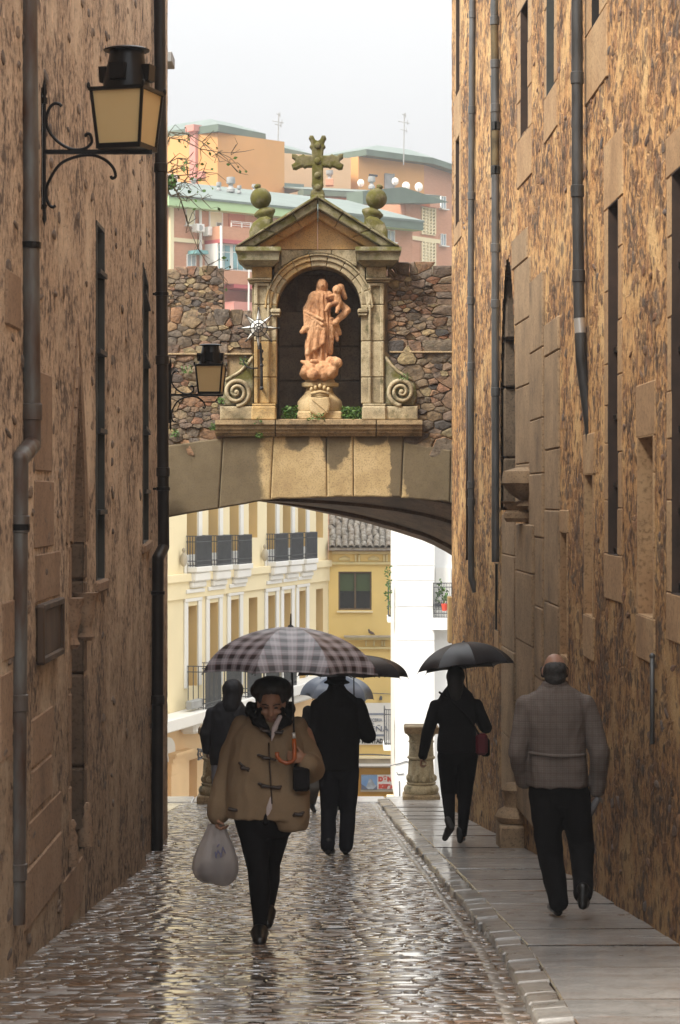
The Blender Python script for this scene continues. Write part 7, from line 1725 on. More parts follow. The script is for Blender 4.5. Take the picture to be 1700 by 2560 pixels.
for i, (px, t0, t1, d, lb) in enumerate(((697, 282, 362, 196, 'thin television aerial on the buff tower'), (1011, 283, 412, 201, 'tall television aerial on the right hand tower'))):
    an = empty('aerial', P(px, t1, d), lb, 'aerial', 'television aerials'); m_ = MB(); m_.tube([P(px - 2, t1, d), P(px, t0, d)], 0.05, 5)
    part('mast', m_, M_cement, an)
    for py, w_ in ((t0 + 4, 6), (t0 + 22, 16), (t0 + (30 if i == 0 else 42), 10)):
        m_ = MB(); m_.tube([P(px - w_, py - 2, d), P(px + w_ * 0.8, py + 3, d)], 0.035, 4); m_.tube([P(px + w_ * 0.5, py - 5, d), P(px + w_ * 0.5, py + 7, d)], 0.03, 4); part('element', m_, M_cement, an)
umb = 0
# red tiled roof and white wall low at the right
rt = empty('tiled_house', P(1118, 790, 120), 'white house with red tiled roof peeping out at the right wall edge', 'building'); T_ = Plane(1060, 120, 1180, 122)
m_ = MB()
for k in range(6): T_.box(m_, 1090, 1180, 748 + k * 7.5, 754 + k * 7.5, -2 + 0.3 * k - 1.0, -1.6 + 0.35 * k)
part('roof', m_, M_redtile, rt); pl_part('wall', T_, rt, M_white, (1090, 1180, 788, 1240, -6, 0))
# hillside that carries them
m_ = MB(); m_.add([(-120, 100, ZQ + 0.02), (120, 100, ZQ + 0.02), (160, 260, 6.0), (-160, 260, 6.0), (160, 700, 8.0), (-160, 700, 8.0)], [(0, 1, 2, 3), (3, 2, 4, 5)]); tag(obj('hill', m_, plain('hill_ground', (0.12, 0.12, 0.07), 0.9, 0.3, 0.2)), kind='structure')
# ------------------------------------------------------------------ people
class Body:
    """work in metres about a foot point; photo pixels give x and z, dy gives depth"""
    def __init__(s, px, py, zoff, label, name='person', d=None):
        s.d = d if d else (1.5 - zoff) * FP / (py - (CY + FP * SLOPE)); s.k = s.d / FP; s.px, s.py = px, py
        s.root = empty(name, P(px, py, s.d), label, 'person')
    def p(s, px, py, dy=0.0): return Vector(((px - s.px) * s.k, dy, (s.py - py) * s.k))
    def add(s, name, me, mat): return link(name, me, mat, s.root)
def head(m_, c, face, size=1.0, tilt=0.0, ears=True):
    """c: centre of the skull; face: -1 towards the camera, +1 away"""
    M3 = Matrix.Rotation(tilt * (1 if face < 0 else -1), 3, 'X'); f = face
    def q(x, y, z): return c + M3 @ Vector((x * size, y * f * size, z * size))
    m_.ball(q(0, -0.01, 0.02), (0.075 * size, 0.094 * size, 0.095 * size), 16)
    m_.ball(q(0, 0.03, -0.05), (0.06 * size, 0.065 * size, 0.075 * size), 14)
    m_.ball(q(0, 0.062, -0.105), (0.028 * size, 0.022 * size, 0.022 * size), 10)            # chin
    m_.capsule(q(0, 0.085, 0.015), q(0, 0.108, -0.03), 0.011 * size, 0.016 * size)             # nose
    for s_ in (-1, 1):
        m_.ball(q(s_ * 0.042, 0.068, -0.03), (0.024 * size, 0.02 * size, 0.02 * size), 10)    # cheek
        m_.capsule(q(s_ * 0.015, 0.082, 0.028), q(s_ * 0.05, 0.068, 0.026), 0.011 * size, 0.009 * size)
        if ears: m_.ball(q(s_ * 0.08, -0.005, -0.01), (0.012 * size, 0.02 * size, 0.032 * size), 10)
    return q
def hand(m_, wrist, d, across, curl, side=1, size=1.0):
    """palm, four curled fingers of unequal length and a thumb; d: along the hand, across: across the knuckles, curl: towards the palm"""
    d, across, curl = Vector(d).normalized(), Vector(across).normalized(), Vector(curl).normalized()
    s = size
    for t_ in (-0.028, -0.010, 0.010, 0.028): m_.capsule(wrist + across * t_ * 0.7 * s, wrist + d * 0.085 * s + across * t_ * s, 0.014 * s, 0.0125 * s)
    for i, (t_, L) in enumerate(((-0.031, 0.062), (-0.0105, 0.078), (0.0105, 0.084), (0.031, 0.074))):
        k0 = wrist + d * 0.09 * s + across * t_ * s; k1 = k0 + (d * 0.55 + curl * 0.8).normalized() * L * 0.5 * s; k2 = k1 + (curl * 0.75 - d * 0.6).normalized() * L * 0.42 * s
        m_.capsule(k0, k1, 0.0105 * s, 0.0098 * s, 8); m_.capsule(k1, k2, 0.0098 * s, 0.0085 * s, 8)
    b0 = wrist + d * 0.03 * s + across * 0.034 * side * s; b1 = b0 + (across * side * 0.7 + d * 0.5 + curl * 0.5).normalized() * 0.045 * s; b2 = b1 + (d * 0.5 + curl * 0.75 - across * side * 0.35).normalized() * 0.036 * s
    m_.capsule(b0, b1, 0.013 * s, 0.0115 * s, 8); m_.capsule(b1, b2, 0.0115 * s, 0.009 * s, 8)
def shoe(parent, heel, toe, mat, wid=0.045, hgt=0.07, sole=None, name='shoe'):
    m_ = MB(); h, t_ = Vector(heel), Vector(toe); v = (t_ - h); up = Vector((0, 0, 1)) - v.normalized() * v.normalized().z; up.normalize()
    m_.capsule(h + up * 0.045, h + v * 0.35 + up * 0.045, 0.036, 0.042); m_.capsule(h + v * 0.35 + up * 0.036, h + v * 0.92 + up * 0.028, wid, wid * 0.72, 12, 0, 1.0)
    m_.capsule(h + up * 0.05, h + up * (hgt + 0.05), 0.042, 0.045)
    m_.capsule(h + up * 0.012 - v * 0.02, h + v * 0.25 + up * 0.012, 0.034, 0.03)
    link(name, blob(m_, 0.009, 2), mat, parent)
def limb(m_, pts, rs, n=14):
    for (a, b_), (r0, r1) in zip(zip(pts, pts[1:]), zip(rs, rs[1:])): m_.capsule(a, b_, r0, r1, n)
def umbrella(label, apex, Rr, H, tiltx, tilty, mat, grip, ribs=8, rot=0.2, scal=0.07, tip=0.09, ends='crook', flat=1.7, ex=2.05, group='open umbrellas in the rain', handmat=None, name='umbrella'):
    root = empty(name, apex, label, 'umbrella', group)
    M3 = (Matrix.Rotation(tiltx, 3, 'X') @ Matrix.Rotation(tilty, 3, 'Y') @ Matrix.Rotation(rot, 3, 'Z'))
    def prof(t_): return Rr * math.sin(t_ * flat * 0.5 * math.pi / 1.7 * 0.93) / math.sin(flat * 0.5 * math.pi / 1.7 * 0.93), -H * (t_ ** ex)
    m_ = MB(); NA, NT = 8, 14; vs, fs, uvs = [], [], []
    def surf(dz):
        out = []
        for j in range(ribs):
            for a in range(NA + 1):
                u_ = a / NA; ang = 2 * math.pi * (j + u_) / ribs; hw = math.pi / ribs
                for r_ in range(NT + 1):
                    t_ = r_ / NT; rad, z = prof(t_); ch = math.cos(hw) / math.cos((u_ - 0.5) * 2 * hw)
                    rad *= 1 + (ch - 1) * t_; sag = math.sin(math.pi * u_)
                    rad2 = rad * (1 - scal * sag * t_ ** 3); z2 = z - 0.010 * sag * math.sin(math.pi * min(1, t_ * 1.1)) + 0.045 * scal * sag * t_ ** 4 * 4
                    out.append(M3 @ Vector((rad2 * math.cos(ang), rad2 * math.sin(ang), z2 + dz)))
        return out
    top, bot = surf(0), surf(-0.003); N1 = len(top); W1 = NT + 1
    for j in range(ribs):
        for a in range(NA):
            for r_ in range(NT):
                i0 = (j * (NA + 1) + a) * W1 + r_; i1 = i0 + W1
                fs.append((i0, i0 + 1, i1 + 1, i1)); fs.append((N1 + i0, N1 + i1, N1 + i1 + 1, N1 + i0 + 1))
            i0 = (j * (NA + 1) + a) * W1 + NT; i1 = i0 + W1; fs.append((i0, N1 + i0, N1 + i1, i1))
    m_.add(top + bot, fs); me = m_.mesh('canopy', True, False)
    uvl = me.uv_layers.new(name='cloth'); N2 = len(me.loops); vi = np.empty(N2, np.int32); me.loops.foreach_get('vertex_index', vi)
    vi = vi % N1; rr_ = vi % W1; aa = (vi // W1) % (NA + 1); t_ = rr_ / NT; uu = (aa / NA - 0.5) * 2 * math.tan(math.pi / ribs) * t_ * Rr; vv = t_ * Rr * 1.08
    uvl.data.foreach_set('uv', np.stack([uu, vv], 1).astype(np.float32).ravel()); link('canopy', me, mat, root)
    for j in range(ribs):
        ang = 2 * math.pi * j / ribs; pts = []
        for r_ in range(0, NT + 1, 2): rad, z = prof(r_ / NT); pts.append(M3 @ Vector((rad * math.cos(ang) * 1.0, rad * math.sin(ang) * 1.0, z - 0.008)))
        m_ = MB(); rad, z = prof(1.0); pts.append(M3 @ Vector((rad * 1.012 * math.cos(ang), rad * 1.012 * math.sin(ang), z - 0.012))); m_.tube(pts, 0.0025, 5); m_.ball(pts[-1], 0.005, 6); rb = obj('rib', m_, M_shaft, root)
        rad, z = prof(0.5); m_ = MB(); m_.tube([M3 @ Vector((rad * math.cos(ang), rad * math.sin(ang), z - 0.01)), M3 @ Vector((0.012 * math.cos(ang), 0.012 * math.sin(ang), -H * 0.55 - 0.12))], 0.002, 4); o = obj('strut', m_, M_shaft, rb)
    g = Vector(grip) - Vector(apex); ax = M3 @ Vector((0, 0, 1))
    m_ = MB(); m_.tube([(0, 0, 0), g], 0.0065, 8); obj('shaft', m_, M_shaft, root, smooth=True)
    m_ = MB(); m_.tube([(0, 0, -0.01), ax * tip], [0.007, 0.004], 8); m_.lathe([(0.022, -0.006), (0.018, 0.006), (0.006, 0.014)], 12, (0, 0, 0), 0, 1, 1, M3); obj('ferrule', m_, M_shaft, root)
    return root, g
# ---- woman in the camel coat, coming towards us
W1_ = Body(655, 2352, 0, 'woman in a camel duffle coat and black beret walking towards us under the plaid umbrella')
p = W1_.p
hc = p(679, 1755, -0.06)
m_ = MB(); hq = head(m_, hc, -1, 1.02, tilt=R(23))
m_.capsule(p(677, 1790, 0.02), p(674, 1835, 0.04), 0.055, 0.06)
m_.loft([(p(668, 1990, 0), 0.15, 0.10), (p(668, 1930, 0), 0.14, 0.10), (p(670, 1860, 0.02), 0.15, 0.10), (p(672, 1812, 0.03), 0.14, 0.08)], 20)
sL, eL, wL = p(590, 1835, 0.03), p(565, 1940, 0.06), p(546, 2030, 0.0)
sR, eR, wR = p(762, 1835, 0.03), p(795, 1925, 0.05), p(752, 1884, -0.20)
limb(m_, [sL, eL, wL], [0.05, 0.042, 0.028]); limb(m_, [sR, eR, wR], [0.05, 0.042, 0.028])
hip = [p(630, 1995, 0.0), p(702, 1995, 0.03)]; knee = [p(646, 2165, -0.08), p(672, 2165, 0.10)]; ank = [p(650, 2312, -0.02), p(667, 2285, 0.30)]
for i in (0, 1): limb(m_, [hip[i], knee[i], ank[i]], [0.085, 0.055, 0.038])
hand(m_, p(546, 2032, 0.0), (0, -0.1, -1), (0.3, 1, 0), (1, 0, 0.1), -1, 0.95)
hand(m_, p(764, 1888, -0.19), (-0.75, -0.35, 0.1), (0.05, 0.05, 1), (-0.35, 0.95, 0), 1, 0.95)
W1_.add('body', blob(m_, 0.0065, 3), M_skin)
for s_ in (-1, 1):
    e = MB(); e.ball(hq(s_ * 0.031, 0.078, 0.005), (0.014, 0.006, 0.006), 8); W1_.add('eye', e.mesh('eye', True), M_eye)
    e = MB(); e.tube([hq(s_ * 0.014, 0.092, 0.028), hq(s_ * 0.034, 0.087, 0.034), hq(s_ * 0.055, 0.07, 0.026)], 0.004, 6); W1_.add('eyebrow', e.mesh('eyebrow', True), M_hair)
e = MB(); e.capsule(hq(-0.018, 0.086, -0.068), hq(0.018, 0.086, -0.068), 0.0075, 0.0075); W1_.add('lips', e.mesh('lips', True), M_lip)
m_ = MB(); m_.ball(p(680, 1717, -0.02), (0.128, 0.14, 0.072)); m_.ball(p(680, 1724, -0.075), (0.085, 0.075, 0.05)); m_.ball(p(655, 1738, -0.07), (0.035, 0.05, 0.05)); m_.ball(p(705, 1738, -0.07), (0.033, 0.05, 0.05)); m_.ball(p(648, 1726, 0.0), (0.06, 0.09, 0.055)); m_.ball(p(712, 1728, 0.0), (0.058, 0.09, 0.06)); m_.capsule(p(650, 1735, 0.02), p(650, 1765, 0.04), 0.035, 0.03); m_.capsule(p(710, 1735, 0.02), p(709, 1768, 0.04), 0.035, 0.03)
m_.ball(p(680, 1745, 0.07), (0.085, 0.06, 0.09)); W1_.add('beret', blob(m_, 0.010, 3, 0.004, 22), M_hair)
# coat: body, sleeves, hood collar
m_ = MB()
rings = [(668, 2042, 0.268, 0.19, 0.0), (668, 2010, 0.265, 0.19, 0.0), (667, 1960, 0.258, 0.185, 0.0), (667, 1905, 0.245, 0.17, 0.0), (668, 1850, 0.225, 0.155, 0.01), (671, 1815, 0.19, 0.135, 0.02), (675, 1792, 0.14, 0.11, 0.03), (677, 1774, 0.10, 0.09, 0.04)]
m_.loft([(p(a, b_, dy), rx, ry) for a, b_, rx, ry, dy in rings], 40)
m_.loft([(p(728, 2070, -0.01), 0.105, 0.14), (p(724, 2040, -0.01), 0.13, 0.16), (p(718, 1980, -0.01), 0.15, 0.165)], 24)
limb(m_, [p(606, 1818, 0.03), p(580, 1895, 0.06), p(568, 1950, 0.055), p(548, 2018, 0.0)], [0.075, 0.086, 0.082, 0.074]); m_.capsule(p(548, 2012, 0), p(545, 2032, 0), 0.075, 0.07)
limb(m_, [p(742, 1818, 0.03), p(764, 1885, 0.05), p(776, 1925, 0.02), p(770, 1902, -0.16)], [0.075, 0.088, 0.086, 0.066])
W1_.add('coat', blob(m_, 0.011, 3, 0.013, 6.5, 0.5, 1), M_tan)
m_ = MB()                                    # black turned-up collar, two wings
for pts in ([(625, 1778, -0.02), (640, 1800, -0.13), (668, 1818, -0.165), (655, 1795, -0.12), (648, 1765, -0.02)], [(725, 1778, -0.02), (722, 1800, -0.12), (700, 1812, -0.16), (703, 1788, -0.12), (706, 1762, -0.02)]):
    for i in range(len(pts) - 1): m_.capsule(p(*pts[i]), p(*pts[i + 1]), 0.022, 0.022)
    m_.capsule(p(*pts[0]), p(pts[0][0], pts[0][1] - 12, 0.06), 0.035, 0.03); m_.capsule(p(*pts[1]), p(*pts[3]), 0.028, 0.026)
m_.capsule(p(632, 1775, 0.07), p(722, 1775, 0.07), 0.045, 0.045); m_.capsule(p(667, 1812, -0.15), p(681, 1842, -0.175), 0.022, 0.006)
m_.capsule(p(655, 1800, -0.11), p(668, 1822, -0.15), 0.03, 0.015); W1_.add('collar', blob(m_, 0.009, 2), M_blackcloth)
m_ = MB()
a, b_, c, d_ = p(701, 1788, -0.14), p(707, 1775, -0.145), p(688, 1815, -0.178), p(681, 1845, -0.186)
m_.capsule(a, c, 0.016, 0.02); m_.capsule(c, d_, 0.02, 0.005); W1_.add('scarf', blob(m_, 0.006, 2), M_scarf)
for (x0, y0, x1, y1, dy) in ((652, 1814, 680, 1824, -0.175), (686, 1826, 708, 1821, -0.175), (648, 1880, 690, 1892, -0.185), (650, 1950, 682, 1960, -0.195), (682, 1960, 704, 1957, -0.195), (601, 1900, 630, 1925, -0.165), (576, 2012, 594, 2018, -0.16), (735, 2030, 760, 2022, -0.175)):
    m_ = MB(); m_.capsule(p(x0, y0, dy), p(x1, y1, dy), 0.008, 0.008); m_.capsule(p((x0 + x1) / 2 - 8, (y0 + y1) / 2, dy - 0.008), p((x0 + x1) / 2 + 8, (y0 + y1) / 2 + 2, dy - 0.008), 0.012, 0.010); W1_.add('toggle', m_.mesh('toggle', True), M_toggle)
m_ = MB(); m_.tube([p(674, 1850, -0.172), p(676, 1900, -0.187), p(680, 1960, -0.196), (p(682, 2000, -0.196))], 0.005, 5); W1_.add('coat_edge', m_.mesh('coat_edge', True), M_toggle)
m_ = MB(); m_.capsule(p(680, 1985, -0.185), p(676, 2010, -0.18), 0.012, 0.022); m_.capsule(p(676, 2010, -0.18), p(670, 2035, -0.17), 0.022, 0.012); W1_.add('shirt_tail', m_.mesh('shirt_tail', True), M_scarf)
m_ = MB(); limb(m_, [p(668, 1975, -0.165), p(666, 2045, -0.17)], [0.004, 0.022]); W1_.add('coat_slit', m_.mesh('coat_slit', True), M_tights)
m_ = MB()                                    # black tights
m_.loft([(p(660, 2090, 0.0), 0.165, 0.12), (p(664, 2050, 0.0), 0.205, 0.14), (p(666, 2000, 0.0), 0.21, 0.14)], 28)
limb(m_, [p(627, 2040, -0.01), p(640, 2120, -0.05), p(646, 2170, -0.08), p(651, 2225, -0.07), p(650, 2315, -0.02)], [0.105, 0.088, 0.068, 0.070, 0.042])
limb(m_, [p(694, 2040, 0.02), p(682, 2110, 0.05), p(673, 2165, 0.09), p(672, 2215, 0.2), p(667, 2282, 0.30)], [0.105, 0.09, 0.07, 0.068, 0.044])
W1_.add('tights', blob(m_, 0.011, 3), M_tights)
shoe(W1_.root, p(648, 2335, 0.03), p(652, 2352, -0.21), M_shoe, 0.06, 0.06); shoe(W1_.root, p(668, 2298, 0.32), p(666, 2330, 0.12), M_shoe, 0.055, 0.06)
m_ = MB(); limb(m_, [p(752, 1892, -0.17), p(754, 1935, -0.19), p(758, 1968, -0.19)], [0.035, 0.05, 0.052])
hb_ = empty('handbag', W1_.root.location + p(752, 1960, -0.19), 'small black bag hanging from the forearm of the woman in the camel coat', 'bag')
m2 = MB(); m2.cbox(p(734, 1908, -0.24), p(775, 1968, -0.17), 0.03); bg_ = obj('bag_body', m2, M_blackcloth, None); at0(bg_, hb_); bg_.location += W1_.root.location
m2 = MB(); m2.tube([p(738, 1908, -0.2), p(748, 1895, -0.15), p(768, 1896, -0.14), p(772, 1908, -0.2)], 0.008, 6); bg2_ = obj('strap', m2, M_blackcloth, None); at0(bg2_, hb_); bg2_.location += W1_.root.location
G1 = W1_.root.location + p(737, 1830, -0.25)
u1, g = umbrella('big plaid umbrella with amber crook handle, held by the woman in camel', W1_.root.location + p(727, 1566, -0.05), 0.60, 0.30, R(-4), R(1.0), M_plaid, G1, ex=1.85, flat=1.5, rot=R(22.5 + 3), tip=0.085)
h0 = Vector(u1.location)
m_ = MB(); w_ = W1_.root.location - h0
m_.tube([w_ + p(736, 1822, -0.248), w_ + p(737, 1836, -0.252)], 0.012, 10); obj('handle_collar', m_, M_zinc, u1, smooth=True)
m_ = MB(); m_.tube([w_ + p(737, 1837, -0.252), w_ + p(738, 1862, -0.256), w_ + p(738, 1885, -0.26), w_ + p(732, 1893, -0.262), w_ + p(718, 1897, -0.262), w_ + p(703, 1890, -0.262), w_ + p(696, 1880, -0.262), w_ + p(695, 1870, -0.262)], [0.013, 0.014, 0.014, 0.013, 0.013, 0.013, 0.013, 0.014], 10); obj('handle', m_, M_handle, u1, smooth=True)
# carrier bag
cb = empty('carrier_bag', W1_.root.location + p(540, 2215, 0), 'white translucent plastic carrier bag in her lowered hand', 'bag')
m_ = MB(); n = 40; rows = [(540, 2203, 0.112, 0.07), (539, 2198, 0.13, 0.085), (538, 2175, 0.146, 0.095), (538, 2150, 0.143, 0.09), (539, 2120, 0.118, 0.07), (540, 2095, 0.088, 0.05), (541, 2072, 0.062, 0.034), (541, 2060, 0.05, 0.028)]
vs, fs = [], []
for i, (a, b_, rx, ry) in enumerate(rows):
    for k in range(n):
        q = 2 * math.pi * k / n; f = 1 + 0.07 * (i / 7) * math.sin(9 * q + i * 0.3) + 0.035 * math.sin(4 * q + i); sgx = 0.022 * math.sin(2 * q + 0.5) if i < 2 else 0
        vs.append(p(a, b_, 0) + Vector((rx * f * math.copysign(abs(math.cos(q)) ** 0.8, math.cos(q)), ry * f * math.copysign(abs(math.sin(q)) ** 0.8, math.sin(q)), sgx)))
for i in range(len(rows) - 1): fs += [(i * n + k, i * n + (k + 1) % n, (i + 1) * n + (k + 1) % n, (i + 1) * n + k) for k in range(n)]
fs.append(tuple(range(n - 1, -1, -1))); m_.add(vs, fs)
def inw(nm, mb_, mat, par, **kw):
    o = obj(nm, mb_, mat, None, **kw); at0(o, par); o.location = W1_.root.location.copy(); return o
inw('film', m_, M_plastic, cb, smooth=True)
m_ = MB()
for (a, b_) in ((520, 545), (538, 546), (552, 548), (562, 549)):
    m_.tube([p(a, 2085, random.uniform(-0.03, 0.03)), p((a + b_) / 2, 2058, 0), p(b_, 2040, 0)], [0.016, 0.009, 0.006], 6)
inw('grip_straps', m_, M_plastic, cb, smooth=True)
m_ = MB(); m_.ball(p(518, 2178, -0.01), (0.062, 0.06, 0.065)); m_.ball(p(545, 2182, 0.02), (0.06, 0.05, 0.055)); m_.ball(p(566, 2176, -0.01), (0.052, 0.055, 0.066)); m_.cbox(p(530, 2165, -0.02), p(562, 2110, 0.03), 0.015)
inw('groceries', m_, plain('groceries', (0.13, 0.115, 0.11), 0.7, 0.5, 14, col2=(0.06, 0.06, 0.09)), cb, smooth=False)
m_ = MB()
for (a, b_, c_, d__) in ((540, 2135, 548, 2122), (546, 2120, 556, 2135), (553, 2138, 560, 2112), (558, 2112, 566, 2128), (544, 2112, 550, 2105), (540, 2124, 543, 2140)): m_.tube([p(a, b_, -0.096), p(c_, d__, -0.094)], 0.004, 5)
inw('faded_print', m_, plain('faded_blue_print', (0.18, 0.19, 0.33), 0.6, 0.1), cb)
# ---- generic figure seen from behind
def back_figure(B, J, shoulders, hem, coat_m, trou_m, skin_m, head_c, size=1.0, rings=None, slv=(0.075, 0.07, 0.058), trr=(0.10, 0.078, 0.062), feet=None, hands=(True, True), voxel=0.012, seed=2, wr=0.013, neck=True, shoe_m=None):
    p = B.p; m_ = MB(); head(m_, p(*head_c), 1, size, 0.0)
    m_.capsule(p(head_c[0], head_c[1] + 12 / (B.k * 240), head_c[2]), p(head_c[0], shoulders[1] - 2, 0.0), 0.055, 0.06)
    r0 = rings[len(rings) // 2]; m_.loft([(p(r[0], r[1], r[4]), r[2] * 0.7, r[3] * 0.7) for r in rings], 20)
    for s_ in ('L', 'R'):
        limb(m_, [p(*J['s' + s_]), p(*J['e' + s_]), p(*J['w' + s_])], [0.048, 0.04, 0.028]); limb(m_, [p(*J['h' + s_]), p(*J['k' + s_]), p(*J['a' + s_])], [0.08, 0.052, 0.036])
    for i, s_ in enumerate(('L', 'R')):
        if hands[i]:
            w_, e_ = p(*J['w' + s_]), p(*J['e' + s_]); dr = (w_ - e_).normalized(); hd = J.get('hd' + s_)
            if hd: hand(m_, w_, hd[0], hd[1], hd[2], 1 if s_ == 'R' else -1, 0.98)
            else: hand(m_, w_, dr, (0.1, 1, 0), (1 if s_ == 'L' else -1, 0.1, 0), 1, 0.98)
    B.add('body', blob(m_, 0.008, 2), skin_m)
    m_ = MB(); m_.loft([(p(r[0], r[1], r[4]), r[2], r[3]) for r in rings], 36)
    for s_ in ('L', 'R'):
        a, b_, c_ = p(*J['s' + s_]), p(*J['e' + s_]), p(*J['w' + s_]); c2 = b_ + (c_ - b_) * 0.93
        limb(m_, [a, b_, c2], slv)
    B.add('jacket', blob(m_, voxel, 3, wr, 7, 0.5, seed), coat_m)
    m_ = MB(); hL, hR = p(*J['hL']), p(*J['hR']); mid = (hL + hR) / 2
    m_.ball(mid + Vector((0, 0, 0.03)), (abs(hR.x - hL.x) / 2 + trr[0] * 0.95, 0.125, 0.13))
    for s_ in ('L', 'R'):
        a, b_, c_ = p(*J['h' + s_]), p(*J['k' + s_]), p(*J['a' + s_]); limb(m_, [a, b_, b_ + (c_ - b_) * 0.93], trr)
    B.add('trousers', blob(m_, voxel, 3, wr * 0.6, 7, 0.5, seed + 1), trou_m)
    for (hl, to, sm) in feet: shoe(B.root, p(*hl), p(*to), sm)
# ---- bald man in tweed
B2_ = Body(1400, 2292, PAVE, 'balding man in a brown check tweed jacket walking away on the pavement')
Jb = dict(sL=(1316, 1764, 0), eL=(1292, 1882, -0.04), wL=(1312, 1962, 0.10), sR=(1462, 1764, 0), eR=(1500, 1882, -0.03), wR=(1493, 1985, 0.03),
          hL=(1362, 1985, 0), kL=(1378, 2140, 0.06), aL=(1397, 2262, -0.03), hR=(1432, 1985, 0), kR=(1458, 2118, 0.10), aR=(1448, 2228, -0.28))
rb = [(1394, 1964, 0.208, 0.165, 0.0), (1393, 1920, 0.202, 0.165, 0.0), (1391, 1878, 0.188, 0.15, 0.0), (1389, 1815, 0.205, 0.15, 0.0), (1389, 1770, 0.222, 0.14, 0.0), (1389, 1743, 0.20, 0.115, 0.0), (1388, 1722, 0.125, 0.09, 0.0), (1387, 1706, 0.075, 0.075, 0.01)]
back_figure(B2_, Jb, (1389, 1725), 1965, M_tweed, M_blackcloth, M_skin2, (1387, 1676, 0.02), 1.0, rb, (0.070, 0.064, 0.050), (0.115, 0.088, 0.064), [((1395, 2283, 0.0), (1385, 2292, 0.25), M_shoe), ((1446, 2248, -0.30), (1460, 2268, -0.06), M_shoe)], (False, True), 0.0115, 5, 0.016)
p = B2_.p
m_ = MB(); m_.ball(p(1387, 1681, -0.012), (0.083, 0.098, 0.072)); m_.ball(p(1387, 1694, -0.04), (0.074, 0.07, 0.055)); m_.ball(p(1387, 1672, -0.03), (0.082, 0.088, 0.06)); m_.capsule(p(1356, 1672, 0.03), p(1357, 1692, 0.04), 0.014, 0.012); m_.capsule(p(1418, 1672, 0.03), p(1417, 1692, 0.04), 0.014, 0.012)
B2_.add('hair', blob(m_, 0.008, 3, 0.004, 40), M_greyhair)
m_ = MB(); m_.loft([(p(1387, 1718, 0.005), 0.105, 0.09), (p(1387, 1703, 0.0), 0.082, 0.08), (p(1387, 1702, 0.0), 0.07, 0.07)], 28); B2_.add('jacket_collar', blob(m_, 0.009, 2), M_tweed)
m_ = MB(); pts = [p(1320 + 140 * t_, 1880 + 3 * math.sin(t_ * 3) - 2 + 5 * t_, -0.162 * math.sin(math.pi * (0.12 + 0.76 * t_)) ** 0.7 - 0.012) for t_ in [k / 14 for k in range(15)]]; m_.tube(pts, 0.012, 8); B2_.add('jacket_fold', m_.mesh('jacket_fold', True), M_tweed)
pp = empty('folded_paper', B2_.root.location + p(1480, 2010, 0.0), 'rolled grey paper held by the balding man', 'paper')
m_ = MB(); m_.tube([p(1496, 1994, 0.0), p(1478, 2030, 0.04), p(1460, 2060, 0.07)], [0.02, 0.028, 0.04], 10); o = obj('roll', m_, M_paper, None, smooth=True); at0(o, pp); o.location = B2_.root.location.copy()
# ---- woman in black under the folding umbrella
B3_ = Body(1140, 2110, PAVE, 'woman dressed in black walking away on the pavement under a black folding umbrella')
Jc = dict(sL=(1090, 1765, 0), eL=(1069, 1835, -0.02), wL=(1056, 1893, 0.02), sR=(1192, 1762, 0), eR=(1214, 1818, -0.02), wR=(1178, 1772, 0.16),
          hL=(1120, 1890, 0), kL=(1121, 1985, 0.05), aL=(1124, 2062, -0.20), hR=(1168, 1890, 0), kR=(1162, 1990, 0.03), aR=(1156, 2090, 0.0))
rc = [(1144, 1880, 0.215, 0.14, 0), (1143, 1850, 0.212, 0.14, 0), (1142, 1815, 0.185, 0.125, 0), (1141, 1780, 0.20, 0.13, 0), (1141, 1755, 0.205, 0.125, 0), (1141, 1735, 0.165, 0.105, 0), (1140, 1718, 0.10, 0.085, 0), (1139, 1705, 0.075, 0.07, 0)]
back_figure(B3_, Jc, (1141, 1740), 1880, M_blackcloth, M_tights, M_skin, (1138, 1690, 0.02), 1.0, rc, (0.068, 0.062, 0.05), (0.115, 0.075, 0.05), [((1150, 2103, -0.02), (1160, 2110, 0.2), M_shoe), ((1127, 2066, -0.24), (1112, 2100, -0.10), M_sole)], (True, True), 0.012, 9, 0.009)
p = B3_.p
m_ = MB(); m_.ball(p(1139, 1690, 0.0), (0.098, 0.11, 0.115)); m_.capsule(p(1138, 1700, -0.04), p(1139, 1738, -0.07), 0.09, 0.075); B3_.add('hair', blob(m_, 0.011, 3, 0.006, 26), M_hair)
rbag = empty('shoulder_bag', B3_.root.location + p(1205, 1890, 0), 'dark red shoulder bag at the hip of the woman in black', 'bag')
m_ = MB(); m_.cbox(p(1188, 1886, -0.11), p(1218, 1832, 0.06), 0.03); o = obj('bag_body', m_, M_redbag, None); at0(o, rbag); o.location = B3_.root.location.copy()
m_ = MB(); m_.cbox(p(1202, 1890, -0.08), p(1224, 1845, 0.1), 0.03); o = obj('bag_flap', m_, M_blackcloth, None); at0(o, rbag); o.location = B3_.root.location.copy()
m_ = MB(); m_.tube([p(1196, 1834, -0.08), p(1170, 1790, -0.13), p(1120, 1745, -0.13), p(1098, 1730, -0.02)], 0.012, 6); o = obj('strap', m_, M_blackcloth, None); at0(o, rbag); o.location = B3_.root.location.copy()
umbrella('low black folding umbrella over the woman in black on the pavement', B3_.root.location + p(1160, 1607, 0.1), 0.525, 0.27, R(-7), R(-6), M_umblack, B3_.root.location + p(1174, 1770, 0.17), rot=R(8), scal=0.10, tip=0.02, flat=1.2)
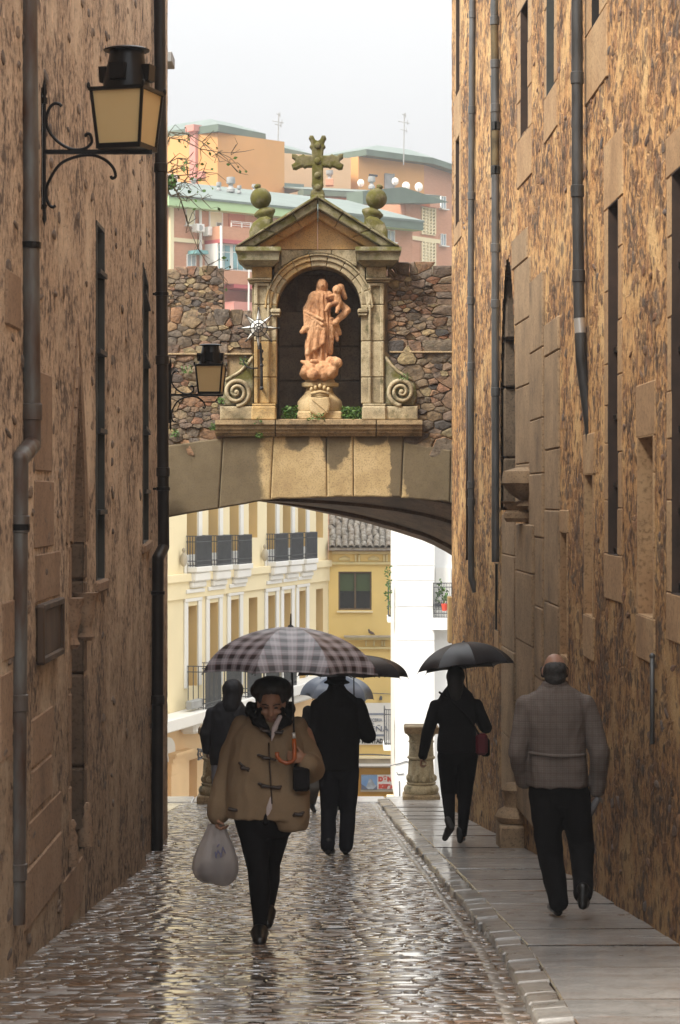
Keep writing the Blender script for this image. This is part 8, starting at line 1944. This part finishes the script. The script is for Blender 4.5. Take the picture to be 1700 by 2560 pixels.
# ---- dark man under the black umbrella
B4_ = Body(845, 2138, 0, 'man in dark clothes and cap walking away mid street under a black umbrella')
Jd = dict(sL=(795, 1768, 0), eL=(785, 1842, -0.02), wL=(790, 1900, 0.1), sR=(895, 1765, 0), eR=(920, 1838, -0.02), wR=(888, 1795, 0.2),
          hL=(822, 1925, 0), kL=(822, 2025, 0.05), aL=(820, 2115, -0.16), hR=(872, 1925, 0), kR=(870, 2028, 0.05), aR=(865, 2122, 0.0))
rd = [(844, 1925, 0.205, 0.14, 0), (845, 1890, 0.21, 0.15, 0), (845, 1850, 0.212, 0.15, 0), (845, 1800, 0.225, 0.15, 0), (844, 1765, 0.235, 0.135, 0), (843, 1742, 0.185, 0.11, 0), (842, 1725, 0.10, 0.09, 0), (841, 1712, 0.075, 0.075, 0)]
back_figure(B4_, Jd, (844, 1745), 1925, M_blackcloth, M_darkblue, M_skin, (841, 1698, 0.02), 1.0, rd, (0.08, 0.076, 0.062), (0.105, 0.085, 0.072), [((820, 2126, -0.18), (832, 2138, 0.06), M_shoe), ((864, 2132, -0.02), (868, 2142, 0.22), M_shoe)], (False, True), 0.012, 13, 0.012)
p = B4_.p
m_ = MB(); m_.ball(p(841, 1692, 0.01), (0.1, 0.115, 0.09)); m_.capsule(p(841, 1700, 0.0), p(841, 1728, -0.03), 0.088, 0.07); m_.lathe([(0.135, -0.01), (0.13, 0.008), (0.1, 0.02)], 20, p(842, 1706, 0.0)); B4_.add('cap', blob(m_, 0.010, 3), M_blackcloth)
umbrella('wide black umbrella half hidden behind the plaid one, carried by the man in dark clothes', B4_.root.location + p(884, 1638, 0.12), 0.575, 0.225, R(-3), R(1), M_umblack, B4_.root.location + p(886, 1805, 0.2), rot=R(10), tip=0.06)
# ---- hooded man, left
B5_ = Body(560, 2058, 0, 'man in a dark hooded rain jacket and pale jeans walking away along the left side')
Je = dict(sL=(530, 1785, 0), eL=(516, 1835, -0.02), wL=(517, 1878, 0.06), sR=(612, 1785, 0), eR=(628, 1835, -0.02), wR=(625, 1880, 0.06),
          hL=(548, 1918, 0), kL=(545, 1985, 0.05), aL=(548, 2044, 0), hR=(588, 1918, 0), kR=(588, 1985, 0.1), aR=(583, 2030, -0.1))
re_ = [(569, 1912, 0.225, 0.15, 0), (570, 1880, 0.235, 0.16, 0), (571, 1840, 0.235, 0.16, 0), (571, 1800, 0.245, 0.16, 0), (572, 1775, 0.235, 0.14, 0), (574, 1760, 0.17, 0.12, 0), (578, 1748, 0.10, 0.1, 0)]
back_figure(B5_, Je, (572, 1762), 1912, M_hood, M_jeans, M_skin, (582, 1728, 0.02), 1.0, re_, (0.085, 0.08, 0.062), (0.105, 0.08, 0.068), [((548, 2052, -0.02), (545, 2059, 0.2), M_shoe), ((583, 2036, -0.12), (585, 2050, 0.1), M_shoe)], (True, True), 0.014, 17, 0.016)
p = B5_.p
m_ = MB(); m_.ball(p(582, 1726, 0.0), (0.137, 0.15, 0.15)); m_.capsule(p(582, 1735, -0.02), p(577, 1762, -0.04), 0.125, 0.13); B5_.add('hood', blob(m_, 0.013, 3, 0.010, 9, 0.5, 3), M_hood)
# ---- man with a flat cap under the blue umbrella, beyond
B6_ = Body(806, 2032, 0, 'man in flat cap and grey trousers mostly hidden behind the dark man')
Jf = dict(sL=(770, 1778, 0), eL=(764, 1825, 0), wL=(772, 1865, 0.1), sR=(845, 1778, 0), eR=(855, 1825, 0), wR=(845, 1800, -0.15),
          hL=(790, 1905, 0), kL=(786, 1965, -0.1), aL=(777, 2012, 0.2), hR=(826, 1905, 0), kR=(836, 1968, 0), aR=(839, 2020, 0))
rf_ = [(808, 1905, 0.21, 0.14, 0), (808, 1860, 0.215, 0.15, 0), (807, 1815, 0.22, 0.15, 0), (806, 1780, 0.21, 0.13, 0), (805, 1765, 0.15, 0.1, 0), (803, 1752, 0.08, 0.08, 0)]
back_figure(B6_, Jf, (806, 1765), 1905, M_blackcloth, M_greytrousers, M_skin2, (800, 1730, -0.02), 1.0, rf_, (0.075, 0.07, 0.058), (0.10, 0.082, 0.07), [((775, 2018, 0.22), (786, 2034, 0.02), M_shoe), ((838, 2026, 0.0), (838, 2034, -0.2), M_shoe)], (True, True), 0.014, 23, 0.012)
p = B6_.p
m_ = MB(); m_.ball(p(800, 1720, -0.02), (0.115, 0.13, 0.07)); m_.capsule(p(782, 1726, -0.08), p(815, 1726, -0.08), 0.045, 0.045); B6_.add('cap', blob(m_, 0.012, 3), M_cap)
m_ = MB(); m_.capsule(p(781, 1742, 0), p(781, 1752, 0), 0.02, 0.02); 
umbrella('blue grey umbrella glinting behind the man in dark clothes', B6_.root.location + p(846, 1685, -0.12), 0.53, 0.32, R(2), R(4), M_umblue, B6_.root.location + p(845, 1800, -0.15), rot=R(5), tip=0.05)
